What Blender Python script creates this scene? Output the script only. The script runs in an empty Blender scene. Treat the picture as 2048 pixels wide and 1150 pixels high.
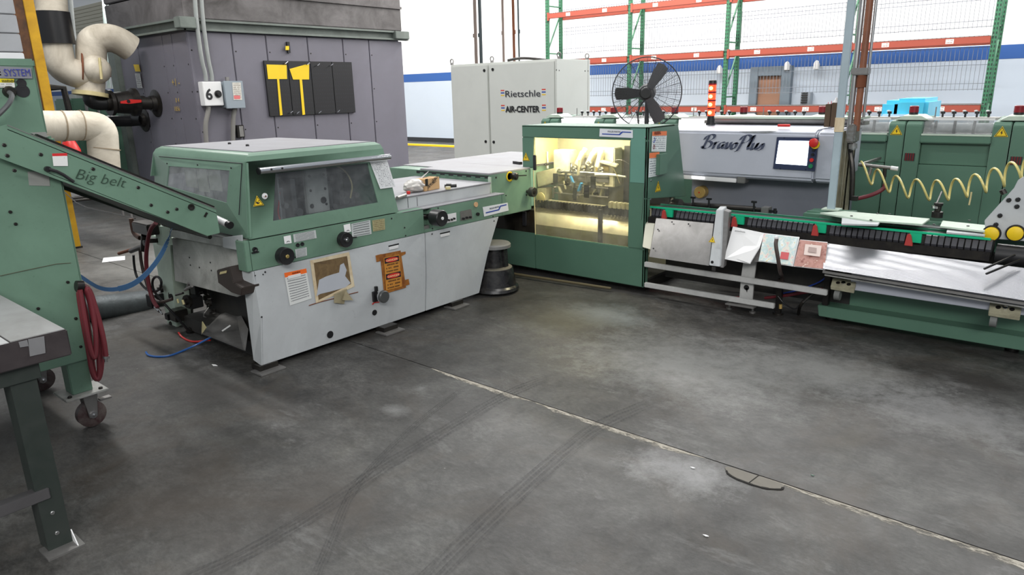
import bpy, bmesh, math, random
from mathutils import Vector, Matrix
random.seed(7)
S = bpy.context.scene
# ---------- camera, world, lights, exposure ----------
cam = bpy.data.objects.new('camera', bpy.data.cameras.new('camera'))
S.collection.objects.link(cam); S.camera = cam
R_ = (0.765328, 0.643220, -0.023252); U_ = (-0.156320, 0.220797, 0.962711); F_ = (-0.624369, 0.733155, -0.269530)
cam.matrix_world = Matrix(((R_[0], U_[0], -F_[0], 0), (R_[1], U_[1], -F_[1], 0), (R_[2], U_[2], -F_[2], 1.7), (0, 0, 0, 1)))
cam.data.sensor_width = 36; cam.data.lens = 1404.26 / 2048 * 36; cam.data.clip_end = 200; cam.data.clip_start = .05
S.view_settings.view_transform = 'Standard'; S.view_settings.look = 'None'
S.view_settings.gamma = 1; S.view_settings.use_curve_mapping = False
S.view_settings.exposure = 0.0
w = bpy.data.worlds.new('world'); S.world = w; w.use_nodes = True
w.node_tree.nodes['Background'].inputs[0].default_value = (.86, .93, 1, 1)
w.node_tree.nodes['Background'].inputs[1].default_value = .42

def area(x, y, z, sx, sy, power, rz=0, col=(1, .98, .95), aim=None):
    l = bpy.data.lights.new('ceiling_and_fill_light', 'AREA'); l.shape = 'RECTANGLE'; l.size = sx; l.size_y = sy
    l.energy = power; l.color = col
    o = bpy.data.objects.new('ceiling_and_fill_light', l); S.collection.objects.link(o); o.location = (x, y, z)
    if aim: o.rotation_euler = (Vector(aim) - Vector((x, y, z))).to_track_quat('-Z', 'Y').to_euler()
    else: o.rotation_euler = (0, 0, rz)
    return o
area(-14, 14, 6.4, 14, .8, 1500)
area(-3, 14, 6.4, 14, .8, 1500)
area(-30, 14, 6.4, 14, .8, 1300)
area(-5, 9.5, 6.4, 12, .6, 420)
area(-17, 8, 6.4, 10, .6, 600)
area(-3.5, 5.0, 6.4, 6, .5, 100)
area(-8.5, 3.0, 6.4, 5, .5, 400)  # added fill to brighten cabinet front, oven and left floor; no known lamp
area(.5, .2, 6.0, 7, .5, 45)
area(2.5, -3, 4.8, 6, 1.2, 460, aim=(-3, 4, .6))  # added low fill behind the camera for upright faces, not a ceiling lamp

# ---------- materials ----------
def lin(c):
    return tuple(((v / 255) / 12.92 if v / 255 <= .04045 else ((v / 255 + .055) / 1.055) ** 2.4) for v in c)
MATS = {}
def nn(nt, t, **k):
    n = nt.nodes.new(t)
    for a, v in k.items():
        if a.startswith('i_'):
            n.inputs[int(a[2:]) if a[2:].isdigit() else a[2:].replace('_', ' ')].default_value = v
        else: setattr(n, a, v)
    return n
def mat(name, rgb, rough=.5, metal=0., grime=.25, dirt=None, scale=3., bump=0., emit=0., spec=.5, grit=0.):
    if name in MATS: return MATS[name]
    m = bpy.data.materials.new(name); m.use_nodes = True; nt = m.node_tree; L = nt.links.new
    b = nt.nodes['Principled BSDF']; c = lin(rgb); d = lin(dirt) if dirt else tuple(v * .45 for v in c)
    b.inputs['Roughness'].default_value = rough; b.inputs['Metallic'].default_value = metal
    b.inputs['Specular IOR Level'].default_value = spec
    if grime > 0:
        tc = nn(nt, 'ShaderNodeTexCoord'); n1 = nn(nt, 'ShaderNodeTexNoise', i_Scale=scale, i_Detail=7., i_Roughness=.65)
        n1.inputs['Distortion'].default_value = .6
        L(tc.outputs['Object'], n1.inputs['Vector'])
        cr = nn(nt, 'ShaderNodeValToRGB'); cr.color_ramp.elements[0].position = .35; cr.color_ramp.elements[1].position = .72
        cr.color_ramp.elements[0].color = (0, 0, 0, 1); cr.color_ramp.elements[1].color = (grime,) * 3 + (1,)
        L(n1.outputs['Fac'], cr.inputs[0])
        mx = nn(nt, 'ShaderNodeMix', data_type='RGBA'); mx.inputs[6].default_value = (*c, 1); mx.inputs[7].default_value = (*d, 1)
        L(cr.outputs[0], mx.inputs[0]); out = mx.outputs[2]
        if grit:
            n2 = nn(nt, 'ShaderNodeTexNoise', i_Scale=scale * 14, i_Detail=4., i_Roughness=.7); L(tc.outputs['Object'], n2.inputs['Vector'])
            c2 = nn(nt, 'ShaderNodeValToRGB'); c2.color_ramp.elements[0].position = .62; c2.color_ramp.elements[1].position = .72
            c2.color_ramp.elements[1].color = (grit,) * 3 + (1,); L(n2.outputs['Fac'], c2.inputs[0])
            m2 = nn(nt, 'ShaderNodeMix', data_type='RGBA'); L(out, m2.inputs[6]); m2.inputs[7].default_value = (*[v * .25 for v in c], 1)
            L(c2.outputs[0], m2.inputs[0]); out = m2.outputs[2]
        L(out, b.inputs['Base Color'])
        if bump:
            bp = nn(nt, 'ShaderNodeBump', i_Strength=bump, i_Distance=.01); L(n1.outputs['Fac'], bp.inputs['Height']); L(bp.outputs[0], b.inputs['Normal'])
    else: b.inputs['Base Color'].default_value = (*c, 1)
    if emit:
        b.inputs['Emission Color'].default_value = (*c, 1); b.inputs['Emission Strength'].default_value = emit
    MATS[name] = m; return m
def glass(name, rgb, clear, rough=.08, haze=.1):
    if name in MATS: return MATS[name]
    m = bpy.data.materials.new(name); m.use_nodes = True; nt = m.node_tree; L = nt.links.new
    nt.nodes.remove(nt.nodes['Principled BSDF']); o = nt.nodes['Material Output']; c = (*lin(rgb), 1)
    t = nn(nt, 'ShaderNodeBsdfTransparent'); t.inputs[0].default_value = c
    g = nn(nt, 'ShaderNodeBsdfGlossy', i_Roughness=rough); d = nn(nt, 'ShaderNodeBsdfDiffuse'); d.inputs[0].default_value = c
    tc = nn(nt, 'ShaderNodeTexCoord'); n1 = nn(nt, 'ShaderNodeTexNoise', i_Scale=9., i_Detail=6., i_Roughness=.7); L(tc.outputs['Object'], n1.inputs['Vector'])
    mr = nn(nt, 'ShaderNodeMapRange'); mr.inputs[1].default_value = .35; mr.inputs[2].default_value = .8; mr.inputs[3].default_value = haze * .4; mr.inputs[4].default_value = haze * 2.2
    L(n1.outputs['Fac'], mr.inputs[0])
    m1 = nn(nt, 'ShaderNodeMixShader'); L(mr.outputs[0], m1.inputs[0]); L(t.outputs[0], m1.inputs[1]); L(d.outputs[0], m1.inputs[2])
    lw = nn(nt, 'ShaderNodeLayerWeight'); lw.inputs[0].default_value = .5; pw = nn(nt, 'ShaderNodeMath', operation='POWER'); L(lw.outputs['Facing'], pw.inputs[0]); pw.inputs[1].default_value = 4.
    f = nn(nt, 'ShaderNodeMath', operation='MULTIPLY_ADD'); L(pw.outputs[0], f.inputs[0]); f.inputs[1].default_value = .5; f.inputs[2].default_value = .04; m2 = nn(nt, 'ShaderNodeMixShader')
    L(f.outputs[0], m2.inputs[0]); L(m1.outputs[0], m2.inputs[1]); L(g.outputs[0], m2.inputs[2]); L(m2.outputs[0], o.inputs[0])
    MATS[name] = m; return m
def printed(name, bg, ink, rows, cols=7, head=None, headh=.2, dens=.5, mess=0., margin=.08):
    """flat print: rows of tiny unreadable lettering, with an optional coloured header strip"""
    if name in MATS: return MATS[name]
    m = bpy.data.materials.new(name); m.use_nodes = True; nt = m.node_tree; L = nt.links.new; b = nt.nodes['Principled BSDF']
    b.inputs['Roughness'].default_value = .5
    tc = nn(nt, 'ShaderNodeUVMap'); sp = nn(nt, 'ShaderNodeSeparateXYZ'); L(tc.outputs[0], sp.inputs[0])
    def mth(op, a, b_=None, c_=None):
        n = nn(nt, 'ShaderNodeMath', operation=op)
        for i, v in enumerate((a, b_, c_)):
            if v is None: continue
            if isinstance(v, (int, float)): n.inputs[i].default_value = v
            else: L(v, n.inputs[i])
        return n.outputs[0]
    u, v = sp.outputs[0], sp.outputs[1]
    fr = mth('FRACT', mth('MULTIPLY', v, rows)); line = mth('MULTIPLY', mth('GREATER_THAN', fr, .3), mth('LESS_THAN', fr, .75))
    row = mth('FLOOR', mth('MULTIPLY', v, rows))
    cx = nn(nt, 'ShaderNodeCombineXYZ'); L(mth('MULTIPLY', u, cols * 3), cx.inputs[0]); L(mth('MULTIPLY', row, 3.7), cx.inputs[1])
    ns = nn(nt, 'ShaderNodeTexNoise', i_Scale=1., i_Detail=2.); L(cx.outputs[0], ns.inputs['Vector'])
    wd = mth('GREATER_THAN', ns.outputs['Fac'], 1 - dens - .08)
    inm = mth('MULTIPLY', mth('MULTIPLY', mth('GREATER_THAN', u, margin), mth('LESS_THAN', u, 1 - margin)), mth('MULTIPLY', mth('GREATER_THAN', v, margin * .7), mth('LESS_THAN', v, 1 - (headh if head else margin * .7))))
    fac = mth('MULTIPLY', mth('MULTIPLY', mth('MULTIPLY', line, wd), inm), .8)
    mx = nn(nt, 'ShaderNodeMix', data_type='RGBA'); mx.inputs[6].default_value = (*lin(bg), 1); mx.inputs[7].default_value = (*lin(ink), 1); L(fac, mx.inputs[0]); out = mx.outputs[2]
    if head:
        m2 = nn(nt, 'ShaderNodeMix', data_type='RGBA'); L(mth('GREATER_THAN', v, 1 - headh), m2.inputs[0]); L(out, m2.inputs[6]); m2.inputs[7].default_value = (*lin(head), 1); out = m2.outputs[2]
    if mess:
        n3 = nn(nt, 'ShaderNodeTexNoise', i_Scale=5., i_Detail=6.); L(tc.outputs[0], n3.inputs['Vector'])
        m3 = nn(nt, 'ShaderNodeMix', data_type='RGBA'); mr = nn(nt, 'ShaderNodeMapRange'); mr.inputs[1].default_value = .4; mr.inputs[2].default_value = .75; mr.inputs[4].default_value = mess
        L(n3.outputs['Fac'], mr.inputs[0]); L(mr.outputs[0], m3.inputs[0]); L(out, m3.inputs[6]); m3.inputs[7].default_value = (.12, .07, .03, 1); out = m3.outputs[2]
    L(out, b.inputs['Base Color']); MATS[name] = m; return m

GREEN = mat('green_machine_paint', (109, 140, 121), .42, grime=.35, dirt=(70, 95, 80), scale=2.5, grit=.25)
GREEN2 = mat('dark_green_machine_paint', (84, 118, 100), .42, grime=.25, dirt=(60, 90, 76), scale=2.)
GREENP = mat('pale_green_cast_paint', (190, 205, 190), .5, grime=.35, dirt=(120, 130, 118), scale=5.)
GREY = mat('light_grey_panel_paint', (190, 194, 196), .42, grime=.3, dirt=(125, 125, 128), scale=2.2, grit=.18)
GREY2 = mat('worn_grey_side_paint', (184, 184, 180), .5, grime=.7, dirt=(92, 90, 84), scale=4., grit=.4)
GREY3 = mat('blue_grey_cabinet_paint', (180, 184, 195), .38, grime=.2, scale=2.)
TOPG = mat('dusty_grey_top', (146, 146, 151), .6, grime=.35, dirt=(120, 116, 112), scale=3.5, grit=.3)
CAB = mat('off_white_cabinet_paint', (208, 210, 205), .45, grime=.12, scale=1.5)
DRY = mat('purple_grey_steel_panel', (110, 108, 118), .5, grime=.3, dirt=(84, 80, 84), scale=1.2, grit=.1)
DRYT = mat('sooty_grey_steel', (110, 106, 106), .6, grime=.9, dirt=(50, 46, 44), scale=1.8, grit=.4)
BEAM = mat('grey_green_steel_beam', (112, 120, 114), .55, grime=.6, scale=3, grit=.3)
BLK = mat('black_plastic', (26, 26, 28), .4, grime=.2)
BLKM = mat('black_oily_metal', (38, 36, 36), .35, .5, grime=.5, dirt=(70, 66, 58), scale=12.)
DARK = mat('dark_machine_interior', (34, 34, 34), .6, grime=.5, dirt=(64, 60, 54), scale=7.)
STEEL = mat('brushed_steel', (178, 178, 178), .3, .9, grime=.3, scale=5.)
STEELD = mat('dull_steel', (150, 148, 146), .45, .7, grime=.5, scale=8.)
CHROME = mat('chrome', (215, 215, 218), .15, 1., grime=0)
WHITE = mat('white_plastic', (222, 222, 222), .4, grime=.1)
PAPER = mat('white_paper', (235, 235, 235), .6, grime=0)
CREAM = mat('yellowed_cream_paint', (214, 200, 150), .45, grime=.3, dirt=(130, 115, 70), scale=6.)
YEL = mat('safety_yellow', (232, 196, 24), .5, grime=.1)
YELP = mat('worn_yellow_column_paint', (206, 158, 22), .5, grime=.5, dirt=(120, 78, 20), scale=5.)
ORB = mat('orange_rack_paint', (146, 66, 50), .5, grime=.1)
RGR = mat('green_rack_paint', (50, 104, 74), .5, grime=.1)
RED = mat('red_plastic', (200, 40, 36), .4, grime=.1)
REDD = mat('dark_red_lens', (120, 20, 30), .3, grime=0)
REDH = mat('dark_red_rubber_hose', (112, 42, 50), .5, grime=.4, dirt=(90, 30, 38), scale=9.)
RUST = mat('rust_brown', (118, 66, 40), .8, grime=.6, scale=6)
LAG = mat('cream_pipe_lagging', (216, 208, 192), .7, grime=.7, dirt=(126, 112, 92), scale=2.2, bump=.5, grit=.1)
BLUE = mat('blue_print', (40, 70, 160), .5, grime=0)
BLUEH = mat('blue_tube_plastic', (64, 112, 176), .3, grime=.2)
INK = mat('black_ink', (28, 28, 32), .6, grime=0)
GINK = mat('grey_ink', (84, 88, 100), .6, grime=0)

# ---------- mesh helpers ----------
TR = {}
def setp(o, label=None, cat=None, group=None, kind=None):
    if label: o['label'] = label
    if cat: o['category'] = cat
    if group: o['group'] = group
    if kind: o['kind'] = kind
    return o
def thing(name, loc, label, cat, group=None):
    o = bpy.data.objects.new(name, None); S.collection.objects.link(o); o.empty_display_size = .1
    o.location = loc; TR[o.name] = Vector(loc); return setp(o, label, cat, group)
def seg(a, b): return Vector(b) - Vector(a)
class G:
    def __init__(s): s.bm = bmesh.new()
    def hexa(s, p):
        v = [s.bm.verts.new(q) for q in p]
        for f in ((3, 2, 1, 0), (4, 5, 6, 7), (0, 1, 5, 4), (1, 2, 6, 5), (2, 3, 7, 6), (3, 0, 4, 7)): s.bm.faces.new([v[i] for i in f])
        return s
    def box(s, x0, x1, y0, y1, z0, z1):
        x0, x1 = sorted((x0, x1)); y0, y1 = sorted((y0, y1)); z0, z1 = sorted((z0, z1))
        return s.hexa([(x0, y0, z0), (x1, y0, z0), (x1, y1, z0), (x0, y1, z0), (x0, y0, z1), (x1, y0, z1), (x1, y1, z1), (x0, y1, z1)])
    def bar(s, a, b, w, h, up=(0, 0, 1)):
        a, b = Vector(a), Vector(b); d = (b - a).normalized(); u = Vector(up)
        if abs(d.dot(u)) > .98: u = Vector((1, 0, 0))
        r = d.cross(u).normalized() * w / 2; u = r.cross(d).normalized() * h / 2
        return s.hexa([a - r - u, a + r - u, b + r - u, b - r - u, a - r + u, a + r + u, b + r + u, b - r + u])
    def prism(s, pts, ext):
        e = Vector(ext); a = [s.bm.verts.new(Vector(p)) for p in pts]; b = [s.bm.verts.new(Vector(p) + e) for p in pts]; n = len(a)
        s.bm.faces.new(a[::-1]); s.bm.faces.new(b)
        for i in range(n): s.bm.faces.new((a[i], a[(i + 1) % n], b[(i + 1) % n], b[i]))
        return s
    def ring(s, c, d, r, n, ref):
        d = d.normalized(); u = d.cross(ref)
        if u.length < 1e-4: u = d.cross(Vector((.3, 1, .2)))
        u.normalize(); v = d.cross(u)
        return [s.bm.verts.new(c + (u * math.cos(t) + v * math.sin(t)) * r) for t in (2 * math.pi * i / n for i in range(n))]
    def lathe(s, base, axis, prof, n=20):
        base = Vector(base); d = Vector(axis).normalized(); prev = None; ref = Vector((0, 0, 1)) if abs(d.z) < .9 else Vector((1, 0, 0))
        for h, r in prof:
            cur = s.ring(base + d * h, d, max(r, 1e-4), n, ref)
            if prev:
                for i in range(n): s.bm.faces.new((prev[i], prev[(i + 1) % n], cur[(i + 1) % n], cur[i]))
            else: s.bm.faces.new(cur[::-1])
            prev = cur
        s.bm.faces.new(prev); return s
    def cyl(s, a, b, r, r2=None, n=16):
        L_ = seg(a, b); return s.lathe(a, L_, [(0, r), (L_.length, r if r2 is None else r2)], n)
    def tube(s, pts, r, n=8, smooth=0, closed=False):
        P_ = [Vector(p) for p in pts]
        for _ in range(smooth):
            q = [P_[0]] if not closed else []
            m = len(P_)
            for i in range(m if closed else m - 1):
                a, b = P_[i], P_[(i + 1) % m]; q += [a * .75 + b * .25, a * .25 + b * .75]
            if not closed: q.append(P_[-1])
            P_ = q
        m = len(P_); rings = []; ref = None
        for i, p in enumerate(P_):
            t = (P_[(i + 1) % m] - P_[i - 1]) if closed else (P_[min(i + 1, m - 1)] - P_[max(i - 1, 0)])
            t.normalize()
            if ref is None: ref = Vector((0, 0, 1)) if abs(t.z) < .9 else Vector((1, 0, 0))
            u = (ref - t * ref.dot(t)).normalized(); ref = u; v = t.cross(u)
            rings.append([s.bm.verts.new(p + (u * math.cos(k) + v * math.sin(k)) * r) for k in (2 * math.pi * j / n for j in range(n))])
        for i in range(m if closed else m - 1):
            a, b = rings[i], rings[(i + 1) % m]
            for j in range(n): s.bm.faces.new((a[j], a[(j + 1) % n], b[(j + 1) % n], b[j]))
        if not closed: s.bm.faces.new(rings[0][::-1]); s.bm.faces.new(rings[-1])
        return s
    def sph(s, c, r, sc=(1, 1, 1)):
        bmesh.ops.create_uvsphere(s.bm, u_segments=14, v_segments=8, radius=r, matrix=Matrix.Translation(c) @ Matrix.Diagonal((*sc, 1))); return s
    def frame(s, o, i, t):
        """flat frame between an outer and an inner outline of four corners each, thickness vector t"""
        for k in range(4):
            j = (k + 1) % 4; s.prism([o[k], o[j], i[j], i[k]], t)
        return s
def out(name, g, m, parent=None, label=None, bev=0., kind=None, smooth=True, merge=False):
    bm = g.bm
    if merge: bmesh.ops.remove_doubles(bm, verts=bm.verts, dist=1e-4)
    bmesh.ops.recalc_face_normals(bm, faces=bm.faces)
    if bev:
        es = [e for e in bm.edges if len(e.link_faces) == 2 and e.calc_face_angle(0) > .5]
        bmesh.ops.bevel(bm, geom=es, offset=bev, segments=2, affect='EDGES', clamp_overlap=True)
    r = parent
    while r is not None and r.parent: r = r.parent
    if r is not None and r.name in TR: bmesh.ops.translate(bm, verts=bm.verts, vec=-TR[r.name])
    me = bpy.data.meshes.new(name); bm.to_mesh(me); bm.free()
    if smooth:
        me.polygons.foreach_set('use_smooth', [True] * len(me.polygons)); me.set_sharp_from_angle(angle=math.radians(35))
    me.materials.append(m); o = bpy.data.objects.new(name, me); S.collection.objects.link(o)
    if parent is not None: o.parent = parent
    return setp(o, label, kind=kind)
def solo(name, g, m, label, cat, group=None, bev=0., **k):
    """a thing that is one mesh: origin at the foot of its bounding box"""
    lo = [min(v.co[i] for v in g.bm.verts) for i in range(3)]; hi = [max(v.co[i] for v in g.bm.verts) for i in range(3)]
    c = Vector(((lo[0] + hi[0]) / 2, (lo[1] + hi[1]) / 2, lo[2])); bmesh.ops.translate(g.bm, verts=g.bm.verts, vec=-c)
    o = out(name, g, m, None, bev=bev, **k); o.location = c; TR[o.name] = c; return setp(o, label, cat, group)
def decal(name, c, m, parent, off=.0015, label=None, t=.001):
    """thin printed sheet; corners in order bottom-left, bottom-right, top-right, top-left seen from its front"""
    c = [Vector(p) for p in c]; n = (c[1] - c[0]).cross(c[3] - c[0]).normalized()
    bm = bmesh.new(); a = [bm.verts.new(p + n * off) for p in c]; b = [bm.verts.new(p + n * (off - t)) for p in c]
    f = bm.faces.new(a); uv = bm.loops.layers.uv.new('UVMap')
    for l, q in zip(f.loops, ((0, 0), (1, 0), (1, 1), (0, 1))): l[uv].uv = q
    bm.faces.new(b[::-1])
    for i in range(4): bm.faces.new((a[(i + 1) % 4], a[i], b[i], b[(i + 1) % 4]))
    g = G(); g.bm.free(); g.bm = bm; r = parent
    while r is not None and r.parent: r = r.parent
    if r is not None and r.name in TR: bmesh.ops.translate(bm, verts=bm.verts, vec=-TR[r.name])
    me = bpy.data.meshes.new(name); bm.to_mesh(me); bm.free(); me.materials.append(m)
    o = bpy.data.objects.new(name, me); S.collection.objects.link(o); o.parent = parent; return setp(o, label)
def text(s, org, xd, yd, size, m, parent, name='lettering', width=None, shear=0., bold=0., off=.003, label=None):
    cu = bpy.data.curves.new('t', 'FONT'); cu.body = s; cu.size = size; cu.shear = shear; cu.offset = bold; cu.extrude = .0006; cu.resolution_u = 3
    to = bpy.data.objects.new('t', cu); S.collection.objects.link(to); bpy.context.view_layer.update()
    me = bpy.data.meshes.new_from_object(to.evaluated_get(bpy.context.evaluated_depsgraph_get()))
    bpy.data.objects.remove(to); bpy.data.curves.remove(cu)
    xd, yd = Vector(xd).normalized(), Vector(yd); yd = (yd - xd * yd.dot(xd)).normalized(); z = xd.cross(yd)
    xs = [v.co.x for v in me.vertices]; k = (width / (max(xs) - min(xs))) if width else 1; x0 = min(xs)
    r = parent
    while r is not None and r.parent: r = r.parent
    base = Vector(org) - (TR[r.name] if r is not None and r.name in TR else Vector())
    for v in me.vertices: v.co = base + xd * (v.co.x - x0) * k + yd * v.co.y + z * (v.co.z + off)
    me.name = name; me.materials.clear(); me.materials.append(m)
    o = bpy.data.objects.new(name, me); S.collection.objects.link(o); o.parent = parent; return setp(o, label)
def copy_tree(o, parent=None, loc=None):
    c = o.copy(); S.collection.objects.link(c)
    if parent is not None: c.parent = parent
    if loc is not None: c.location = loc; TR[c.name] = Vector(loc)
    for ch in list(o.children): copy_tree(ch, c)
    return c
def rect(o, xd, yd, w, h):
    o, xd, yd = Vector(o), Vector(xd).normalized(), Vector(yd).normalized(); return [o, o + xd * w, o + xd * w + yd * h, o + yd * h]
def tri_sign(c, xd, yd, sz, parent, hand=False):
    c, xd, yd = Vector(c), Vector(xd).normalized(), Vector(yd).normalized(); n = xd.cross(yd)
    def T(k, d0, d1, cc=c): return [cc + xd * (-.5 * sz * k) + yd * (-.29 * sz * k) + n * d0, cc + xd * (.5 * sz * k) + yd * (-.29 * sz * k) + n * d0, cc + yd * (.58 * sz * k) + n * d0], n * (d1 - d0)
    s = out('warning_sign', G().prism(*T(1, .0005, .002)), YEL, parent, smooth=False)
    g = G()
    a, b = T(.88, .002, .0027)[0], T(.74, .002, .0027)[0]
    for i in range(3): g.prism([a[i], a[(i + 1) % 3], b[(i + 1) % 3], b[i]], n * .0007)
    q = c + n * .002
    if hand:
        g.prism([q + xd * x * sz + yd * y * sz for x, y in ((-.17, -.1), (-.02, -.14), (.14, -.06), (.16, .0), (.0, .0), (-.04, .04), (-.14, .1), (-.2, .04))], n * .0007)
        g.prism([q + xd * x * sz + yd * y * sz for x, y in ((.02, .06), (.16, .14), (.13, .18), (-.02, .1))], n * .0007)
    else:
        g.prism([q + xd * x * sz + yd * y * sz for x, y in ((-.08, .02), (.02, .24), (.06, .22), (.02, .06), (.1, .06), (-.02, -.16), (-.01, 0))], n * .0007)
    out('warning_symbol', g, INK, s, smooth=False); return s
def screws(pts, axis, r, m, parent, name='screw', h=.004):
    a = Vector(axis).normalized(); first = None; rt = parent
    while rt.parent: rt = rt.parent
    me = None
    for p in pts:
        if me is None:
            g = G().lathe((0, 0, 0), a, [(-.002, r), (h * .7, r), (h, r * .7)], 8); bm = g.bm; bmesh.ops.recalc_face_normals(bm, faces=bm.faces)
            me = bpy.data.meshes.new(name); bm.to_mesh(me); bm.free(); me.materials.append(m)
        o = bpy.data.objects.new(name, me); S.collection.objects.link(o); o.parent = parent; o.location = Vector(p) - TR[rt.name]
def handwheel(p, axis, r, d, parent, m=BLK, cap=STEELD, capr=.3, name='handwheel', lever=None, base=.04):
    ax = Vector(axis).normalized(); p = Vector(p)
    h = out(name, G().lathe(p, ax, [(0, r * .35), (base, r * .35), (base, r * .9), (base + .006, r), (base + d - .006, r), (base + d, r * .93), (base + d - .003, r * .5), (base + d - .003, r * .01)], 28), m, parent)
    out('hub_cap', G().lathe(p + ax * (base + d - .004), ax, [(0, r * capr), (.006, r * capr), (.008, r * capr * .8)], 16), cap, h)
    if lever: out('clamp_lever', G().bar(p + ax * base, Vector(lever), .008, .008), BLK, h)
    return h
X, Y, Z = Vector((1, 0, 0)), Vector((0, 1, 0)), Vector((0, 0, 1))
# ---------- floor ----------
def floor_mat():
    m = bpy.data.materials.new('stained_concrete_floor'); m.use_nodes = True; nt = m.node_tree; L = nt.links.new; b = nt.nodes['Principled BSDF']
    tc = nn(nt, 'ShaderNodeTexCoord')
    def noise(sc, det, ro, dis=0., stretch=None, rot=0):
        n = nn(nt, 'ShaderNodeTexNoise', i_Scale=sc, i_Detail=det, i_Roughness=ro); n.inputs['Distortion'].default_value = dis
        if stretch:
            mp = nn(nt, 'ShaderNodeMapping'); mp.inputs['Scale'].default_value = stretch; mp.inputs['Rotation'].default_value = (0, 0, rot); L(tc.outputs['Object'], mp.inputs[0]); L(mp.outputs[0], n.inputs['Vector'])
        else: L(tc.outputs['Object'], n.inputs['Vector'])
        return n.outputs['Fac']
    def ramp(f, *st):
        r = nn(nt, 'ShaderNodeValToRGB'); e = r.color_ramp.elements
        for i, (p, c) in enumerate(st):
            x = e[i] if i < 2 else e.new(p)
            x.position = p; x.color = (*c, 1) if isinstance(c, tuple) else (c, c, c, 1)
        L(f, r.inputs[0]); return r.outputs[0]
    def mix(f, a, c, blend='MIX'):
        x = nn(nt, 'ShaderNodeMix', data_type='RGBA', blend_type=blend)
        L(f, x.inputs[0]) if not isinstance(f, float) else setattr(x.inputs[0], 'default_value', f)
        for i, v in ((6, a), (7, c)):
            if isinstance(v, tuple): x.inputs[i].default_value = (*v, 1)
            else: L(v, x.inputs[i])
        return x.outputs[2]
    base = ramp(noise(.7, 9, .68, 1.0), (.3, (.046, .044, .043)), (.5, (.085, .083, .080)), (.72, (.15, .148, .143)))
    mott = ramp(noise(5, 10, .8, .5), (.32, (.42, .42, .42)), (.68, (1.5, 1.5, 1.5)))
    c = mix(1., base, mott, 'MULTIPLY')
    fine = ramp(noise(26, 6, .8, .3, (1., 2.2, 1), .6), (.35, (.7, .7, .7)), (.66, (1.3, 1.3, 1.3))); c = mix(1., c, fine, 'MULTIPLY')
    st = ramp(noise(2.2, 8, .7, .8, (.5, 2.6, 1), .75), (.50, 0.), (.72, .55)); c = mix(st, c, (.045, .042, .040))
    br = ramp(noise(1.1, 7, .7, 1.4), (.50, 0.), (.68, .55)); c = mix(br, c, (.085, .066, .050))
    gy = ramp(noise(.9, 7, .7, 1.), (.58, 0.), (.76, .35)); c = mix(gy, c, (.11, .10, .072))
    wp = ramp(noise(1.7, 10, .8, .4, (1., 1.8, 1), .2), (.56, 0.), (.70, .8)); c = mix(wp, c, (.24, .24, .24))
    def blob(cx, cy, rx, ry, amt, col, c, sc=3.):
        mp = nn(nt, 'ShaderNodeMapping'); mp.vector_type = 'POINT'; mp.inputs['Location'].default_value = (-cx / rx, -cy / ry, 0); mp.inputs['Scale'].default_value = (1 / rx, 1 / ry, 0); L(tc.outputs['Object'], mp.inputs[0])
        ln = nn(nt, 'ShaderNodeVectorMath', operation='LENGTH'); L(mp.outputs[0], ln.inputs[0])
        ad = nn(nt, 'ShaderNodeMath', operation='MULTIPLY_ADD'); L(noise(sc, 10, .82, 0), ad.inputs[0]); ad.inputs[1].default_value = 2.2; L(ln.outputs['Value'], ad.inputs[2])
        mr = nn(nt, 'ShaderNodeMapRange'); mr.inputs[1].default_value = 2.0; mr.inputs[2].default_value = 1.2; mr.inputs[3].default_value = 0; mr.inputs[4].default_value = amt; L(ad.outputs[0], mr.inputs[0])
        return mix(mr.outputs[0], c, col)
    for bb in STAINS_AND_LIGHT: c = blob(*bb[:6], c, bb[6])
    vo = nn(nt, 'ShaderNodeTexVoronoi', i_Scale=7.); L(tc.outputs['Object'], vo.inputs['Vector'])
    dots = ramp(vo.outputs['Distance'], (.0, 1.), (.035, 0.)); c = mix(dots, c, (.045, .045, .05))
    v2 = nn(nt, 'ShaderNodeTexVoronoi', i_Scale=4.3); L(tc.outputs['Object'], v2.inputs['Vector'])
    d2 = ramp(v2.outputs['Distance'], (.0, 1.), (.022, 0.)); c = mix(d2, c, (.5, .5, .48))
    gn = nn(nt, 'ShaderNodeMix', data_type='RGBA', blend_type='MULTIPLY'); gn.inputs[0].default_value = 1; L(c, gn.inputs[6]); gn.inputs[7].default_value = (.58, .58, .57, 1)
    L(gn.outputs[2], b.inputs['Base Color'])
    ro = ramp(noise(1.6, 6, .7), (.3, .4), (.75, .68)); L(ro, b.inputs['Roughness']); b.inputs['Specular IOR Level'].default_value = .38
    bp = nn(nt, 'ShaderNodeBump', i_Strength=.12, i_Distance=.01); L(noise(30, 6, .7), bp.inputs['Height']); L(bp.outputs[0], b.inputs['Normal'])
    return m
_p = lambda q: (q[0], q[1])
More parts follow.
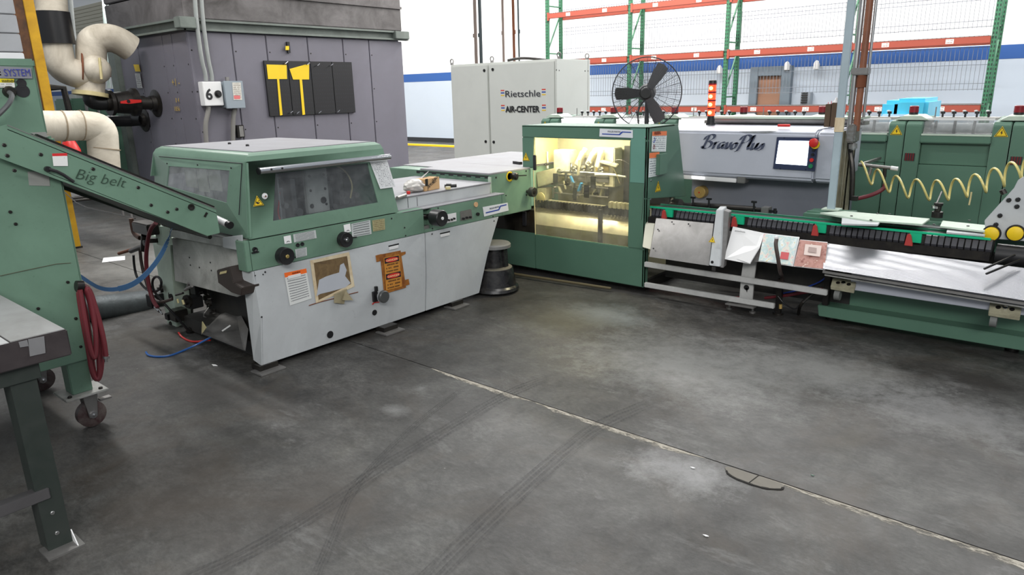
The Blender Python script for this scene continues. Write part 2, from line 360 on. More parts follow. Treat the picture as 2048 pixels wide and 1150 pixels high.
STAINS_AND_LIGHT = [(*_p((-3.955,1.803,0)), .5, .3, .7, (.03, .026, .024), 3.), (*_p((-2.903,1.12,0)), .7, .5, .6, (.062, .048, .038), 4.), (*_p((-2.411,1.504,0)), .5, .4, .5, (.07, .055, .045), 6.),
    (*_p((-1.84,3.883,-0)), 1.0, .7, .7, (.36, .365, .36), 7.), (-7.8, 3.2, 2.2, 1.6, .9, (.30, .295, .28), 1.5), (*_p((-1.146,4.299,-0)), .8, .5, .6, (.34, .345, .34), 8.), (*_p((-2.832,4.436,0)), .5, .35, .6, (.34, .38, .39), 6.), (*_p((-3.042,4.13,0)), .5, .5, .55, (.13, .12, .08), 3.),  # widest pale blob brightens the floor colour where light falls short behind the trimmer
    (*_p((-1.296,2.685,0)), .35, .25, .75, (.42, .42, .43), 8.), (*_p((-0.439,4.054,0)), .7, .4, .7, (.34, .34, .345), 8.), (*_p((-0.409,4.659,0)), .5, .25, .6, (.05, .042, .038), 3.), (*_p((-2.841,2.303,0)), .12, .09, .8, (.26, .26, .26), 9.),
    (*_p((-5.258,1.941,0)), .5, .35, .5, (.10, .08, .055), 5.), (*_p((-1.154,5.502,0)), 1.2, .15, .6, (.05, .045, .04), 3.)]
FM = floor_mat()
JY = 2.86
fl = setp(bpy.data.objects.new('floor', None), 'stained dark grey concrete factory floor'); S.collection.objects.link(fl); fl['kind'] = 'structure'; TR['floor'] = Vector()
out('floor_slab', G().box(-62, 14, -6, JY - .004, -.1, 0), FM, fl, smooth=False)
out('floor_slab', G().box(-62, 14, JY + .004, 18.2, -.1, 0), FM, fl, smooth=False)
out('joint_bed', G().box(-62, 14, JY - .004, JY + .004, -.1, -.006), mat('joint_dirt', (40, 36, 32), .9), fl, smooth=False)
# worn mortar smeared along the near side of the joint
def mortar():
    m = bpy.data.materials.new('smeared_joint_mortar'); m.use_nodes = True; nt = m.node_tree; L = nt.links.new; b = nt.nodes['Principled BSDF']; b.inputs['Roughness'].default_value = .85
    uv = nn(nt, 'ShaderNodeUVMap'); sp = nn(nt, 'ShaderNodeSeparateXYZ'); L(uv.outputs[0], sp.inputs[0])
    def mth(op, *a):
        n = nn(nt, 'ShaderNodeMath', operation=op)
        for i, v in enumerate(a): (setattr(n.inputs[i], 'default_value', v) if isinstance(v, (int, float)) else L(v, n.inputs[i]))
        return n.outputs[0]
    mp = nn(nt, 'ShaderNodeMapping'); mp.inputs['Scale'].default_value = (1.2, 7, 1); L(uv.outputs[0], mp.inputs[0])
    n1 = nn(nt, 'ShaderNodeTexNoise', i_Scale=2.2, i_Detail=9., i_Roughness=.75); L(mp.outputs[0], n1.inputs['Vector'])
    n2 = nn(nt, 'ShaderNodeTexNoise', i_Scale=1.3, i_Detail=2.); n2.noise_dimensions = '1D'; L(sp.outputs[1], n2.inputs['W'])
    edge = mth('SUBTRACT', 1., mth('POWER', sp.outputs[0], 1.3))
    v = mth('ADD', mth('ADD', n1.outputs['Fac'], mth('MULTIPLY', edge, .32)), mth('MULTIPLY', n2.outputs['Fac'], .5))
    mr = nn(nt, 'ShaderNodeMapRange'); mr.inputs[1].default_value = .80; mr.inputs[2].default_value = 1.02; L(v, mr.inputs[0]); L(mr.outputs[0], b.inputs['Alpha'])
    cr = nn(nt, 'ShaderNodeValToRGB'); cr.color_ramp.elements[0].color = (.14, .125, .095, 1); cr.color_ramp.elements[1].color = (.46, .43, .37, 1); cr.color_ramp.elements[0].position = .35; cr.color_ramp.elements[1].position = .65
    L(n1.outputs['Fac'], cr.inputs[0]); L(cr.outputs[0], b.inputs['Base Color']); return m
FIL = mortar()
for x0, x1, w0, w1 in ((-3.15, -2.3, .03, .055), (-2.3, -1.25, .05, .055), (-1.0, .9, .045, .085)):
    bm = bmesh.new(); uvl = bm.loops.layers.uv.new('UVMap'); n = 24; pr = None
    for i in range(n + 1):
        t = i / n; x = x0 + (x1 - x0) * t; w_ = (w0 + (w1 - w0) * t) * min(1, 6 * t + .05, 6 * (1 - t) + .05)
        cur = (bm.verts.new((x, JY - .005, .0012)), bm.verts.new((x, JY - .005 - w_, .0012)), x)
        if pr:
            f = bm.faces.new((pr[1], cur[1], cur[0], pr[0]))
            for l, q in zip(f.loops, ((1, pr[2]), (1, cur[2]), (0, cur[2]), (0, pr[2]))): l[uvl].uv = q
        pr = cur
    me = bpy.data.meshes.new('joint_mortar'); bm.to_mesh(me); bm.free(); me.materials.append(FIL); o = bpy.data.objects.new('joint_mortar', me); S.collection.objects.link(o); o.parent = fl
# broken and patched oval beside the joint
pc = Vector((-1.004,2.824,0)); PT = mat('patched_concrete', (116, 112, 104), .8, grime=.5, dirt=(96, 92, 84), scale=8)
p = [(pc.x + .125 * math.cos(t) * (1 + .12 * random.random()), min(JY - .01, pc.y + .06 * math.sin(t) * (1 + .15 * random.random())), .0005) for t in (2 * math.pi * i / 22 for i in range(22))]
out('concrete_patch', G().prism(p, (0, 0, .002)), PT, fl, smooth=False)
g = G()
for i in range(12, 22): g.bar(Vector(p[i]) + Vector((0, 0, .001)), Vector(p[(i + 1) % 22]) + Vector((0, 0, .001)), .007 + .006 * random.random(), .003)
g.bar((pc.x, pc.y - .055, .003), (pc.x + .01, pc.y + .03, .003), .004, .002)
out('patch_crack', g, mat('crack_black', (28, 26, 24), .95, grime=0), fl, smooth=False)
# tyre marks : worn rubber printed on the floor
def rubber():
    m = bpy.data.materials.new('rubber_mark'); m.use_nodes = True; nt = m.node_tree; L = nt.links.new; b = nt.nodes['Principled BSDF']
    b.inputs['Base Color'].default_value = (.035, .035, .036, 1); b.inputs['Roughness'].default_value = .6
    uv = nn(nt, 'ShaderNodeUVMap'); sp = nn(nt, 'ShaderNodeSeparateXYZ'); L(uv.outputs[0], sp.inputs[0])
    def mth(op, a, v=None):
        n = nn(nt, 'ShaderNodeMath', operation=op); L(a, n.inputs[0])
        if v is not None: (L(v, n.inputs[1]) if not isinstance(v, (int, float)) else setattr(n.inputs[1], 'default_value', v))
        return n.outputs[0]
    rib = mth('MULTIPLY', mth('GREATER_THAN', mth('FRACT', mth('MULTIPLY', sp.outputs[0], 4.)), .38), .34)
    lug = mth('ADD', mth('MULTIPLY', mth('GREATER_THAN', mth('FRACT', mth('ADD', mth('MULTIPLY', sp.outputs[1], 45.), mth('MULTIPLY', sp.outputs[0], 3.))), .35), .4), .6)
    ns = nn(nt, 'ShaderNodeTexNoise', i_Scale=9., i_Detail=6.); L(uv.outputs[0], ns.inputs['Vector'])
    mr = nn(nt, 'ShaderNodeMapRange'); mr.inputs[1].default_value = .3; mr.inputs[2].default_value = .65; L(ns.outputs['Fac'], mr.inputs[0])
    fade = nn(nt, 'ShaderNodeMapRange'); fade.inputs[1].default_value = 0; fade.inputs[2].default_value = .25; L(mth('PINGPONG', sp.outputs[1], 1.6), fade.inputs[0])
    L(mth('MULTIPLY', mth('MULTIPLY', mth('MULTIPLY', mth('ADD', rib, .12), lug), mr.outputs[0]), fade.outputs[0]), b.inputs['Alpha']); return m
RUB = rubber()
def track(pts, wd):
    P_ = [Vector(p) for p in pts]
    for _ in range(2):
        q = [P_[0]]
        for a, b in zip(P_, P_[1:]): q += [a * .75 + b * .25, a * .25 + b * .75]
        P_ = q + [P_[-1]]
    bm = bmesh.new(); uv = bm.loops.layers.uv.new('UVMap'); pr = None; d = 0
    for i, p in enumerate(P_):
        t = (P_[min(i + 1, len(P_) - 1)] - P_[max(i - 1, 0)]).normalized(); n = Vector((-t.y, t.x, 0)) * wd / 2
        cur = (bm.verts.new(p + n + Vector((0, 0, .0015))), bm.verts.new(p - n + Vector((0, 0, .0015))), d)
        if pr:
            f = bm.faces.new((pr[0], pr[1], cur[1], cur[0]))
            for l, q in zip(f.loops, ((0, pr[2]), (1, pr[2]), (1, cur[2]), (0, cur[2]))): l[uv].uv = q
        pr = cur; d += (P_[min(i + 1, len(P_) - 1)] - p).length
    me = bpy.data.meshes.new('tyre_mark'); bm.to_mesh(me); bm.free(); me.materials.append(RUB); o = bpy.data.objects.new('tyre_mark', me); S.collection.objects.link(o); o.parent = fl
track([(-2.417,3.227,0), (-2.48,2.862,0), (-2.425,2.222,0), (-2.407,1.848,0), (-2.345,1.55,0), (-2.312,1.113,0), (-2.345,0.892,0)], .1)
track([(-1.737,3.305,0), (-1.836,2.856,0), (-1.811,2.524,0), (-1.769,2.13,0), (-1.713,1.779,0), (-1.646,1.411,0)], .11)
track([(-2.754,2.839,0), (-2.635,2.312,0), (-2.488,1.916,0), (-2.355,1.622,0), (-2.11,1.338,0), (-1.981,1.179,-0)], .05)
# ---------- back wall ----------
bw = setp(bpy.data.objects.new('wall_back', None), 'white upper, blue band and pale grey lower back wall'); S.collection.objects.link(bw); bw['kind'] = 'structure'; TR['wall_back'] = Vector()
zb0, zb1 = 2.095, 2.369
out('upper_wall', G().box(-62, 14, 17.96, 18.2, zb1, 8), mat('white_wall_paint', (240, 240, 240), .7, grime=0), bw, smooth=False)
out('blue_band', G().box(-62, 14, 17.955, 18.2, zb0, zb1), mat('blue_wall_paint', (40, 84, 150), .6, grime=0), bw, smooth=False)
out('lower_wall', G().box(-62, 14, 17.96, 18.2, 0, zb0), mat('pale_grey_wall_paint', (186, 196, 208), .6, grime=.1, scale=.6), bw, smooth=False)
o = out('baseboard_back', G().box(-62, 14, 17.93, 17.96, 0, .14), mat('black_baseboard', (40, 42, 46), .6, grime=0), smooth=False, kind='structure')
o = out('trim_1', G().box(-62, -6, 16.3, 16.5, 0, .05), YEL, smooth=False, kind='structure', label='yellow safety kerb along the back wall')
# door in back wall
dx0, dx1 = -7.211, -6.192; ez = 2.13
d = setp(bpy.data.objects.new('door_1', None), 'tan door in a wide grey frame on the back wall'); S.collection.objects.link(d); d['kind'] = 'structure'; TR['door_1'] = Vector()
ix0, ix1, iz = -7.006, -6.434, 1.906
DG = mat('grey_door_surround', (112, 124, 134), .6, grime=.1)
out('door_frame', G().box(dx0, ix0, 17.8, 17.96, 0, ez).box(ix1, dx1, 17.8, 17.96, 0, ez).box(ix0, ix1, 17.8, 17.96, iz, ez), DG, d, smooth=False, bev=.01)
out('door_leaf', G().box(ix0, ix1, 17.88, 17.95, 0, iz), mat('tan_door', (152, 114, 92), .6, grime=.15), d, smooth=False)
t = thing('wall_heater', (-5.816,17.85,1.234), 'small grey louvred box on back wall right of tan door', 'vent')
out('case', G().box(-5.913, -5.692, 17.75, 17.96, 1.213, 1.501), mat('vent_grey', (150, 158, 166), .5), t, bev=.01)
for i in range(5):
    z = 1.26 + i * .055; out('louvre', G().box(-5.89, -5.75, 17.72, 17.76, z, z + .03), DARK, t, smooth=False)
for px, nm in ((((-8.017,17.8,2.092)), 'small white wall fitting between rack posts left of tan door'), (((-6.31,17.8,2.112)), 'small white wall fitting at the top corner of tan door frame'), (((-5.625,17.8,2.108)), 'small white wall fitting right of the tan door frame')):
    c = Vector(px); solo('wall_fitting', G().lathe((c.x, c.y, c.z - .1), Z, [(0, .02), (.02, .07), (.14, .07), (.2, .04), (.22, .0)], 12).box(c.x - .03, c.x + .03, c.y, 17.96, c.z - .02, c.z + .04), WHITE, nm, 'fitting', 'white fittings on the back wall')
t = thing('roller_shutter', (-48.427,17.8,5.821), 'cream shuttered opening on far back wall behind lagged pipes', 'shutter')
sx0, sx1 = -51.586, -45.186
for i in range(14):
    z = 4.362 + i * .2
    out('slat', G().box(sx0, sx1, 17.86, 17.955, z, z + .19), mat('cream_shutter', (196, 190, 170), .6, grime=.1), t, smooth=False, bev=.015)
# painted block wall at far left
bwl = setp(bpy.data.objects.new('wall_left', None), 'grey painted block wall behind the green press'); S.collection.objects.link(bwl); bwl['kind'] = 'structure'; TR['wall_left'] = Vector()
BM_ = mat('painted_block', (168, 170, 174), .7, grime=.3, scale=3, bump=.3); BM2 = mat('white_painted_block', (226, 228, 230), .7, grime=.1, scale=3)
out('mortar_core', G().box(-8.35, -8.02, .2, 2.36, 0, 5), mat('mortar', (150, 150, 150), .9, grime=.2), bwl, smooth=False)
bh = .167; me1 = {}
for k in range(29):
    z = 2.160 + (k - 13) * bh
    for j in range(-1, 6):
        y1 = 2.38 - j * .4 - (.2 if k % 2 else 0); y0 = y1 - .395
        y1 = min(y1, 2.38); y0 = max(y0, .2)
        if y1 - y0 < .05: continue
        key = (round(y1 - y0, 2), z < 2.1)
        if key not in me1:
            g = G().box(0, .33, 0, y1 - y0, 0, bh - .008); o = out('block', g, BM2 if key[1] else BM_, bwl, bev=.006, smooth=False); me1[key] = o.data
        else: o = bpy.data.objects.new('block', me1[key]); S.collection.objects.link(o); o.parent = bwl
        o.location = (-8.33, y0, z)
# ---------- pallet rack ----------
RY = 15.9; rk = thing('pallet_rack', (-7, RY, 0), 'green and orange pallet racking along the back wall, empty shelves', 'rack')
cols = [-12.099, -9.552, -7.032, -4.442, -1.956]
HOLE = INK
pm = bm2 = None
for x in cols:
    for yy in (RY, RY + .6):
        g = G().box(x - .045, x + .045, yy - .01, yy + .07, 0, 6.2)
        pst = out('rack_post', g, RGR, rk, bev=.006, smooth=False)
        g = G()
        for k in range(78):
            for sx in (-.022, .022): g.box(x + sx - .008, x + sx + .008, yy - .013, yy - .009, .08 + k * .0777, .12 + k * .0777)
        out('slot_row', g, HOLE, pst, kind='stuff', smooth=False)
        out('foot_plate', G().box(x - .07, x + .07, yy - .03, yy + .1, 0, .012), RGR, pst, smooth=False)
    for k in range(5): 
        z = .3 + k * 1.2
        out('brace', G().bar((x, RY + .03, z), (x, RY + .63, z + (1.0 if k % 2 == 0 else .95)), .03, .03), RGR, rk, smooth=False)
        out('brace', G().bar((x, RY + .03, z - .05), (x, RY + .63, z - .05), .03, .03), RGR, rk, smooth=False)
LBL = printed('rack_label_print', (226, 222, 214), (120, 60, 50), 2, 4)
for zc in (3.585, 2.397, 1.181):
    for i in range(4):
        for yy in (RY - .03, RY + .64):
            bmh = out('rack_beam', G().box(cols[i] + .05, cols[i + 1] - .05, yy, yy + .05, zc - .065, zc + .065), ORB, rk, bev=.008, smooth=False)
            if yy < RY:
                out('beam_plate', G().box(cols[i] + .04, cols[i] + .09, yy - .008, yy + .05, zc - .11, zc + .09), ORB, bmh, smooth=False)
                for f_ in (.28, .72):
                    xx = cols[i] + (cols[i + 1] - cols[i]) * f_; decal('beam_label', rect((xx - .06, yy, zc - .04), X, Z, .13, .08), LBL, bmh)
# wire mesh back panels and shelf decking (hundreds of thin wires)
WM = mat('dark_wire', (120, 126, 134), .5, .3, grime=0)
g = G(); x0, x1 = cols[0], cols[4]; n = int((x1 - x0) / .075)
z1, z2, z3 = 2.397, 3.585, 1.181
for i in range(n + 1):
    x = x0 + i * .075
    for a, b in ((z1 + .25, z2 - .25), (z3 + .32, z1 - .08), (z2 + .1, z2 + 1.4)): g.box(x - .0035, x + .0035, RY + .7, RY + .707, a, b)
for zz in (z1 + .27, z1 + .38, z1 + .75, z2 - .27, z2 - .36, z3 + .34, z3 + .45, z1 - .42, z1 - .1, z2 + .2, z2 + .9): g.box(x0, x1, RY + .698, RY + .71, zz - .005, zz + .005)
out('mesh_back_panel', g, WM, rk, kind='stuff', smooth=False)
g = G()
for zc in (z1, z2, z3):
    for i in range(n + 1): g.box(x0 + i * .075 - .003, x0 + i * .075 + .003, RY - .03, RY + .69, zc + .065, zc + .072)
    for yy in (0, .22, .44, .66): g.box(x0, x1, RY - .03 + yy, RY - .024 + yy, zc + .07, zc + .077)
out('wire_deck', g, STEELD, rk, kind='stuff', smooth=False)
# ---------- big grey oven enclosure ----------
DX = -10.8; DY0, DY1 = 5.362, 9.59; ov = thing('oven_enclosure', (-13, 7.4, 0), 'huge purple-grey panelled steel oven enclosure behind the pipes', 'oven')
out('body', G().box(-13.55, DX - .05, DY0 + .05, DY1 - .05, .12, 2.7), DRY, ov, smooth=False)
seams = [DY0, 6.074, 6.67, 7.455, 8.19, 8.78, DY1]
for i in range(6):
    p = out('panel', G().box(DX - .05, DX, seams[i] + .006, seams[i + 1] - .006, .25, 2.66), DRY, ov, bev=.008, smooth=False)
    screws([(DX, seams[i] + .05, z) for z in (.6, 1.2, 1.8, 2.4)], X, .012, BLKM, p)
xs = [DX, -11.28, -11.6, -12.5, -13.25]
for i in range(4):
    p = out('panel', G().box(xs[i + 1] + .006, xs[i] - .006, DY0, DY0 + .05, .25, 2.66), DRY, ov, bev=.008, smooth=False)
    screws([(xs[i] - .06, DY0, z) for z in (.6, 1.0, 1.4, 1.8, 2.2)], -Y, .012, BLKM, p)
out('corner_post', G().box(-13.55, -13.27, DY0 - .08, DY0 + .05, .1, 2.6), BEAM, ov, smooth=False, bev=.01)
out('top_beam', G().box(DX - .02, DX + .06, DY0 - .05, DY1 + .12, 2.68, 2.71).box(DX - .03, DX, DY0 - .05, DY1 + .12, 2.71, 2.81).box(DX - .02, DX + .08, DY0 - .05, DY1 + .12, 2.81, 2.84), BEAM, ov, smooth=False)
out('top_beam', G().box(-13.6, DX + .06, DY0 - .1, DY0 - .02, 2.68, 2.71).box(-13.6, DX, DY0 - .03, DY0, 2.71, 2.81).box(-13.6, DX + .08, DY0 - .12, DY0 - .02, 2.81, 2.84), BEAM, ov, smooth=False)
out('lifting_bracket', G().box(DX, DX + .12, DY1 - .25, DY1 + .1, 2.7, 2.84), BEAM, ov, bev=.01, smooth=False)
out('lifting_bracket', G().box(DX - .05, DX + .13, DY0 - .14, DY0 + .12, 2.7, 2.86), BEAM, ov, bev=.01, smooth=False)
for i in range(2):
    z0 = 2.84 + i * .42
    out('upper_panel', G().box(-13.5, DX + .02, DY0 - .02, DY1, z0 + .01, z0 + .41), DRYT, ov, bev=.012, smooth=False)
out('upper_panel', G().box(-13.5, DX + .01, DY0 - .02, DY1, 3.69, 5.2), DRYT, ov, bev=.012, smooth=False)
out('upper_rib', G().box(DX, DX + .05, DY0, DY1, 3.24, 3.28), DRYT, ov, smooth=False)
out('base_rail', G().box(-13.5, DX + .03, DY0 - .04, DY0 + .1, .0, .22).box(DX - .12, DX + .03, DY0, DY1 + .02, 0, .22).box(-13.5, DX, DY1 - .1, DY1 + .02, 0, .22), BEAM, ov, smooth=False)
out('base_bracket', G().box(DX, DX + .1, DY1 - .3, DY1 + .08, .05, .24), DARK, ov, bev=.01, smooth=False)
decal('rating_label', [(-12.705,5.35,1.894), (-12.515,5.35,1.89), (-12.522,5.35,2.121), (-12.712,5.35,2.127)], printed('rating', (200, 200, 200), (90, 90, 90), 8, 4), ov, off=.01)
decal('yellow_label', [(-12.681,5.35,2.158), (-12.491,5.35,2.151), (-12.506,5.35,2.262), (-12.714,5.35,2.271)], YEL, ov, off=.01)
CH = mat('faded_yellow_chalk', (176, 150, 80), .9, grime=0)
text('+1 -', (-11.452,5.35,1.898), X, Z, .16, CH, ov, 'chalk_mark'); text('0 4', (-11.416,5.35,1.648), X, Z, .1, CH, ov, 'chalk_mark'); text('1856', (-11.493,5.35,1.518), X, Z, .1, CH, ov, 'chalk_mark')
out('small_hook', G().box(DX, DX + .04, 7.035, 7.083, 2.397, 2.571), BLK, ov, smooth=False)
decal('hook_tape', [(-10.75,6.984,2.44), (-10.75,7.05,2.442), (-10.75,7.058,2.505), (-10.75,6.991,2.503)], YEL, ov)
# black perforated tool board with taped yellow outlines
pb = thing('pegboard', (-10.76,7.34,1.379), 'black perforated tool board with two yellow taped outlines', 'board')
pc4 = [Vector((-10.76,6.566,1.386)), Vector((-10.76,8.33,1.376)), Vector((-10.76,8.343,2.261)), Vector((-10.76,6.563,2.268))]
y0, y1, z0, z1 = pc4[3].y, pc4[1].y, pc4[0].z, pc4[3].z; nb = 4
PEGM = mat('black_pegboard', (24, 24, 27), .5, grime=.1)
for i in range(nb):
    a, b = y0 + (y1 - y0) * i / nb, y0 + (y1 - y0) * (i + 1) / nb
    p = out('board_panel', G().box(DX + .01, DX + .04, a + .004, b - .004, z0, z1), PEGM, pb, smooth=False, bev=.004)
    g = G()
    for u in range(1, 9):
        for v in range(1, 13):
            yy, zz = a + (b - a) * u / 9, z0 + (z1 - z0) * v / 13; g.lathe((DX + .0395, yy, zz), X, [(0, .011), (.0015, .011)], 6)
    out('peg_holes', g, mat('peg_hole', (52, 52, 56), .9, grime=0), p, kind='stuff', smooth=False)
def tape(pts, nm='tape_outline'): out(nm, G().prism(pts, (.003, 0, 0)), YEL, pb, smooth=False)
tape([(-10.755,6.606,2.207), (-10.755,6.976,2.203), (-10.755,6.958,1.979), (-10.755,6.604,1.98)]); tape([(-10.755,6.769,1.98), (-10.755,6.807,1.98), (-10.755,6.799,1.401), (-10.755,6.751,1.394)])
tape([(-10.755,7.025,2.14), (-10.755,7.418,2.232), (-10.755,7.387,1.97), (-10.755,7.072,1.971)]); tape([(-10.755,7.198,1.971), (-10.755,7.247,1.97), (-10.755,7.238,1.392), (-10.755,7.187,1.385)])
for hk in ((-10.7,6.924,2.224), (-10.7,7.348,2.213), (-10.7,7.547,2.199), (-10.7,7.826,2.202), (-10.7,6.921,1.429), (-10.7,7.045,1.416), (-10.7,7.878,1.41), (-10.7,7.486,1.408)):
    h = Vector(hk); out('peg_hook', G().tube([(DX + .03, h.y, h.z), (DX + .09, h.y + .01, h.z), (DX + .1, h.y + .05, h.z + .03)], .008, 6), CHROME, pb)
# electrical boxes and conduits on the oven
sb = thing('switch_box', (-10.7,5.569,1.584), 'white wall switch box marked 6 with a black rotary knob', 'switch')
c4 = [Vector((-10.7,5.434,1.588)), Vector((-10.7,5.739,1.579)), Vector((-10.7,5.758,1.944)), Vector((-10.7,5.455,1.946))]
out('case', G().box(DX, DX + .14, c4[0].y, c4[1].y, c4[0].z, c4[2].z), WHITE, sb, bev=.008)
out('rotary_knob', G().lathe((DX + .14, 5.658, 1.76), X, [(0, .055), (.02, .055), (.02, .035), (.06, .03), (.06, 0)], 16), BLK, sb)
text('6', (DX + .141, c4[0].y + .03, 1.683), Y, Z, .22, INK, sb, bold=.006)
jb = thing('junction_box', (-10.7,5.934,1.542), 'grey electrical box with a paper tag beside the white switch box', 'box')
c5 = [Vector((-10.65,5.765,1.548)), Vector((-10.65,6.084,1.537)), Vector((-10.65,6.079,1.941)), Vector((-10.65,5.763,1.943))]
JG = mat('grey_electrical_box', (142, 152, 160), .45, grime=.2)
out('case', G().box(DX, DX + .17, c5[0].y, c5[1].y - .02, c5[0].z, c5[2].z), JG, jb, bev=.008)
out('cover_rim', G().box(DX + .15, DX + .18, c5[0].y - .01, c5[1].y - .01, c5[0].z - .01, c5[2].z + .01), JG, jb, bev=.006)
decal('paper_tag', [(-10.62,5.881,1.665), (-10.62,6.024,1.661), (-10.62,6.035,1.926), (-10.62,5.893,1.927)], printed('tag', (206, 204, 196), (140, 130, 120), 9, 4, mess=.3), jb, off=.004)
decal('red_tag', [(-10.62,5.892,1.68), (-10.62,5.992,1.677), (-10.62,5.999,1.73), (-10.62,5.89,1.732)], mat('pink_tag', (210, 110, 110), .6, grime=0), jb, off=.006)
out('top_fitting', G().cyl((DX + .08, (c5[0].y + c5[1].y) / 2 - .05, c5[2].z), (DX + .08, (c5[0].y + c5[1].y) / 2 - .05, c5[2].z + .07), .03), STEELD, jb)
CON = mat('galvanised_conduit', (156, 160, 158), .4, .4, grime=.3)
t = solo('conduit', G().tube([(-10.7,5.572,3.512), (-10.7,5.497,2.96), (-10.7,5.493,2.256), (-10.7,5.526,2.055), (-10.7,5.519,1.953)], .032, 10, 2), CON, 'left of two thin grey conduits rising from the white switch box', 'pipe')
t = solo('conduit', G().tube([(-10.7,5.664,3.521), (-10.7,5.597,2.966), (-10.7,5.595,2.258), (-10.7,5.621,2.055), (-10.7,5.614,1.953)], .032, 10, 2), CON, 'right of two thin grey conduits rising from the white switch box', 'pipe')
solo('conduit', G().tube([(-10.72,5.514,1.578), (-10.72,5.492,1.482), (-10.72,5.418,1.306), (-10.72,5.395,0.93)], .035, 10, 2), mat('grey_flex', (120, 118, 114), .6), 'grey flexible conduit below the white switch box', 'pipe')
solo('conduit', G().tube([(-10.72,5.945,1.542), (-10.72,5.891,1.398), (-10.72,5.821,0.898)], .035, 10, 1), mat('grey_flex', (120, 118, 114)), 'grey flexible conduit below the grey electrical box', 'pipe')
t = thing('outlet_box', (-10.7,5.936,1.125), 'small dark outlet box low on the grey oven wall', 'socket')
out('box', G().box(DX, DX + .07, 5.942, 6.062, 1.081, 1.276), BLKM, t, bev=.005)
out('cover_plate', G().box(DX + .07, DX + .075, 5.976, 6.045, 1.096, 1.26), STEELD, t)
# ---------- lagged pipes ----------

pp = thing('lagged_pipe', (-12.2,4.179,2.086), 'thick cream lagged pipe with tee and elbow, upper run to red-handled valve', 'pipe')
out('vertical_run', G().tube([(-12.2,4.171,3.543), (-12.2,4.092,3.03), (-12.2,4.059,2.475), (-12.2,4.07,2.2), (-12.2,4.25,2.1), (-12.2,4.424,2.101)], .21, 20, 3), LAG, pp)
out('wrap_band', G().tube([(-12.2,4.074,2.967), (-12.2,4.074,2.525)], .25, 20), BLK, pp, label='black rubber wrap')
out('upper_elbow', G().tube([(-12.2,4.497,2.16), (-12.2,4.533,2.452), (-12.2,4.579,2.598), (-12.2,4.803,2.65), (-12.2,4.979,2.598), (-12.2,5.127,2.49)], .21, 20, 3), LAG, pp)
out('tee_body', G().tube([(-12.2,4.513,2.292), (-12.2,4.406,1.791)], .2, 20), LAG, pp)
out('bulge', G().sph(Vector((-12.2,4.497,2.16)) + Vector((.16, 0, 0)), .21), LAG, pp)
out('tape_seam', G().tube([Vector((-12.2,4.497,2.321)) + Vector((.36, 0, 0)), Vector((-12.2,4.472,2.012)) + Vector((.37, 0, 0))], .02, 6), CREAM, pp)
c = Vector((-12.2,4.338,2.173)); d_ = Vector((-12.2,4.497,2.16)) - c
out('lagging_collar', G().lathe(c, (.25, 1, -.15), [(0, .255), (.02, .255)], 20), RUST, pp)
out('end_collar', G().cyl((-12.2,4.421,1.835), (-12.2,4.411,1.776), .25), CREAM, pp)
vp = thing('valve_pipe', (-12.2,4.825,1.668), 'black pipe with bolted valve and red lever entering the oven', 'valve')
out('elbow', G().tube([(-12.2,4.411,1.776), (-12.2,4.404,1.694), (-12.2,4.513,1.661), (-12.2,4.616,1.666)], .11, 14, 2), BLK, vp)
out('valve_body', G().lathe((-12.2,4.602,1.666), Y, [(0, .12), (.05, .12), (.05, .2), (.1, .2), (.14, .16), (.36, .18), (.4, .22), (.47, .22), (.47, .1), (.6, .1)], 20), BLKM, vp)
out('lever', G().prism([Vector((-12.2,4.745,1.685)) + Vector((.22, 0, 0)), Vector((-12.2,4.893,1.712)) + Vector((.22, 0, 0)), Vector((-12.2,5.06,1.7)) + Vector((.22, 0, 0)), Vector((-12.2,5.054,1.662)) + Vector((.22, 0, 0)), Vector((-12.2,4.867,1.643)) + Vector((.22, 0, 0)), Vector((-12.2,4.74,1.655)) + Vector((.22, 0, 0))], (.02, 0, 0)), RED, vp, label='red valve lever')
out('lever_stem', G().cyl(Vector((-12.2,4.858,1.682)), Vector((-12.2,4.858,1.682)) + Vector((.25, 0, 0)), .025), BLK, vp)
c = Vector((-12.136,5.3,1.639)); out('flange', G().lathe((c.x, 5.38, c.z), -Y, [(0, .2), (.03, .22), (.05, .13), (.12, .12)], 20), BLKM, vp)
out('stub', G().tube([Vector((-12.2,4.916,1.665)), (c.x, 5.3, c.z)], .1, 14), BLKM, vp)
p2 = thing('lagged_pipe', (-12.2,4.409,0.956), 'thick cream lagged elbow pipe, lower run beside the green press', 'pipe')
out('elbow_run', G().tube([(-9,2.599,1.456), (-9,2.887,1.441), (-9,3.167,1.433), (-9,3.315,1.397), (-9,3.294,1.205), (-9,3.268,0.919), (-9,3.257,0.792)], .165, 22, 3), LAG, p2)
out('back_run', G().tube([(-9,3.278,0.918), Vector((-9,3.261,0.815)) + Vector((-.3, 0, 0)), Vector((-9,3.261,0.815)) + Vector((-1.4, 0, 0))], .14, 16, 1), LAG, p2)
for a, b in (((-9,2.902,1.441), (-9,2.917,1.44)), ((-9,3.089,1.437), (-9,3.1,1.436)), ((-9,3.299,1.17), (-9,3.297,1.159))): out('seam_band', G().cyl(a, b, .172, n=22), mat('lagging_seam', (150, 134, 112), .8), p2)
sp_ = thing('stub_pipe', (-12.86,5.116,1.363), 'straight black pipe entering the oven below the red-handled valve', 'pipe')
c = Vector((-12.67,5.3,1.372))
out('pipe', G().tube([Vector((-12.86,4.763,1.371)), Vector((-12.86,5.213,1.358)), (c.x, 5.32, c.z)], .09, 14), BLK, sp_)
out('flange', G().lathe((c.x, 5.38, c.z), -Y, [(0, .19), (.03, .2), (.05, .12), (.1, .11)], 20), BLKM, sp_)
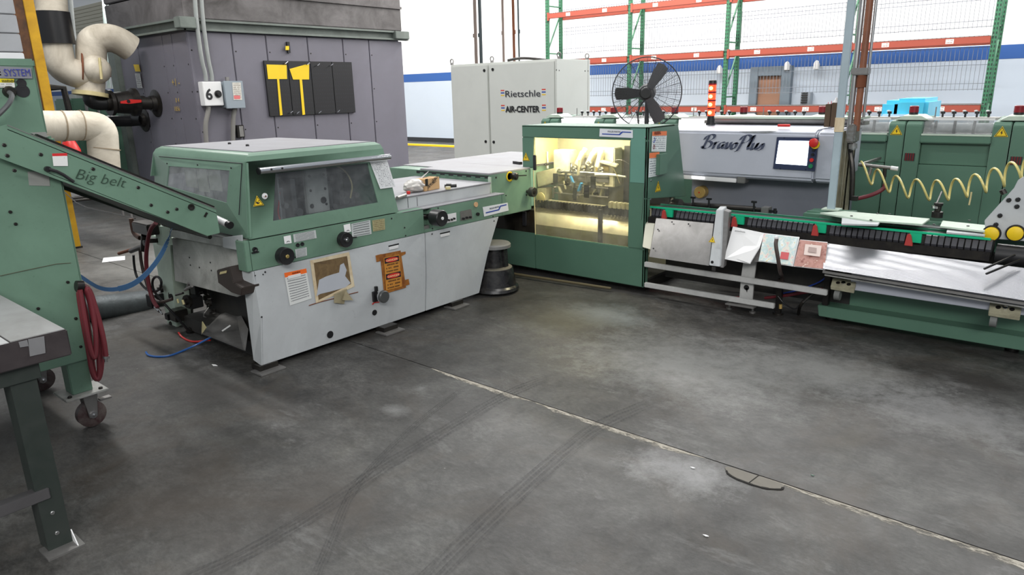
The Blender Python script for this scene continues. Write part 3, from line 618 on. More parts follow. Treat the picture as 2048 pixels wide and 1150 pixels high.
# yellow column and rusty beam
yc = thing('steel_column', (-9.356,2.91,0), 'yellow and rust steel column behind the green press', 'column')
a0 = Vector((-9.356,2.91,0))
out('flange', G().box(a0.x - .02, a0.x, a0.y - .035, a0.y + .07, 0, 3.6), YELP, yc, bev=.004, smooth=False)
out('web', G().box(a0.x - .3, a0.x - .02, a0.y - .05, a0.y - .03, 0, 3.6), RUST, yc, smooth=False)
out('flange', G().box(a0.x - .32, a0.x - .3, a0.y - .35, a0.y + .02, 0, 3.6), RUST, yc, smooth=False)
out('rust_edge', G().box(a0.x - .06, a0.x - .01, a0.y - .27, a0.y - .035, 0, 3.6), mat('dark_rusty_paint', (104, 66, 34), .7, grime=1., dirt=(40, 30, 26), scale=5), yc, smooth=False)
out('base_plate', G().box(a0.x - .34, a0.x + .02, a0.y - .36, a0.y + .08, 0, .02), BLKM, yc, smooth=False)
screws([(a0.x, a0.y - .09, z) for z in (1.02, .86, .74)], X, .03, STEELD, yc, 'bolt', .03)
# background clutter left
t = thing('fire_extinguisher', (-9.95,3.213,1.122), 'red cylinder fixed behind the yellow column', 'extinguisher')
c = Vector((-9.95,3.258,1.35))
out('tank', G().lathe((c.x, c.y, .72), Z, [(0, .09), (.02, .11), (c.z - .95, .11), (c.z - .85, .07), (c.z - .8, .03), (c.z - .62, .03)], 18), RED, t); out('valve_head', G().cyl((c.x, c.y, c.z + .06), (c.x, c.y, c.z + .16), .04), BLKM, t)
out('wall_bracket', G().bar((c.x, c.y, .95), (a0.x - .3, a0.y - .02, .95), .03, .03), BLKM, t)
t = thing('folding_machine', (-14,5.029,0.67), 'far green machine seen behind lagged pipes and red valve', 'machine')
c = Vector((-14,4.727,1.752)); e = Vector((-14,5.442,1.196))
out('body', G().box(-14.8, -14, c.y, e.y + .1, .2, c.z), GREEN2, t, bev=.03); out('top_tray', G().box(-14.9, -13.9, c.y + .3, e.y, c.z, c.z + .08), GREY2, t)
out('rail', G().tube([(-13.95, c.y + .4, c.z - .1), (-13.95, c.y + .4, c.z - .35), (-13.95, e.y - .5, c.z - .35), (-13.95, e.y - .5, c.z - .1)], .03, 8), STEEL, t)
out('leg', G().box(-14.7, -14.5, c.y + .1, c.y + .3, 0, .2), BLKM, t); out('leg', G().box(-14.3, -14.1, e.y - .3, e.y - .1, 0, .2), BLKM, t)
out('side_cabinet', G().box(-13.95, -13.5, e.y - .6, e.y + .05, .1, c.z - .5), GREEN2, t, bev=.02)
c2 = Vector((-13.5,5.104,0.946)); decal('label_strip', rect((-13.5, c2.y - .1, c2.z - .35), Y, Z, .12, .75), printed('strip', (210, 210, 214), (120, 90, 90), 8, 3), t, off=.01)
t = thing('pipe_frame', (-11.5,3.815,1.724), 'dark square tube frame behind yellow column', 'frame')
out('bar', G().tube([(-11.5,3.644,1.896), (-11.5,3.825,1.887), (-11.5,3.843,1.55), (-11.5,3.786,0.812)], .045, 6), BLKM, t); 
out('bar', G().tube([(-11.5,3.644,1.896), (-11.5,3.542,1.322), (-11.5, 3.542, 0)], .03, 6), BLKM, t)
solo('riser_pipe', G().tube([(-22.216,8,4.85), (-22.53,8,3.605), (-22.725,8,2.486)], .06, 10), CON, 'slim pale riser pipe right of the black-wrapped lagged pipe', 'pipe')
for a, b, n_ in (((-35.074,14,6.8), (-36.345,14,2.292), 'left'), ((-34.558,14,6.744), (-35.783,14,2.28), 'right')):
    solo('striped_post', G().tube([a, b], .07, 10), mat('pale_green_post', (206, 222, 216), .5), n_ + ' of the paired pale posts seen beside the oven corner', 'post')
solo('distant_beam', G().bar((-37.164,14,2.809), (-35.668,14,2.808), .1, .12), ORB, 'short orange beam crossing the paired pale posts', 'beam')
# ---------- vertical service pipes behind the air cabinet ----------
for a, b, r_, m_, n_ in (((-8.685,9.4,3.435), (-8.705,9.4,1.898), .028, mat('tan_pipe', (128, 112, 104), .5), 'brownish vertical pipe, leftmost of those above the white cabinet'),
    ((-8.571,9.4,3.424), (-8.587,9.4,1.895), .028, mat('slate_pipe', (52, 62, 66), .5), 'dark slate vertical pipe, second above the white cabinet'),
    ((-8.063,9.4,3.37), (-8.072,9.4,1.881), .02, mat('tan_pipe', (0, 0, 0)), 'thin tan vertical pipe, third above the white cabinet'),
    ((-7.84,9.4,3.347), (-7.829,9.4,1.875), .022, RUST, 'rusty vertical pipe, fourth above the white cabinet'),
    ((-7.735,9.4,3.336), (-7.721,9.4,1.872), .014, mat('slate_pipe', (0, 0, 0)), 'thinnest dark vertical pipe, rightmost above the white cabinet')):
    A_, B_ = Vector(a), Vector(b); solo('service_pipe', G().tube([(B_.x, B_.y, 0), (A_.x, A_.y, 3.6)], r_, 10).lathe((B_.x, B_.y, 2.6), Z, [(0, r_ * 1.3), (.06, r_ * 1.3)], 10), m_, n_, 'pipe')
# ---------- white air cabinet ----------
AY = 8.2; ax0, ax1 = -8.157, -6.076; aH = 2.115; ay1 = 9.02
ac = thing('air_cabinet', (-7.1, 8.6, 0), 'tall off-white air supply cabinet with two doors and eye bolts', 'cabinet')
out('body', G().box(ax0, ax1, AY + .02, ay1, .1, aH), CAB, ac, bev=.01)
out('plinth', G().box(ax0 + .02, ax1 - .02, AY + .05, ay1 - .02, 0, .1), BLKM, ac, bev=.005)
xm = -7.344
for a, b, nm in ((ax0 + .03, xm - .015, 0), (xm + .02, ax1 - .03, 1)):
    dd = out('door', G().box(a, b, AY - .012, AY + .02, .14, aH - .03), CAB, ac, bev=.006)
    lk = [(-7.414,8.19,2.005), (-7.431,8.19,0.957)] if nm == 0 else [(-7.243,8.19,2.013), (-7.266,8.19,0.954)]
    for l_ in lk: out('lock', G().lathe(l_, -Y, [(-.01, .022), (.012, .022), (.012, .012), (.014, .0)], 14), BLK, dd)
out('corner_trim', G().box(ax1 - .025, ax1 + .004, AY - .006, AY + .05, .1, aH).box(ax1 - .04, ax1 + .004, ay1 - .05, ay1 + .002, .1, aH), CAB, ac, bev=.004)
for c in ((-8.201,8.3,2.124), (-7.356,8.3,2.126), (-6.107,8.3,2.12), (-6.15,9.054,2.121)):
    c = Vector(c); b_ = out('eye_bolt', G().cyl((c.x, c.y, aH), (c.x, c.y, aH + .03), .025), STEELD, ac); pts = [(c.x + .033 * math.cos(k), c.y, aH + .055 + .033 * math.sin(k)) for k in (i * math.pi / 6 for i in range(12))]
    out('eye', G().tube(pts, .009, 6, closed=True), STEELD, b_)
DK = mat('cabinet_print_black', (44, 46, 56), .5, grime=0)
text('Rietschle', (-7.003,8.18,1.616), X, Z, .13, DK, ac, width=-6.348 - -7.002)
text('AIR-CENTER', (-7.01,8.18,1.4), X, Z, .12, INK, ac, width=-6.357 - -7.002, bold=.004)
for z, off_ in ((1.616, 0), (1.4, 0)):
    for xx in (-7.1, -6.33):
        for k, cc in enumerate((mat('stripe_red', (206, 70, 60), .5, grime=0), BLUE, mat('stripe_yellow', (226, 190, 70), .5, grime=0))):
            decal('logo_stripe', rect((xx, AY - .012, z + .085 - k * .035), X, Z, .07, .017), cc, ac)
g = G(); vz = 1.292; vy0, vy1 = 8.46, 8.814
vf = out('vent_frame', G().box(ax1, ax1 + .006, vy0 - .02, vy1 + .02, vz - .45, vz + .03), CAB, ac)
for k in range(11): out('vent_slat', G().box(ax1 + .004, ax1 + .012, vy0, vy1, vz - .01 - k * .04, vz + .008 - k * .04), mat('vent_slat_grey', (110, 112, 112), .5, grime=0), vf)
screws([(-6.076,8.198,1.965), (-6.076,8.256,1.959), (-6.076,8.895,1.955), (-6.076,8.973,1.956)], X, .01, BLKM, ac)
out('top_cable', G().tube([(-7.219,8.5,2.145), (-7.056,8.6,2.175), (-6.816,8.6,2.157), (-6.582,8.6,2.125)], .02, 8, 2), BLKM, ac)
# ---------- trimming machine ----------
XT = -3.94
tm = thing('trimming_machine', (-4.65, 3.3, 0), 'green and light grey paper trimming machine with hinged hood and silver bar', 'machine')
def yz(pts, x): return [(x, y, z) for y, z in pts]
# lower grey covers: upright upper face, lower face leaning in
def cover(y0t, y0r, y0b, y1t, y1r, y1b, nm='side_cover'):
    g = G(); t = .02
    T0, T1 = (XT, y0t, .665), (XT, y1t, .665); R0, R1 = (XT, y0r, .362), (XT, y1r, .362); B0, B1 = (XT - .018, y0b, .042), (XT - .018, y1b, .042)
    bm = g.bm; f = [bm.verts.new(p) for p in (T0, T1, R1, R0, B0, B1)]; k = [bm.verts.new((p[0] - t, p[1], p[2])) for p in (T0, T1, R1, R0, B0, B1)]
    for q in ((0, 1, 2, 3), (3, 2, 5, 4)):
        bm.faces.new([f[i] for i in q]); bm.faces.new([k[i] for i in q[::-1]])
    for a, b in ((0, 1), (1, 2), (2, 5), (5, 4), (4, 3), (3, 0)): bm.faces.new((f[a], k[a], k[b], f[b]))
    return out(nm, g, GREY, tm, bev=.003)
ca = cover(2.17, 2.185, 2.16, 3.612, 3.6, 3.585); cb = cover(3.62, 3.608, 3.593, 4.474, 4.318, 4.214)
out('end_return', G().prism([(XT, 2.165, .665), (XT, 2.18, .362), (XT - .018, 2.155, .042), (XT - .11, 2.155, .06), (XT - .1, 2.15, .665)], (0, .012, 0)), GREY, tm, smooth=False)
out('core', G().prism(yz([(2.46, .1), (4.1, .1), (4.2, .36), (4.34, .66), (2.46, .66)], XT - .05), (-1.25, 0, 0)), DARK, tm, smooth=False)
# green control band
out('control_band', G().box(XT - .08, XT, 2.165, 3.61, .667, .857).box(XT - .1, XT, 3.69, 4.52, .667, .85).box(XT - .1, XT - .06, 3.6, 3.7, .667, .85).box(XT - .1, XT, 3.6, 3.7, .667, .69).prism([(XT, 4.52, .667), (XT, 4.62, .667), (XT, 4.56, .85), (XT, 4.52, .85)], (-.1, 0, 0)), GREEN, tm, bev=.004)
out('band_end', G().box(XT - .1, XT - .0, 2.13, 2.168, .667, .857), GREEN, tm, bev=.004)
# hood
hz0, hz1 = .865, 1.372; hb = [(XT - .002, 2.175), (XT - .002, 3.365)]; XB = -5.34
ht = [(-4.0, 2.262), (-4.0, 3.305)]
def hp(y, z, x=None):   # point on sloping hood front
    k = (z - hz0) / (hz1 - .045 - hz0); return Vector((XT - .002 - .055 * k, y, z))
F0, F1 = Vector((XT - .002, 2.175, hz0)), Vector((XT - .002, 3.365, hz0)); F2, F3 = Vector((-3.997, 3.308, 1.325)), Vector((-3.997, 2.245, 1.325))
wi = [(-3.952,2.351,0.951), (-3.95,3.188,0.957), (-3.985,3.15,1.237), (-3.985,2.425,1.237)]
hood = out('hood_front', G().frame([F0, F1, F2, F3], wi, (-.012, 0, 0)), GREEN, tm, merge=True)
GL = glass('dusty_clear_plastic', (235, 238, 240), 1, .04, .035)
def inset(c, k, d): return [Vector(p) + Vector(d) for p in c]
decal('hood_window', inset(wi, 0, (-.006, 0, 0)), GL, tm, t=.003)
# left end face of the hood
L0, L1 = Vector((XB, 2.235, hz0)), F0; L3, L2 = Vector((XB, 2.28, 1.325)), F3
wl = [(-4.986,2.185,1.121), (-4.186,2.185,1.067), (-4.172,2.225,1.266), (-5.02,2.235,1.252)]
out('hood_end', G().frame([L0, L1, L2, L3], wl, (0, .012, 0)), GREEN, tm, merge=True)
decal('end_window', inset(wl, 0, (0, .006, 0)), glass('hazy_bright_plastic', (225, 228, 230), 1, .05, .14), tm, t=.003)  # whitish haze in this pane also stands in for bright reflections
out('door_seam', G().tube([(-5.208,2.262,1.308), (-4.025,2.232,1.315), (-4.024,2.17,1.009)], .003, 6), INK, tm)
out('hood_edge', G().bar(F0 + Vector((-.01, .004, 0)), F3 + Vector((-.01, .004, 0)), .03, .03), GREEN, tm, bev=.008)
R0_, R3_ = Vector((XB, 3.365, hz0)), Vector((XB, 3.3, 1.325))
out('hood_end', G().prism([F1, R0_, R3_, F2], (0, -.012, 0)), GREEN, tm)
out('hood_back', G().prism([L0 + Z * .3, R0_ + Z * .3, R3_, L3], (.012, 0, 0)), GREEN, tm)
T = [Vector((-4.035, 2.29, hz1)), Vector((-4.035, 3.27, hz1)), Vector((-5.3, 3.27, hz1)), Vector((-5.3, 2.33, hz1))]
g = G(); bm = g.bm; a = [bm.verts.new(p) for p in (F3, F2, R3_, L3)]; m_ = [bm.verts.new(p) for p in [Vector((-4.008, 2.262, 1.355)), Vector((-4.008, 3.295, 1.355)), Vector((-5.33, 3.29, 1.355)), Vector((-5.33, 2.3, 1.355))]]; b = [bm.verts.new(p) for p in T]
for i in range(4): bm.faces.new((a[i], a[(i + 1) % 4], m_[(i + 1) % 4], m_[i])); bm.faces.new((m_[i], m_[(i + 1) % 4], b[(i + 1) % 4], b[i]))
bm.faces.new(b); bm.faces.new(a[::-1]); out('hood_roof', g, GREEN, tm)
out('roof_sheet', G().box(-5.27, -4.06, 2.33, 3.255, hz1 - .002, hz1 + .005), TOPG, tm, bev=.002)
screws([(-4.896,2.638,1.378), (-4.554,2.582,1.378)], Z, .012, BLK, tm, h=.012)
screws([(-5.026,2.23,1.269), (-4.586,2.23,1.28), (-4.149,2.225,1.282)], -Y, .005, BLK, tm)
# silver bar
b0, b1 = Vector((-3.945,2.289,1.268)), Vector((-3.945,3.318,1.266)); b1.z = b0.z = (b0.z + b1.z) / 2
br = out('handle_bar', G().cyl(b0, b1, .021, n=20), CHROME, tm)
out('end_cap', G().cyl(b0 - Y * .004, b0 + Y * .004, .0215), BLK, br)
screws([b0 + Vector((.02, .075, .005)), b0 + Vector((.02, .15, .005))], X, .007, BLK, br, 'set_screw')
out('bar_mount', G().cyl(b0 + Vector((-.05, .12, 0)), b0 + Vector((0, .12, 0)), .012).cyl(b1 + Vector((-.05, -.12, 0)), b1 + Vector((0, -.12, 0)), .012), STEELD, br)
# inside of hood
out('back_plate', G().box(-5.0, -4.9, 2.5, 3.25, .87, 1.3), mat('inner_grey', (150, 150, 150), .5, grime=.6), tm, smooth=False)
k = out('knife_bridge', G().box(-4.5, -4.4, 2.5, 3.3, .95, 1.1).box(-4.45, -4.36, 2.55, 3.25, 1.1, 1.14), DARK, tm, bev=.01)
g = G()
for i in range(9): g.cyl((-4.36, 2.45 + i * .1, .92 + .03 * (i % 3)), (-4.26, 2.45 + i * .1, .92 + .03 * (i % 3)), .02 + .008 * (i % 2)); g.box(-4.5, -4.3, 2.42 + i * .1, 2.46 + i * .1, .87, 1.0 + .05 * (i % 4))
out('clamp_linkage', g, STEELD, tm, bev=.003)
pl = out('side_plate', G().box(-4.3, -4.26, 2.82, 3.0, .9, 1.28), mat('inner_light_plate', (190, 190, 184), .5, grime=.5), tm, bev=.005)
screws([(-4.26, y, z) for y in (2.85, 2.97) for z in (.95, 1.06, 1.16, 1.24)], X, .01, BLK, pl)
out('red_cable', G().tube([(-4.12, 2.52, 1.1), (-4.1, 2.5, 1.04), (-4.12, 2.49, .97), (-4.1, 2.5, .89)], .005, 6, 2), RED, tm)
out('yellow_hose', G().tube([(-4.3, 3.0, 1.24), (-4.2, 3.1, 1.2), (-4.18, 3.16, 1.08), (-4.24, 3.17, .97)], .006, 6, 2), CREAM, tm)
out('inner_table', G().box(-5.3, -4.02, 2.2, 3.34, .845, .867), STEELD, tm, smooth=False)
out('bright_guide', G().box(-4.4, -4.1, 3.05, 3.3, .87, .92), STEELD, tm, bev=.004)
# small assembly visible through end window
for a_, b_, z_ in ((-5.0, -4.84, 1.1), (-4.82, -4.68, 1.08), (-4.66, -4.5, 1.1)): out('paper_note', G().box(a_, b_, 2.33, 2.334, z_, 1.25), mat('inner_paper_note', (226, 222, 200), .6, grime=.2), tm, smooth=False)
out('end_backing', G().box(-5.25, -4.1, 2.5, 2.51, .87, 1.3), mat('inner_grey', (0, 0, 0)), tm, smooth=False)
g = G()
for x in (-4.78, -4.66): g.cyl((x, 2.36, .92), (x, 2.36, 1.1), .014).cyl((x, 2.36, 1.1), (x, 2.36, 1.13), .03).cyl((x, 2.36, .96), (x, 2.36, .99), .035)
out('adjuster', g.box(-4.9, -4.5, 2.34, 2.38, .9, .95), BLKM, tm)
# decals, knobs
tri_sign((-3.955,2.266,1.079), Y, Vector((-.12, 0, 1)), .072, tm, hand=True)
o = out('lock_disc', G().lathe((-3.955,2.315,1.112), X, [(0, .019), (.004, .019), (.004, .008), (.012, .007), (.012, 0)], 20), WHITE, tm)
out('lock_core', G().cyl(Vector((-3.955,2.315,1.112)) + X * .01, Vector((-3.955,2.315,1.112)) + X * .014, .005), RUST, o)
decal('instruction_sheet', [(-3.955,3.219,1.049), (-3.955,3.359,1.047), (-3.985,3.323,1.246), (-3.985,3.168,1.242)], printed('sheet', (214, 216, 218), (110, 112, 120), 18, 7, dens=.42), tm, off=.004)
PL = printed('data_plate', (188, 192, 192), (90, 96, 98), 6, 9, dens=.6)
for c in ([(-3.938,2.473,0.794), (-3.938,2.644,0.794), (-3.938,2.642,0.848), (-3.938,2.472,0.847)], [(-3.938,2.475,0.691), (-3.938,2.558,0.692), (-3.938,2.561,0.748), (-3.938,2.475,0.748)],
          [(-3.938,2.929,0.749), (-3.938,3.099,0.745), (-3.938,3.096,0.846), (-3.938,2.93,0.843)]): decal('data_plate', c, PL, tm)
decal('data_plate', [(-3.938,3.114,0.76), (-3.938,3.224,0.757), (-3.938,3.227,0.837), (-3.938,3.113,0.84)], printed('tan_plate', (164, 158, 118), (120, 110, 80), 6, 5, mess=.3), tm, label='tan stained plate')
for c in ([(-3.938,2.404,0.797), (-3.938,2.455,0.794), (-3.938,2.454,0.846), (-3.938,2.403,0.845)], [(-3.938,2.87,0.79), (-3.938,2.925,0.791), (-3.938,2.922,0.848), (-3.938,2.867,0.846)]):
    p = decal('dial_plate', c, PAPER, tm); m0 = (Vector(c[0]) + Vector(c[1])) / 2
    out('dial_mark', G().tube([m0 + Vector((.004, .012 * math.cos(k), .006 + .01 * math.sin(k))) for k in (.3, .9, 1.57, 2.2, 2.8)], .0015, 5), INK, p)
o = out('dial_window', G().lathe((-3.938,2.496,0.773), X, [(0, .0), (.001, .013), (.006, .013), (.006, .009), (.003, .0)], 16).lathe((-3.938,2.53,0.774), X, [(0, .0), (.001, .013), (.006, .013), (.006, .009), (.003, .0)], 16), BLK, tm)
handwheel((-3.94,2.355,0.737), X, .055, .06, tm, cap=mat('brass_cap', (170, 150, 90), .4, .5), capr=.22, lever=(XT + .02, 2.461, .70))
handwheel((-3.94,2.822,0.76), X, .052, .05, tm, cap=CHROME, capr=.3, lever=(XT + .02, 2.953, .75))
out('spindle', G().lathe(Vector((-3.94,2.822,0.76)) + X * .05, X, [(0, .02), (.02, .02), (.02, .015), (.045, .015), (.045, .009), (.05, .009)], 18), CHROME, tm)
handwheel((-3.965,3.677,0.782), X, .062, .1, tm, cap=WHITE, capr=.2, base=.06)
out('notch_screw', G().box(XT - .06, XT - .02, 3.61, 3.68, .69, .715), STEELD, tm)
out('shaft', G().cyl((XT - .04, 3.6, .79), (XT - .04, 3.68, .78), .02), BLKM, tm)
for p_, r_ in (((-3.955,2.686,0.103), .026), ((-3.95,3.08,0.162), .021)):
    out('port_plug', G().lathe(p_, X, [(-.01, r_), (.003, r_), (.0035, 0)], 20), BLK, tm)
hw = out('hand_knob', G().lathe(Vector((-3.94,3.107,0.291)), X, [(0, .02), (.05, .02), (.05, .04), (.06, .045), (.085, .045), (.09, .04), (.09, .0)], 22), mat('dark_grey_knob', (70, 72, 72), .35), tm)
out('index_ring', G().lathe(Vector((-3.94,3.107,0.291)) + X * .058, X, [(0, .046), (.008, .046)], 22), CHROME, hw); out('knob_bracket', G().box(XT, XT + .02, 3.062, 3.098, .25, .325).box(XT, XT + .02, 3.087, 3.105, .325, .36), BLK, hw)
ar = out('rotation_arrow', G().prism([(-3.938,3.054,0.236), (-3.938,3.073,0.246), (-3.938,3.124,0.238), (-3.938,3.123,0.23), (-3.938,3.077,0.238), (-3.938,3.058,0.227)], (.001, 0, 0)), RED, tm, smooth=False)
for px in ((574, 594, 549, 557), (776, 798, 487, 495), (878, 900, 464, 471)):
    pass
for a, b, z0_, in (((-3.94,2.397,0.584), (-3.94,2.505,0.581), 0), ((-3.94,3.246,0.619), (-3.94,3.346,0.616), 0), ((-3.94,3.77,0.624), (-3.94,3.881,0.621), 0)):
    a, b = Vector(a), Vector(b); z = (a.z + b.z) / 2 + .004
    h = out('grip_slot', G().box(XT - .002, XT + .001, a.y, b.y, z + .002, z + .012), BLK, tm, smooth=False)
    out('grip_lip', G().prism([(XT, a.y + .003, z), (XT, b.y - .01, z), (XT, b.y - .01, z - .022), (XT, a.y + .003, z - .022)], (.008, 0, 0)), WHITE, h, bev=.002)
screws([(-3.94,2.178,0.638), (-3.94,2.232,0.633)], X, .0045, BLK, tm)
screws([(-3.94,3.411,0.741), (-3.94,3.293,0.827), (-3.94,3.685,0.646), (-3.94,3.416,0.68), (-3.94,3.764,0.838), (-3.94,4.576,0.834), (-3.94,4.4,0.677), (-3.94,4.411,0.637), (-3.94,3.694,0.688), (-3.97,4.181,0.061), (-3.97,3.659,0.059), (-3.97,3.405,0.058), (-3.97,2.225,0.057), (-3.94,2.187,0.366), (-3.94,2.248,0.645)], X, .006, BLK, tm)
o = out('socket_knob', G().lathe((-3.94,2.196,0.799), X, [(0, .016), (.012, .016), (.012, .009), (.004, 0)], 12).box(XT, XT + .01, 2.173, 2.219, .778, .785), BLK, tm)
# warning sheet
wl_ = decal('warning_label', [(-3.938,2.393,0.39), (-3.938,2.558,0.398), (-3.938,2.541,0.608), (-3.938,2.377,0.612)], printed('warn', (214, 216, 214), (120, 122, 126), 13, 7, head=(240, 110, 40), headh=.14, dens=.6), tm)
text('WARNING', Vector((-3.938,2.433,0.59)), Vector((-3.938,2.523,0.591)) - Vector((-3.938,2.433,0.59)), Z, .018, mat('brown_print', (110, 40, 20), .5, grime=0), wl_, width=.062)
# remains of a torn poster: cream tape frame around brown glue
TP = mat('aged_cream_tape', (214, 200, 170), .6, grime=.5, dirt=(150, 110, 60), scale=12)
o_ = [(-3.938,2.589,0.355), (-3.938,2.914,0.4), (-3.938,2.893,0.652), (-3.938,2.577,0.654)]; i_ = [(-3.938,2.611,0.374), (-3.938,2.886,0.424), (-3.938,2.873,0.628), (-3.938,2.602,0.633)]
glue = decal('glue_remains', i_, mat('brown_glue_residue', (122, 100, 66), .7, grime=.8, dirt=(70, 52, 36), scale=14), tm, off=.0012)
tf = out('tape_frame', G().frame(o_, i_, (.0015, 0, 0)), TP, tm, smooth=False)
out('bare_patch', G().prism([(-3.938,2.598,0.405), (-3.938,2.63,0.51), (-3.938,2.688,0.522), (-3.938,2.737,0.525), (-3.938,2.795,0.527), (-3.938,2.809,0.577), (-3.938,2.839,0.585), (-3.938,2.858,0.531), (-3.938,2.841,0.492), (-3.938,2.882,0.432), (-3.938,2.833,0.411), (-3.938,2.708,0.411), (-3.938,2.627,0.413)], (.003, 0, 0)), mat('bare_grey_paint', (178, 182, 190), .42, grime=.1), tm, smooth=False)
out('peeled_flap', G().prism([(-3.93,2.726,0.326), (-3.93,2.733,0.389), (-3.93,2.826,0.403), (-3.93,2.79,0.303)], (.012, .01, 0)).prism([(-3.91,2.779,0.338), (-3.92,2.818,0.399), (-3.9,2.859,0.32)], (.01, 0, 0)), mat('dirty_paper_flap', (150, 140, 112), .8, grime=.6, scale=9), tm, smooth=False)
out('rust_scratch', G().tube([(-3.938,2.534,0.355), (-3.938,2.621,0.358), (-3.938,2.735,0.355), (-3.938,2.87,0.355), (-3.938,2.94,0.353)], .003, 5), RUST, tm)
# two danger stickers on old tape
AMB = printed('amber_sticker', (196, 132, 52), (50, 30, 20), 5, 4, dens=.5, mess=.25, margin=.1)
tp = out('old_tape', G().prism([(-3.938,3.171,0.284), (-3.938,3.385,0.284), (-3.938,3.356,0.577), (-3.938,3.161,0.583)], (.0012, 0, 0)).prism([(-3.937,3.124,0.535), (-3.937,3.179,0.535), (-3.937,3.174,0.585), (-3.937,3.119,0.584)], (.0012, 0, 0)).prism([(-3.937,3.351,0.532), (-3.937,3.401,0.542), (-3.937,3.403,0.56), (-3.937,3.349,0.563)], (.0012, 0, 0)).prism([(-3.937,3.366,0.301), (-3.937,3.421,0.3), (-3.937,3.415,0.345), (-3.937,3.36,0.345)], (.0012, 0, 0)), mat('rusty_old_tape', (168, 110, 44), .5, grime=.9, dirt=(96, 40, 20), scale=16), tm, smooth=False)
for c in ([(-3.935,3.191,0.432), (-3.935,3.34,0.427), (-3.935,3.336,0.55), (-3.935,3.188,0.553)], [(-3.935,3.189,0.307), (-3.935,3.344,0.302), (-3.935,3.345,0.426), (-3.935,3.191,0.432)]):
    s = decal('danger_sticker', c, AMB, tp); c = [Vector(q) for q in c]; xd = (c[1] - c[0]); yd = c[3] - c[0]; ce = c[0] + xd * .5 + yd * .8
    blk = [c[0] + xd * u + yd * v + X * .002 for u, v in ((.04, .63), (.96, .63), (.96, .97), (.04, .97))]; out('sticker_header', G().prism(blk, (.0008, 0, 0)), INK, s, smooth=False)
    out('danger_oval', G().prism([ce + xd * .42 * math.cos(k) + yd * .14 * math.sin(k) + X * .003 for k in (i * math.pi / 10 for i in range(20))], (.0008, 0, 0)), RED, s, smooth=False)
    text('DANGER', ce - xd * .36 - yd * .07 + X * .004, xd, yd, .022, mat('pale_print', (240, 220, 170), .5, grime=0), s, width=xd.length * .72, off=.0)
# logo plate and control panels on the band
def logo_plate(c, parent, nx, off=.002):
    p = decal('logo_plate', c, mat('logo_plate_white', (222, 224, 230), .4, grime=0), parent, off=off); c = [Vector(q) for q in c]; xd, yd = c[1] - c[0], c[3] - c[0]; n = xd.cross(yd).normalized() * (off + .001)
    P2 = lambda u, v: c[0] + xd * u + yd * v + n
    out('logo_line', G().prism([P2(.08, .28), P2(.62, .28), P2(.7, .62), P2(.94, .62), P2(.94, .74), P2(.67, .74), P2(.59, .4), P2(.08, .4)], n.normalized() * .0008), BLUE, p, smooth=False)
    text('MULLER MARTINI', P2(.25, .58), xd, yd, .02, GINK, p, width=xd.length * .38, off=.0); return p
logo_plate([(-3.938,4.285,0.694), (-3.938,4.602,0.7), (-3.938,4.591,0.771), (-3.938,4.271,0.776)], tm, X)
pn = decal('switch_panel', [(-3.938,3.763,0.705), (-3.938,3.958,0.707), (-3.938,3.957,0.775), (-3.938,3.763,0.776)], WHITE, tm)
out('red_button', G().lathe((-3.938,3.819,0.732), X, [(0, .015), (.02, .015), (.024, .01), (.024, 0)], 16), RED, pn)
for p_ in ((-3.938,3.864,0.729), (-3.938,3.897,0.728), (-3.938,3.925,0.732)): out('push_button', G().lathe(p_, X, [(0, .008), (.016, .008), (.016, 0)], 12), BLK, pn)
pn = decal('dial_panel', [(-3.938,4.004,0.7), (-3.938,4.145,0.699), (-3.938,4.132,0.779), (-3.938,4.003,0.777)], STEELD, tm)
for p_ in ((-3.938,4.028,0.716), (-3.938,4.069,0.718), (-3.938,4.11,0.716)): out('push_button', G().lathe(p_, X, [(0, .009), (.018, .009), (.018, 0)], 12), BLK, pn)
out('pressure_gauge', G().lathe((-3.938,4.187,0.809), X, [(0, .021), (.01, .021), (.01, .018), (.008, 0)], 20), mat('copper_gauge', (212, 170, 130), .4, grime=0), tm)
out('star_knob', G().lathe((-3.938,4.195,0.729), X, [(0, .008), (.008, .014), (.024, .014), (.026, 0)], 10), BLK, tm)
# upper table behind the band
out('table_box', G().prism(yz([(3.4, .85), (4.49, .85), (4.5, .94), (3.4, .94)], -4.045), (-.9, 0, 0)), GREY, tm, smooth=False, bev=.003)
out('table_top', G().box(-5.0, -4.035, 3.4, 4.5, .94, .95), TOPG, tm, bev=.003)
out('ledge', G().box(-4.05, XT, 3.4, 4.56, .848, .856), TOPG, tm, bev=.002)
out('table_bracket', G().box(-4.04, -4.0, 3.37, 3.4, .85, .9), BLK, tm)
out('panel_seam', G().box(-4.0455, -4.043, 3.55, 3.553, .86, .935).box(-4.0455, -4.043, 3.645, 3.648, .86, .93), INK, tm, smooth=False)
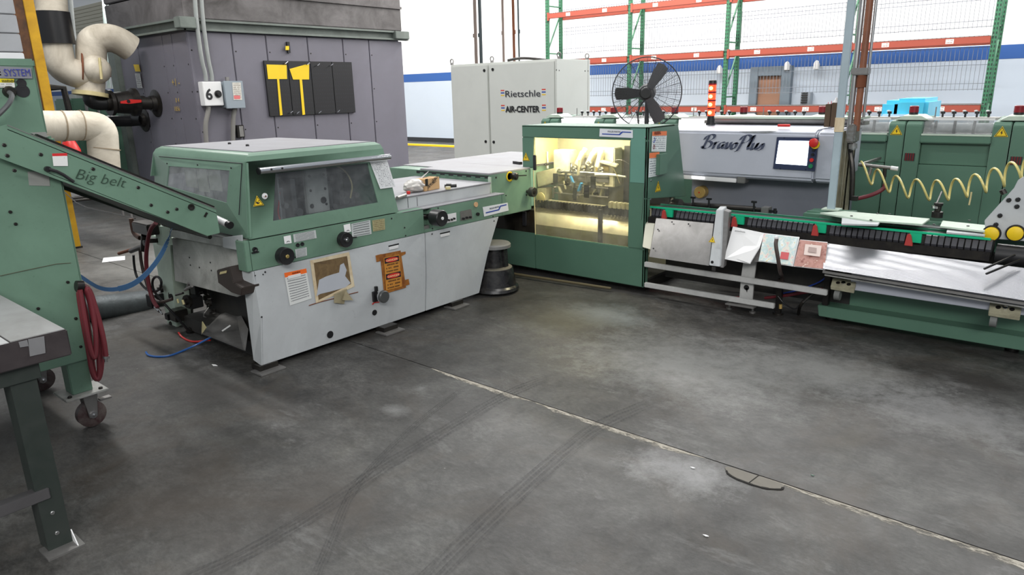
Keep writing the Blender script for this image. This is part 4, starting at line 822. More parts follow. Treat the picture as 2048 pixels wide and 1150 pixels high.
# left side of machine
out('side_wall', G().prism([(-5.062,2.2,0.742), (-4.084,2.2,0.787), (-4.129,2.2,0.575), (-4.167,2.2,0.468), (-4.241,2.2,0.442), (-5.123,2.2,0.413)], (0, .02, 0)), GREY2, tm, bev=.002)
screws([(-4.834,2.2,0.629), (-4.836,2.2,0.574), (-4.706,2.2,0.575), (-4.537,2.2,0.634), (-4.539,2.2,0.578), (-4.231,2.2,0.636), (-4.232,2.2,0.582)], -Y, .006, BLK, tm)
out('side_rail', G().prism([(-5.279,2.15,0.804), (-3.984,2.15,0.861), (-4.005,2.15,0.796), (-5.271,2.15,0.76)], (0, .05, 0)), GREY2, tm, bev=.003)
out('rail_top', G().box(-5.28, -3.99, 2.15, 2.3, .846, .856), STEELD, tm, smooth=False)
rp = out('rail_plate', G().prism([(-4.208,2.14,0.853), (-3.97,2.14,0.896), (-3.988,2.14,0.794), (-4.219,2.14,0.787)], (0, .01, 0)), GREY, tm, bev=.002)
screws([(-4.026,2.14,0.855), (-4.027,2.14,0.827)], -Y, .006, BLK, rp)
out('rear_leg', G().prism([(-5.529,2.25,0.703), (-5.212,2.25,0.709), (-5.366,2.25,-0.155), (-5.498,2.25,-0.016), (-5.518,2.25,0.348)], (0, .12, 0)), GREENP, tm, bev=.005)
out('rear_upright', G().prism([(-5.328,2.3,0.687), (-5.214,2.3,0.692), (-5.359,2.3,0.039), (-5.496,2.3,-0.072)], (0, .1, 0)), DARK, tm, smooth=False)
bk = out('belt_guard', G().prism([(-4.224,2.08,0.652), (-4.058,2.08,0.698), (-4.036,2.08,0.6), (-3.934,2.08,0.581), (-3.959,2.08,0.526), (-4.078,2.08,0.528), (-4.229,2.08,0.566)], (0, .12, 0)), mat('brown_black_casting', (62, 54, 50), .6, grime=.5), tm, bev=.004)
out('guard_tag', G().prism([(-4.183,2.075,0.63), (-4.097,2.075,0.652), (-4.087,2.075,0.67), (-4.172,2.075,0.648)], (0, .003, 0)), CREAM, bk, smooth=False)
out('catch_plate', G().prism([(-4.651,2.12,0.126), (-4.071,2.12,0.128), (-4.337,2.3,0.166), (-5.059,2.6,0.148), (-5.222,2.4,0.039)], (0, 0, .004)), STEELD, tm, smooth=False)
out('catch_side', G().prism([(-4.675,2.13,0.111), (-4.638,2.13,0.214), (-4.528,2.1,0.197)], (0, .005, 0)), CREAM, tm, smooth=False)
out('paper_sliver', G().box(-.001, 0, 0, .001, 0, .001).prism([(-4.519,2.2,0.153), (-4.394,2.2,0.218), (-4.382,2.2,0.213), (-4.506,2.2,0.148)], (0, .003, 0)), PAPER, tm, smooth=False)
# dark drive clutter low at the left
c = Vector((-5.306,2.35,0.199))
for i in range(30):
    q = c + Vector((random.uniform(-.22, .32), random.uniform(-.12, .1), random.uniform(-.28, .12))); s_ = random.uniform(.015, .05); m_ = (BLKM, DARK, BLKM, BLK, STEELD, BLKM)[i % 6]
    if i % 3 == 0: out('drive_block', G().box(q.x - s_, q.x + s_, q.y - s_, q.y + s_, q.z - s_, q.z + s_ * .8), m_, tm, bev=.004)
    elif i % 3 == 1: out('drive_pipe', G().tube([q, q + Vector((random.uniform(-.08, .08), 0, random.uniform(-.02, .08))), q + Vector((random.uniform(-.12, .12), .05, random.uniform(-.1, .1)))], s_ * .3, 8, 1), m_, tm)
    else: out('drive_pulley', G().lathe(q, (random.uniform(-.4, .4), -1, 0), [(0, s_), (.02, s_), (.02, s_ * .5), (.04, s_ * .5), (.04, 0)], 14), m_, tm)
vb = out('valve_block', G().box(*[v for v in (c.x - .26, c.x - .17)], c.y - .2, c.y - .1, c.z - .05, c.z + .05), BLK, tm, bev=.004)
for a_, b_, r_, m_ in (((-5.027,2.15,0.334), (-4.908,2.15,0.369), .008, BLKM), ((-4.835,2.15,0.415), (-4.798,2.15,0.46), .008, STEELD), ((-4.934,2.15,0.313), (-4.921,2.15,0.281), .008, CREAM), ((-4.802,2.12,0.416), (-4.685,2.12,0.464), .01, STEELD), ((-4.943,2.12,0.326), (-4.937,2.12,0.297), .007, CREAM)): out('valve_fitting', G().cyl(a_, b_, r_), m_, vb)
out('dark_under_block', G().box(-5.2, -4.02, 2.25, 4.1, .02, .12).box(-5.15, -4.2, 2.45, 2.6, .12, .7), DARK, tm, smooth=False)  # first box is black filler added for the shadow band under the covers
for c in ((-3.883,2.194,0.012), (-3.828,3.167,0.012), (-3.871,3.916,0.012)):
    c = Vector(c); f = out('foot', G().box(c.x - .16, c.x - .06, c.y - .06, c.y + .07, .01, .045), BLKM, tm); out('foot_plate', G().box(c.x - .13, c.x + .0, c.y - .09, c.y + .09, 0, .012), STEELD, f, bev=.003)
for c in ((-5.1, 2.5), (-5.1, 4.0)): out('foot', G().cyl((c[0], c[1], 0), (c[0], c[1], .06), .05), BLKM, tm)
# things on the trimmer table
bx = thing('cardboard_box', (-3.984,3.809,0.95), 'small brown box with handwriting on the trimmer table', 'box')
KR = mat('kraft_cardboard', (196, 160, 116), .8, grime=.2)
b0 = Vector((-4.105,3.794,0.951)); b1 = Vector((-4.132,3.98,0.951)); h_ = 1.06 - .95
dv = (b1 - b0); pv = Vector((-dv.y, dv.x, 0)).normalized() * .1
out('carton', G().hexa([b0, b1, b1 + pv, b0 + pv, b0 + Z * .095, b1 + Z * .095, b1 + pv + Z * .095, b0 + pv + Z * .095]), KR, bx, bev=.003, smooth=False)
n_ = dv.cross(Z).normalized()
t_ = text('JAM NO.', b0 + dv * .12 + n_ * .001 + Z * .012, dv + Z * .08, Z, .04, INK, bx, 'handwriting', width=dv.length * .7, shear=.3)
text('230', b0 + dv * .45 + n_ * .001 + Z * .055, dv + Z * .08, Z, .035, INK, bx, 'handwriting', width=dv.length * .45, shear=.3)
out('tape_strip', G().hexa([b0 + dv * .02 + n_ * .001 + Z * .04, b0 + dv * .2 + n_ * .001 + Z * .04, b0 + dv * .2 + Z * .04, b0 + dv * .02 + Z * .04, b0 + dv * .02 + n_ * .001 + Z * .097, b0 + dv * .2 + n_ * .001 + Z * .097, b0 + dv * .2 + Z * .097, b0 + dv * .02 + Z * .097]), BLK, bx, smooth=False)
bg = thing('plastic_bag', (-4.078,3.658,0.95), 'crumpled translucent plastic bag lying against the small brown box', 'bag')
BAG = mat('cloudy_plastic', (196, 192, 188), .3, grime=.4, dirt=(140, 130, 122), scale=18)
g = G(); bmesh.ops.create_icosphere(g.bm, subdivisions=4, radius=1)
c = Vector((-4.173,3.743,0.98)); import mathutils.noise as MN
for v in g.bm.verts:
    n = v.co.copy(); k = 1 + .22 * MN.noise(n * 2.2 + Vector((3, 1, 2))) + .07 * abs(MN.noise(n * 7))
    v.co = Vector((c.x + n.x * .075 * k, c.y + n.y * .095 * k, max(.951, .995 + n.z * .052 * k)))
out('bag', g, BAG, bg)
g = G()
for k in range(5): g.prism([c + Vector((-.02, .08, .05)), c + Vector((-.03 + .01 * k, .14, .075 + .008 * k)), c + Vector((-.06, .17 + .012 * k, .085 + .006 * k)), c + Vector((-.05, .1, .06))], (.004, 0, .002))
out('twisted_neck', g, BAG, bg, smooth=False)
solo('bottle_cap', G().lathe((-4.117,3.627,0.951), Z, [(0, .014), (.02, .015), (.022, .012), (.022, 0)], 14), RED, 'small red cap on the trimmer table beside plastic bag', 'cap')
solo('marker_pen', G().cyl((-4.145,4.045,0.963), (-4.079,4.119,0.963), .012).cyl((-4.136,4.06,0.966), (-4.103,4.079,0.966), .016), BLK, 'short black marker lying right of the small brown box', 'marker', kind=None)
solo('tape_roll', G().lathe(Vector((-4.058,3.999,0.97)) + Vector((.02,-.02,-.018)), Z, [(0, .022), (.02, .022), (.02, .012)], 16), CREAM, 'small cream roll touching the black marker on trimmer table', 'roll')
solo('metal_tube', G().cyl((-3.966,3.381,0.963), (-4.03,3.52,0.963), .013), STEELD, 'short grey metal tube end beside the hood and red cap', 'tube')
# ---------- infeed conveyor ----------
IX = -4.07; IY = 4.524
ic = thing('infeed_conveyor', (-4.7, 5.2, 0), 'green box conveyor with dusty grey top linking trimmer and stitcher', 'conveyor')
zt = 1.02
out('body', G().prism([(-5.4, IY, .63), (IX, IY, .63), (IX, 5.09, .63), (-4.18, 5.09, .63), (-4.18, 6.4, .63), (-5.4, 6.4, .63)], (0, 0, .375)), GREEN, ic, bev=.005)
out('top_plate', G().box(-4.95, IX - .005, IY - .002, 5.09, 1.005, 1.02).box(-4.95, -4.175, 5.09, 6.35, 1.005, 1.02).box(-5.42, -4.96, IY + .2, 6.4, 1.0, 1.015), TOPG, ic, bev=.003)
out('slot_gap', G().box(-5.0, IX - .02, IY - .003, IY + .01, .975, .998), BLK, ic, smooth=False)
for i in range(8): out('slot_finger', G().box(-4.95 + i * .11, -4.9 + i * .11, IY - .006, IY, .972, .985), GREEN2, ic)
out('panel_lip', G().box(IX - .02, IX + .004, IY - .006, IY + .01, .64, .99), GREENP, ic)
screws([(-4.3, IY, .93), (-4.62, IY, .93), (-4.9, IY, .93)], -Y, .01, BLK, ic)
screws([(-4.07,4.6,0.978), (-4.07,5.016,0.993), (-4.07,5.017,0.774)], X, .009, BLK, ic)
out('leg', G().box(-5.3, -5.15, 4.7, 4.85, 0, .63), DARK, ic)
out('leg', G().box(-5.3, -5.15, 6.1, 6.25, 0, .66), DARK, ic)
out('gauge_ring', G().lathe((-4.07,4.782,0.968), X, [(0, .045), (.006, .045), (.006, .035), (.0, .03)], 20), YEL, ic, label='yellow ring around lever')
h = out('clamp_knob', G().lathe((-4.07,4.816,0.969), X, [(0, .03), (.05, .034), (.06, .02), (.06, 0)], 14), BLK, ic); out('lever', G().bar(Vector((-4.07,4.83,0.972)) + X * .05, Vector((-4.07,4.957,0.963)) + X * .05, .01, .01), BLK, h)
handwheel((-4.07,5.025,0.805), X, .045, .05, ic, m=mat('dark_olive_knob', (52, 54, 48), .4), cap=BLKM, capr=.4)
out('front_handle', G().bar((-4.435,5.283,1.03), (-4.311,5.239,1.03), .03, .03), BLK, ic)
# ---------- step stool ----------
ss = thing('step_stool', (-4.0, 4.47, 0), 'round black rolling step stool with worn top between trimmer and stitcher', 'stool')
c = Vector((-4.0, 4.47, 0))
GB = mat('glossy_black_paint', (22, 22, 26), .25, grime=.35, dirt=(90, 88, 84), scale=14)
out('skirt', G().lathe(c + Z * .012, Z, [(0, .2), (.012, .212), (.035, .205), (.05, .185), (.2, .16), (.205, .13)], 36), GB, ss)
out('lower_step', G().lathe(c + Z * .2, Z, [(0, .155), (.018, .152), (.018, 0)], 36), mat('worn_tread', (120, 116, 104), .7, grime=.4), ss)
out('pedestal', G().lathe(c + Z * .215, Z, [(0, .085), (.17, .075)], 24), GB, ss)
for k in range(3):
    a = k * 2.1 + .5; d_ = Vector((math.cos(a), math.sin(a), 0)); out('rib', G().bar(c + d_ * .1 + Z * .2, c + d_ * .09 + Z * .41, .05, .02), GB, ss)
out('top_step', G().lathe(c + Z * .39, Z, [(0, .12), (.005, .145), (.03, .145), (.042, .135), (.042, 0)], 36), mat('worn_tread_grey', (126, 126, 124), .6, grime=.5, scale=9), ss)
# ---------- floor duct ----------
solo('floor_duct', G().cyl((-6.1,1.812,0.1), (-6.1,2.604,0.007), .105, n=24), mat('foil_duct', (96, 102, 104), .35, .4, grime=.7, dirt=(60, 62, 62), scale=9, bump=.6), 'thick grey round duct lying on the floor behind the trimmer', 'duct')
solo('paper_slip', G().prism([(-8.248,2.799,0.002), (-8.159,3.003,0.002), (-8.375,3.09,0.002), (-8.478,2.9,0.002)], (0, 0, .002)), PAPER, 'white paper slip lying on floor left of the trimmer', 'paper')
# ---------- loose scraps ----------
for c, s_, n_ in (((-4.316,2.018,0.002), .03, 'white paper sliver on the floor left of trimmer foot'), ((-0.986,2.292,0.002), .012, 'pale crumb on bare floor near the bottom right'), ((-1.258,2.733,0.002), .012, 'white scrap on the floor left of the oval concrete patch'), ((-0.806,3,0.002), .008, 'tiny dark green scrap right of the oval concrete patch')):
    c = Vector(c); solo('floor_scrap', G().prism([c + Vector((-s_, 0, 0)), c + Vector((s_ * .2, -s_ * .3, 0)), c + Vector((s_, .3 * s_, 0)), c + Vector((0, s_ * .4, 0))], (0, 0, .003)), GREEN2 if 'green' in n_ else PAPER, n_, 'scrap', smooth=False)
# ---------- stitcher unit with lit window ----------
FY = 5.1; bx0, bx1, bz0, bz1 = -4.15, -2.875, .062, 1.395
st = thing('stitching_unit', (-3.5, 5.6, 0), 'dark green stitching unit with a big yellow-lit clear window', 'machine')
w4 = [Vector((-4.043,5.1,0.393)), Vector((-3.039,5.1,0.404)), Vector((-3.018,5.1,1.287)), Vector((-4.05,5.1,1.288))]
wx0, wx1, wz0, wz1 = w4[0].x, w4[1].x, w4[0].z, w4[3].z
lx = -4.179; zl = 1.013
out('front_frame', G().box(lx, bx1, FY, FY + .03, wz1, bz1).box(lx, wx0, FY, FY + .03, zl, wz1).box(wx1, bx1, FY, FY + .03, wz0, wz1).box(wx0, bx1, FY, FY + .03, bz0, wz0), GREEN2, st, bev=.006)
out('front_skirt', G().box(-4.75, wx0 - .004, FY, FY + .03, bz0, wz0 + .01), GREEN2, st, bev=.004)
out('worn_panel', G().box(wx1 + .012, bx1 - .02, FY - .002, FY, 0.948, bz1 - .01), mat('faded_green_paint', (104, 150, 136), .42, grime=.2), st, smooth=False)
zs = .80
out('side_panel', G().prism([(bx1, FY, zs + .02), (bx1, 5.83, zs - .05), (bx1, 5.74, 1.0), (bx1, 5.62, bz1), (bx1, FY, bz1)], (-.02, 0, 0)).box(bx1 - .02, bx1, FY, FY + .07, bz0, zs + .02), GREEN2, st, bev=.004)
out('roof', G().box(lx, bx1, FY, 5.56, bz1 - .015, bz1), GREEN2, st, bev=.004)
out('side_seam', G().tube([(-2.874,5.124,1.388), (-2.874,5.036,0.654)], .002, 4), INK, st)
out('back_wall', G().box(-4.14, bx1 - .02, 5.6, 5.62, .1, bz1 - .005), mat('cream_inner_wall', (168, 166, 146), .5, grime=.4, dirt=(120, 110, 80), scale=3), st, smooth=False)
out('roof_rear', G().box(lx, bx1 - .02, 5.56, 5.62, bz1 - .02, bz1 - .003), GREEN2, st, smooth=False)
out('left_wall', G().box(-4.78, -4.75, FY + .02, 5.6, .1, .62), DARK, st, smooth=False)
out('left_inner_wall', G().box(-4.16, -4.14, 5.12, 5.6, 1.03, bz1 - .02), CREAM, st, smooth=False)
out('floor_tray', G().box(-4.75, bx1 - .02, FY + .03, 5.6, .1, .12), DARK, st, smooth=False)
GLY = glass('amber_clear_plastic', (250, 247, 232), 1, .05, .06)
decal('window_pane', [(wx0, FY + .012, wz0), (wx1, FY + .012, wz0), (wx1, FY + .012, wz1), (wx0, FY + .012, wz1)], GLY, st, t=.004)
decal('lower_pane', [(-4.72, FY + .012, wz0 + .01), (wx0 - .01, FY + .012, wz0 + .01), (wx0 - .01, FY + .012, .62), (-4.72, FY + .012, .62)], glass('smoky_plastic', (110, 104, 94), 1, .1, .15), st, t=.004)
out('pane_edge', G().tube([(-4.033,5.095,0.395), (-4.046,5.095,0.973), (-4.028,5.095,1.28)], .005, 6), CREAM, st)
out('door_grip', G().box(-4.04, -4.011, FY - .02, FY, 0.996, 1.132), INK, st, bev=.003)
out('door_grip', G().box(-4.181, -4.138, FY - .02, FY, 0.466, 0.601), INK, st, bev=.003)
# inner lamp
out('inner_lamp', G().box(-4.0, -3.45, 5.2, 5.26, 1.352, 1.372), mat('lamp_tube', (255, 248, 225), .5, grime=0, emit=14), st, smooth=False, label='glowing strip lamp')
il = bpy.data.lights.new('inner_lamp_light', 'AREA'); il.shape = 'RECTANGLE'; il.size = .7; il.size_y = .1; il.energy = 18; il.color = (1, .96, .86)
o = bpy.data.objects.new('inner_lamp_light', il); S.collection.objects.link(o); o.location = (-3.65, 5.23, 1.345); o.rotation_euler = (math.radians(14), 0, 0)
# machinery inside
CM = mat('cream_cast_machine', (204, 200, 176), .45, grime=.5, dirt=(110, 100, 70), scale=8)
out('end_casting', G().prism([(-4.162,5.3,0.804), (-3.953,5.3,0.869), (-3.941,5.3,1.004), (-4.178,5.3,0.946)], (0, .12, 0)).prism([(-4.173,5.3,0.561), (-4.063,5.3,0.605), (-4.06,5.3,0.806), (-4.169,5.3,0.798)], (0, .1, 0)), CM, st, bev=.006)
out('round_cover', G().lathe((-4.114,5.29,0.713), -Y, [(0, .05), (.012, .05), (.016, .03), (.016, 0)], 18), CREAM, st)
zr = 0.699
out('cross_rail', G().bar((-4.026,5.3,0.689), (-3.398,5.3,0.685), .03, .016), CM, st)
g0 = -3.997; g1 = -3.404
out('head_block', G().box(g0 - .02, g0 + .16, 5.36, 5.5, .9, 1.16), CM, st, bev=.008)
out('head_block', G().box(g1 - .2, g1 + .02, 5.42, 5.56, .84, 1.19), CM, st, bev=.008)
out('head_block', G().box(g0 + .2, g0 + .42, 5.45, 5.6, .86, 1.1), STEELD, st, bev=.008)
out('cover_plate', G().box(g1 - .17, g1 - .03, 5.41, 5.42, .98, 1.03), mat('ochre_plate', (176, 156, 80), .5), st, bev=.003)
out('cover_plate', G().box(g1 - .17, g1 - .03, 5.41, 5.42, .88, .96), STEELD, st, bev=.003)
for k, (px, py) in enumerate(((1160, 318), (1178, 320), (1199, 318))):
    pass
for a, b in (((-3.754,5.38,1.029), (-3.682,5.38,1.154)), ((-3.637,5.38,1.034), (-3.573,5.38,1.149)), ((-3.529,5.38,1.017), (-3.493,5.38,1.156))):
    p = out('stitch_head', G().bar(a, b, .05, .05), CM, st, bev=.006); out('head_cap', G().cyl(b, Vector(b) + (Vector(b) - Vector(a)).normalized() * .03, .022), WHITE, p)
out('head_arm', G().bar((-3.508,5.38,1.076), (-3.332,5.4,1.038), .05, .03), CM, st, bev=.006)
out('head_shaft', G().cyl((-3.963,5.33,0.968), (-3.308,5.33,0.967), .014), STEEL, st)
for a in ((-3.732,5.31,1.005), (-3.639,5.31,1.014), (-3.552,5.31,1.018), (-3.446,5.31,1.01), (-3.891,5.31,0.974)): out('clamp_ring', G().lathe(a, -Y, [(0, .024), (.03, .024), (.03, .012), (.05, .012), (.05, 0)], 14), CHROME, st)
random.seed(5)
for i in range(34):
    x = g0 - .02 + i * (g1 - g0 - .02) / 34; z = random.uniform(.72, 1.02); y = random.uniform(5.24, 5.42); k = i % 5; m_ = (STEELD, BLKM, CM, STEEL, DARK)[(i * 7) % 5]
    if k < 2: out('linkage', G().bar((x, y, z), (x + random.uniform(-.04, .04), y, z + random.uniform(.06, .16)), random.uniform(.012, .03), .014), m_, st, bev=.002)
    elif k == 2: out('bolt_head', G().lathe((x, y - .03, z + .05), -Y, [(0, .014), (.03, .014), (.03, .008), (.05, .008), (.05, 0)], 12), CHROME if i % 2 else BLKM, st)
    elif k == 3: out('guide_plate', G().box(x, x + random.uniform(.03, .07), y, y + .01, z, z + random.uniform(.05, .12)), m_, st, bev=.002)
    else: out('spring', G().cyl((x, y - .02, z), (x + .01, y - .02, z + .09), .011, n=10), STEEL, st)
for z in (.76, .84, .93): out('shelf_rod', G().cyl((g0 - .03, 5.35, z), (g1 + .01, 5.35, z), .009, n=8), STEELD, st)
out('blue_clamp', G().bar((-3.761,5.28,0.938), (-3.728,5.28,0.876), .022, .014), mat('bright_blue_plastic', (70, 150, 210), .4), st); out('blue_clamp', G().bar((-3.672,5.28,0.807), (-3.639,5.28,0.882), .03, .016), mat('bright_blue_plastic', (0, 0, 0)), st)
out('wire_spool_cover', G().tube([(-3.481,5.26,0.969), (-3.3,5.26,0.975), (-3.164,5.26,0.966)], .009, 8, 1), WHITE, st)
out('feed_wire', G().tube([(-3.31,5.25,1.049), (-3.258,5.25,1), (-3.221,5.25,0.912)], .0022, 5, 1), CREAM, st)
out('feed_wire', G().tube([(-3.325,5.25,1.061), (-3.261,5.25,1.111), (-3.196,5.25,1.109), (-3.131,5.25,1.079)], .0022, 5, 2), STEELD, st)
for i in range(6): out('chain_link', G().box(-3.315 + i * .045, -3.315 + .033 + i * .045, 5.22, 5.27, .69, .745), CM, st, bev=.004)
out('dark_backing', G().box(g1 + .03, bx1 - .03, 5.57, 5.59, .7, 1.2), DARK, st, smooth=False)
out('lower_shroud', G().prism([(-4.72, 5.34, .61), (-4.72, 5.24, .56), (-4.72, 5.19, .47), (-4.72, 5.22, .36), (-4.72, 5.36, .28), (-4.72, 5.37, .3), (-4.72, 5.25, .37), (-4.72, 5.22, .47), (-4.72, 5.26, .55), (-4.72, 5.35, .6)], (1.74, 0, 0)), mat('brushed_shroud', (206, 200, 180), .35, .4, grime=.4, dirt=(130, 120, 90), scale=4), st)
g = G()
for i in range(46): g.box(-4.6 + i * .036, -4.585 + i * .036, 5.26, 5.34, .62, .69)
out('chain_teeth', g, BLKM, st, kind='stuff', smooth=False)
out('stand_post', G().box(-3.374, -3.343, 5.15, 5.18, wz0 - .02, .68), DARK, st); out('drop_hose', G().tube([(-3.427,5.24,0.637), (-3.421,5.24,0.588), (-3.357,5.24,0.531), (-3.339,5.24,0.374)], .008, 6, 2), BLK, st)
# signs
logo_plate([(-3.332,5.098,1.313), (-3.008,5.098,1.308), (-3.01,5.098,1.371), (-3.328,5.098,1.379)], st, -Y, off=.003)
tri_sign((-4.134,5.098,1.101), X, Z, .085, st)
tri_sign((-2.873,5.295,0.887), Y, Z, .10, st)
WL = printed('warning_print', (218, 224, 224), (110, 120, 130), 10, 5, head=(226, 120, 70), headh=.22)
for c in ([(-2.873,5.158,1.199), (-2.873,5.403,1.18), (-2.873,5.408,1.348), (-2.873,5.164,1.358)], [(-2.873,5.121,0.993), (-2.873,5.296,0.991), (-2.873,5.292,1.185), (-2.873,5.126,1.19)]):
    p = decal('warning_label', c, WL, st, off=.004)
text('WARNING', (-2.868,5.19,1.329), Y, Z, .04, mat('brown_print', (0, 0, 0)), st, width=.11)
c = Vector((-2.868,5.192,1.289)); out('label_symbol', G().tube([c + Vector((0, .018 * math.sin(k), .02 * math.cos(k))) for k in (.2, 1, 1.8, 2.6, 3.4, 4.2)], .003, 6), BLUE, st)
c = Vector((-2.868,5.196,1.233)); out('label_symbol', G().tube([c + Vector((0, .014 * math.sin(k), .016 * math.cos(k))) for k in (i * .785 for i in range(8))], .0025, 6, closed=True), REDD, st)
screws([(-2.875,5.176,0.962), (-2.875,5.177,0.805), (-2.894,5.1,1.314)], X, .009, CHROME, st)
out('side_pocket', G().box(bx1, bx1 + .04, FY + .14, FY + .28, 1.0, 1.17), GREEN2, st, bev=.004)
out('dark_under_block', G().box(-4.6, bx1 - .05, FY + .12, 5.9, .0, .1), BLKM, st, smooth=False)
out('kick_strip', G().tube([(-4.266,4.911,0.03), (-3.144,5.016,0.03)], .012, 8), mat('dirty_yellow', (84, 76, 54), .8), st)
# ---------- control cabinet ----------
CY = 5.85
cc = thing('control_cabinet', (-2.35, 6.2, 0), 'blue-grey control cabinet with script lettering and bright touch screen', 'cabinet')
C4 = [Vector((-3.038,5.85,0.965)), Vector((-1.67,5.85,0.951)), Vector((-1.667,5.85,1.351)), Vector((-3,5.85,1.348))]
cx0, cx1, cz0, cz1 = C4[3].x - .01, C4[1].x + .01, (C4[0].z + C4[1].z) / 2, C4[3].z
out('hood', G().prism([(cx0, CY, cz0), (cx0, CY, cz1 - .03), (cx0, CY + .05, cz1), (cx0, 6.6, cz1 + .01), (cx0, 6.6, cz0), (cx0, CY + .04, cz0 - .03)], (cx1 - cx0 - .14, 0, 0)), GREY3, cc, bev=.014)
out('end_cap', G().prism([(cx1 - .137, CY + .012, cz0), (cx1 - .137, CY + .012, cz1 - .03), (cx1 - .137, CY + .06, cz1), (cx1 - .137, 6.6, cz1), (cx1 - .137, 6.6, cz0), (cx1 - .137, CY + .05, cz0 - .03)], (.137, 0, 0)), GREY3, cc, bev=.014)
out('lower_panel', G().box(cx0 + .06, cx1 - .02, 6.08, 6.6, .1, cz0 - .0), mat('mid_blue_grey_paint', (128, 132, 142), .42, grime=.25), cc, bev=.004)
lt = out('lamp_tray', G().bar((-3.017,5.88,0.918), (-2.435,5.88,0.913), .05, .035), WHITE, cc, bev=.004)
out('small_lamp', G().bar((-2.84,5.85,0.922), (-2.725,5.85,0.92), .01, .022), mat('lamp_glow_white', (255, 255, 255), .5, grime=0, emit=2.5), lt, smooth=False)
out('latch', G().box(-2.428, -2.357, 5.86, 5.95, 0.893, 0.953), STEELD, cc, bev=.006)
out('brass_roll', G().lathe((-2.826,6.06,0.769), -Y, [(0, .055), (.07, .055), (.075, .05), (.075, .0)], 22).lathe(Vector((-2.826,6.06,0.769)) - Y * .075, -Y, [(0, .02), (.004, .02), (.004, 0)], 16), mat('brass_disc', (190, 160, 96), .4, .4, grime=.3), cc)
out('red_centre', G().lathe(Vector((-2.826,6.06,0.769)) - Y * .08, -Y, [(0, .007), (.003, .007), (.003, 0)], 10), RED, cc)
fr = [(-2.118,5.848,1.034), (-1.787,5.848,1.031), (-1.78,5.848,1.292), (-2.105,5.848,1.289)]
SF = decal('screen_frame', fr, mat('navy_screen_frame', (44, 52, 78), .4, grime=0), cc, off=.012, t=.014)
decal('screen', [(-2.098,5.84,1.077), (-1.85,5.84,1.072), (-1.847,5.84,1.264), (-2.084,5.84,1.262)], mat('lit_screen', (235, 245, 255), .3, grime=0, emit=3.2), SF, off=.008, label='bright white lit touch screen')
eb = out('emergency_stop', G().lathe((-1.803,5.835,1.254), -Y, [(0, .022), (.015, .022), (.02, .034), (.045, .034), (.05, .025), (.05, 0)], 20), RED, SF); out('yellow_collar', G().lathe((-1.798,5.835,1.239), -Y, [(0, .034), (.012, .034), (.012, .02)], 20), YEL, eb)
out('stop_button', G().lathe((-1.814,5.835,1.117), -Y, [(0, .015), (.014, .015), (.014, 0)], 14), RED, SF); out('start_button', G().lathe((-1.817,5.835,1.07), -Y, [(0, .017), (.014, .017), (.014, 0)], 14), mat('green_button', (30, 120, 80), .4), SF)
for p_ in ((-1.805,5.835,1.196), (-1.81,5.835,1.161)): out('key_switch', G().lathe(p_, -Y, [(0, .011), (.016, .011), (.016, 0)], 12), BLK, SF)
screws([(-2.045,5.84,1.283), (-1.838,5.84,1.284), (-2.058,5.84,1.038), (-1.855,5.84,1.04)], -Y, .007, STEEL, cc)
# brush-script lettering drawn with a slanted nib
def nib(strokes, org, xd, yd, h, m, parent, shear=.32, pen=.105):
    xd, yd = Vector(xd).normalized(), Vector(yd).normalized(); n = xd.cross(yd); g = G(); pv = Vector((.72, .28)) * pen
    for s_ in strokes:
        P_ = [Vector(p) for p in s_]
        for _ in range(3):
            q = [P_[0]]
            for a, b in zip(P_, P_[1:]): q += [a * .75 + b * .25, a * .25 + b * .75]
            P_ = q + [P_[-1]]
        L_ = []
        for i, p in enumerate(P_):
            f = min(1, .35 + min(i, len(P_) - 1 - i) / 3); a, b = p - pv * f / 2, p + pv * f / 2
            L_.append([Vector(org) + (xd * (v.x + v.y * shear) + yd * v.y) * h for v in (a, b)])
        for a, b in zip(L_, L_[1:]):
            try:
                vs = [g.bm.verts.new(v + n * .003) for v in (a[0], a[1], b[1], b[0])]; g.bm.faces.new(vs)
            except Exception: pass
    return out('lettering', g, m, parent, smooth=False)
def sh(dx, pts): return [(x + dx, y) for x, y in pts]
B = [[(.28, .95), (.2, .5), (.1, .02)], [(.0, .62), (.05, .85), (.35, 1.02), (.68, .95), (.66, .7), (.3, .52), (.55, .5), (.68, .3), (.5, .05), (.2, .0), (.02, .08), (.0, .18)]]
r_l = [[(.0, .38), (.1, .5), (.14, .42), (.08, .0)], [(.1, .28), (.22, .5), (.34, .48)]]
a_l = [[(.38, .44), (.2, .52), (.02, .3), (.06, .02), (.22, .06), (.38, .44), (.34, .08), (.46, .06)]]
v_l = [[(.0, .44), (.08, .5), (.1, .1), (.2, .0), (.34, .25), (.36, .5)]]
o_l = [[(.3, .46), (.08, .4), (.02, .12), (.16, -.02), (.34, .14), (.36, .4), (.24, .5), (.18, .42), (.44, .42)]]
Pl = [[(.3, .98), (.22, .5), (.08, -.12), (-.04, -.1)], [(.02, .66), (.1, .92), (.4, 1.04), (.72, .94), (.7, .66), (.4, .46), (.24, .48)]]
l_l = [[(.0, .2), (.16, .6), (.2, 1.0), (.12, .98), (.02, .4), (.06, .02), (.2, .1)]]
u_l = [[(.0, .46), (.08, .48), (.03, .1), (.14, .0), (.3, .2), (.38, .5)], [(.38, .5), (.33, .08), (.46, .06)]]
s_l = [[(.0, .1), (.12, .3), (.22, .54), (.3, .26), (.22, .02), (.04, .02)]]
adv = 0; st_ = []
for L_, w_ in ((B, .76), (r_l, .4), (a_l, .5), (v_l, .44), (o_l, .46), (Pl, .72), (l_l, .24), (u_l, .5), (s_l, .36)): st_ += [sh(adv, s_) for s_ in L_]; adv += w_
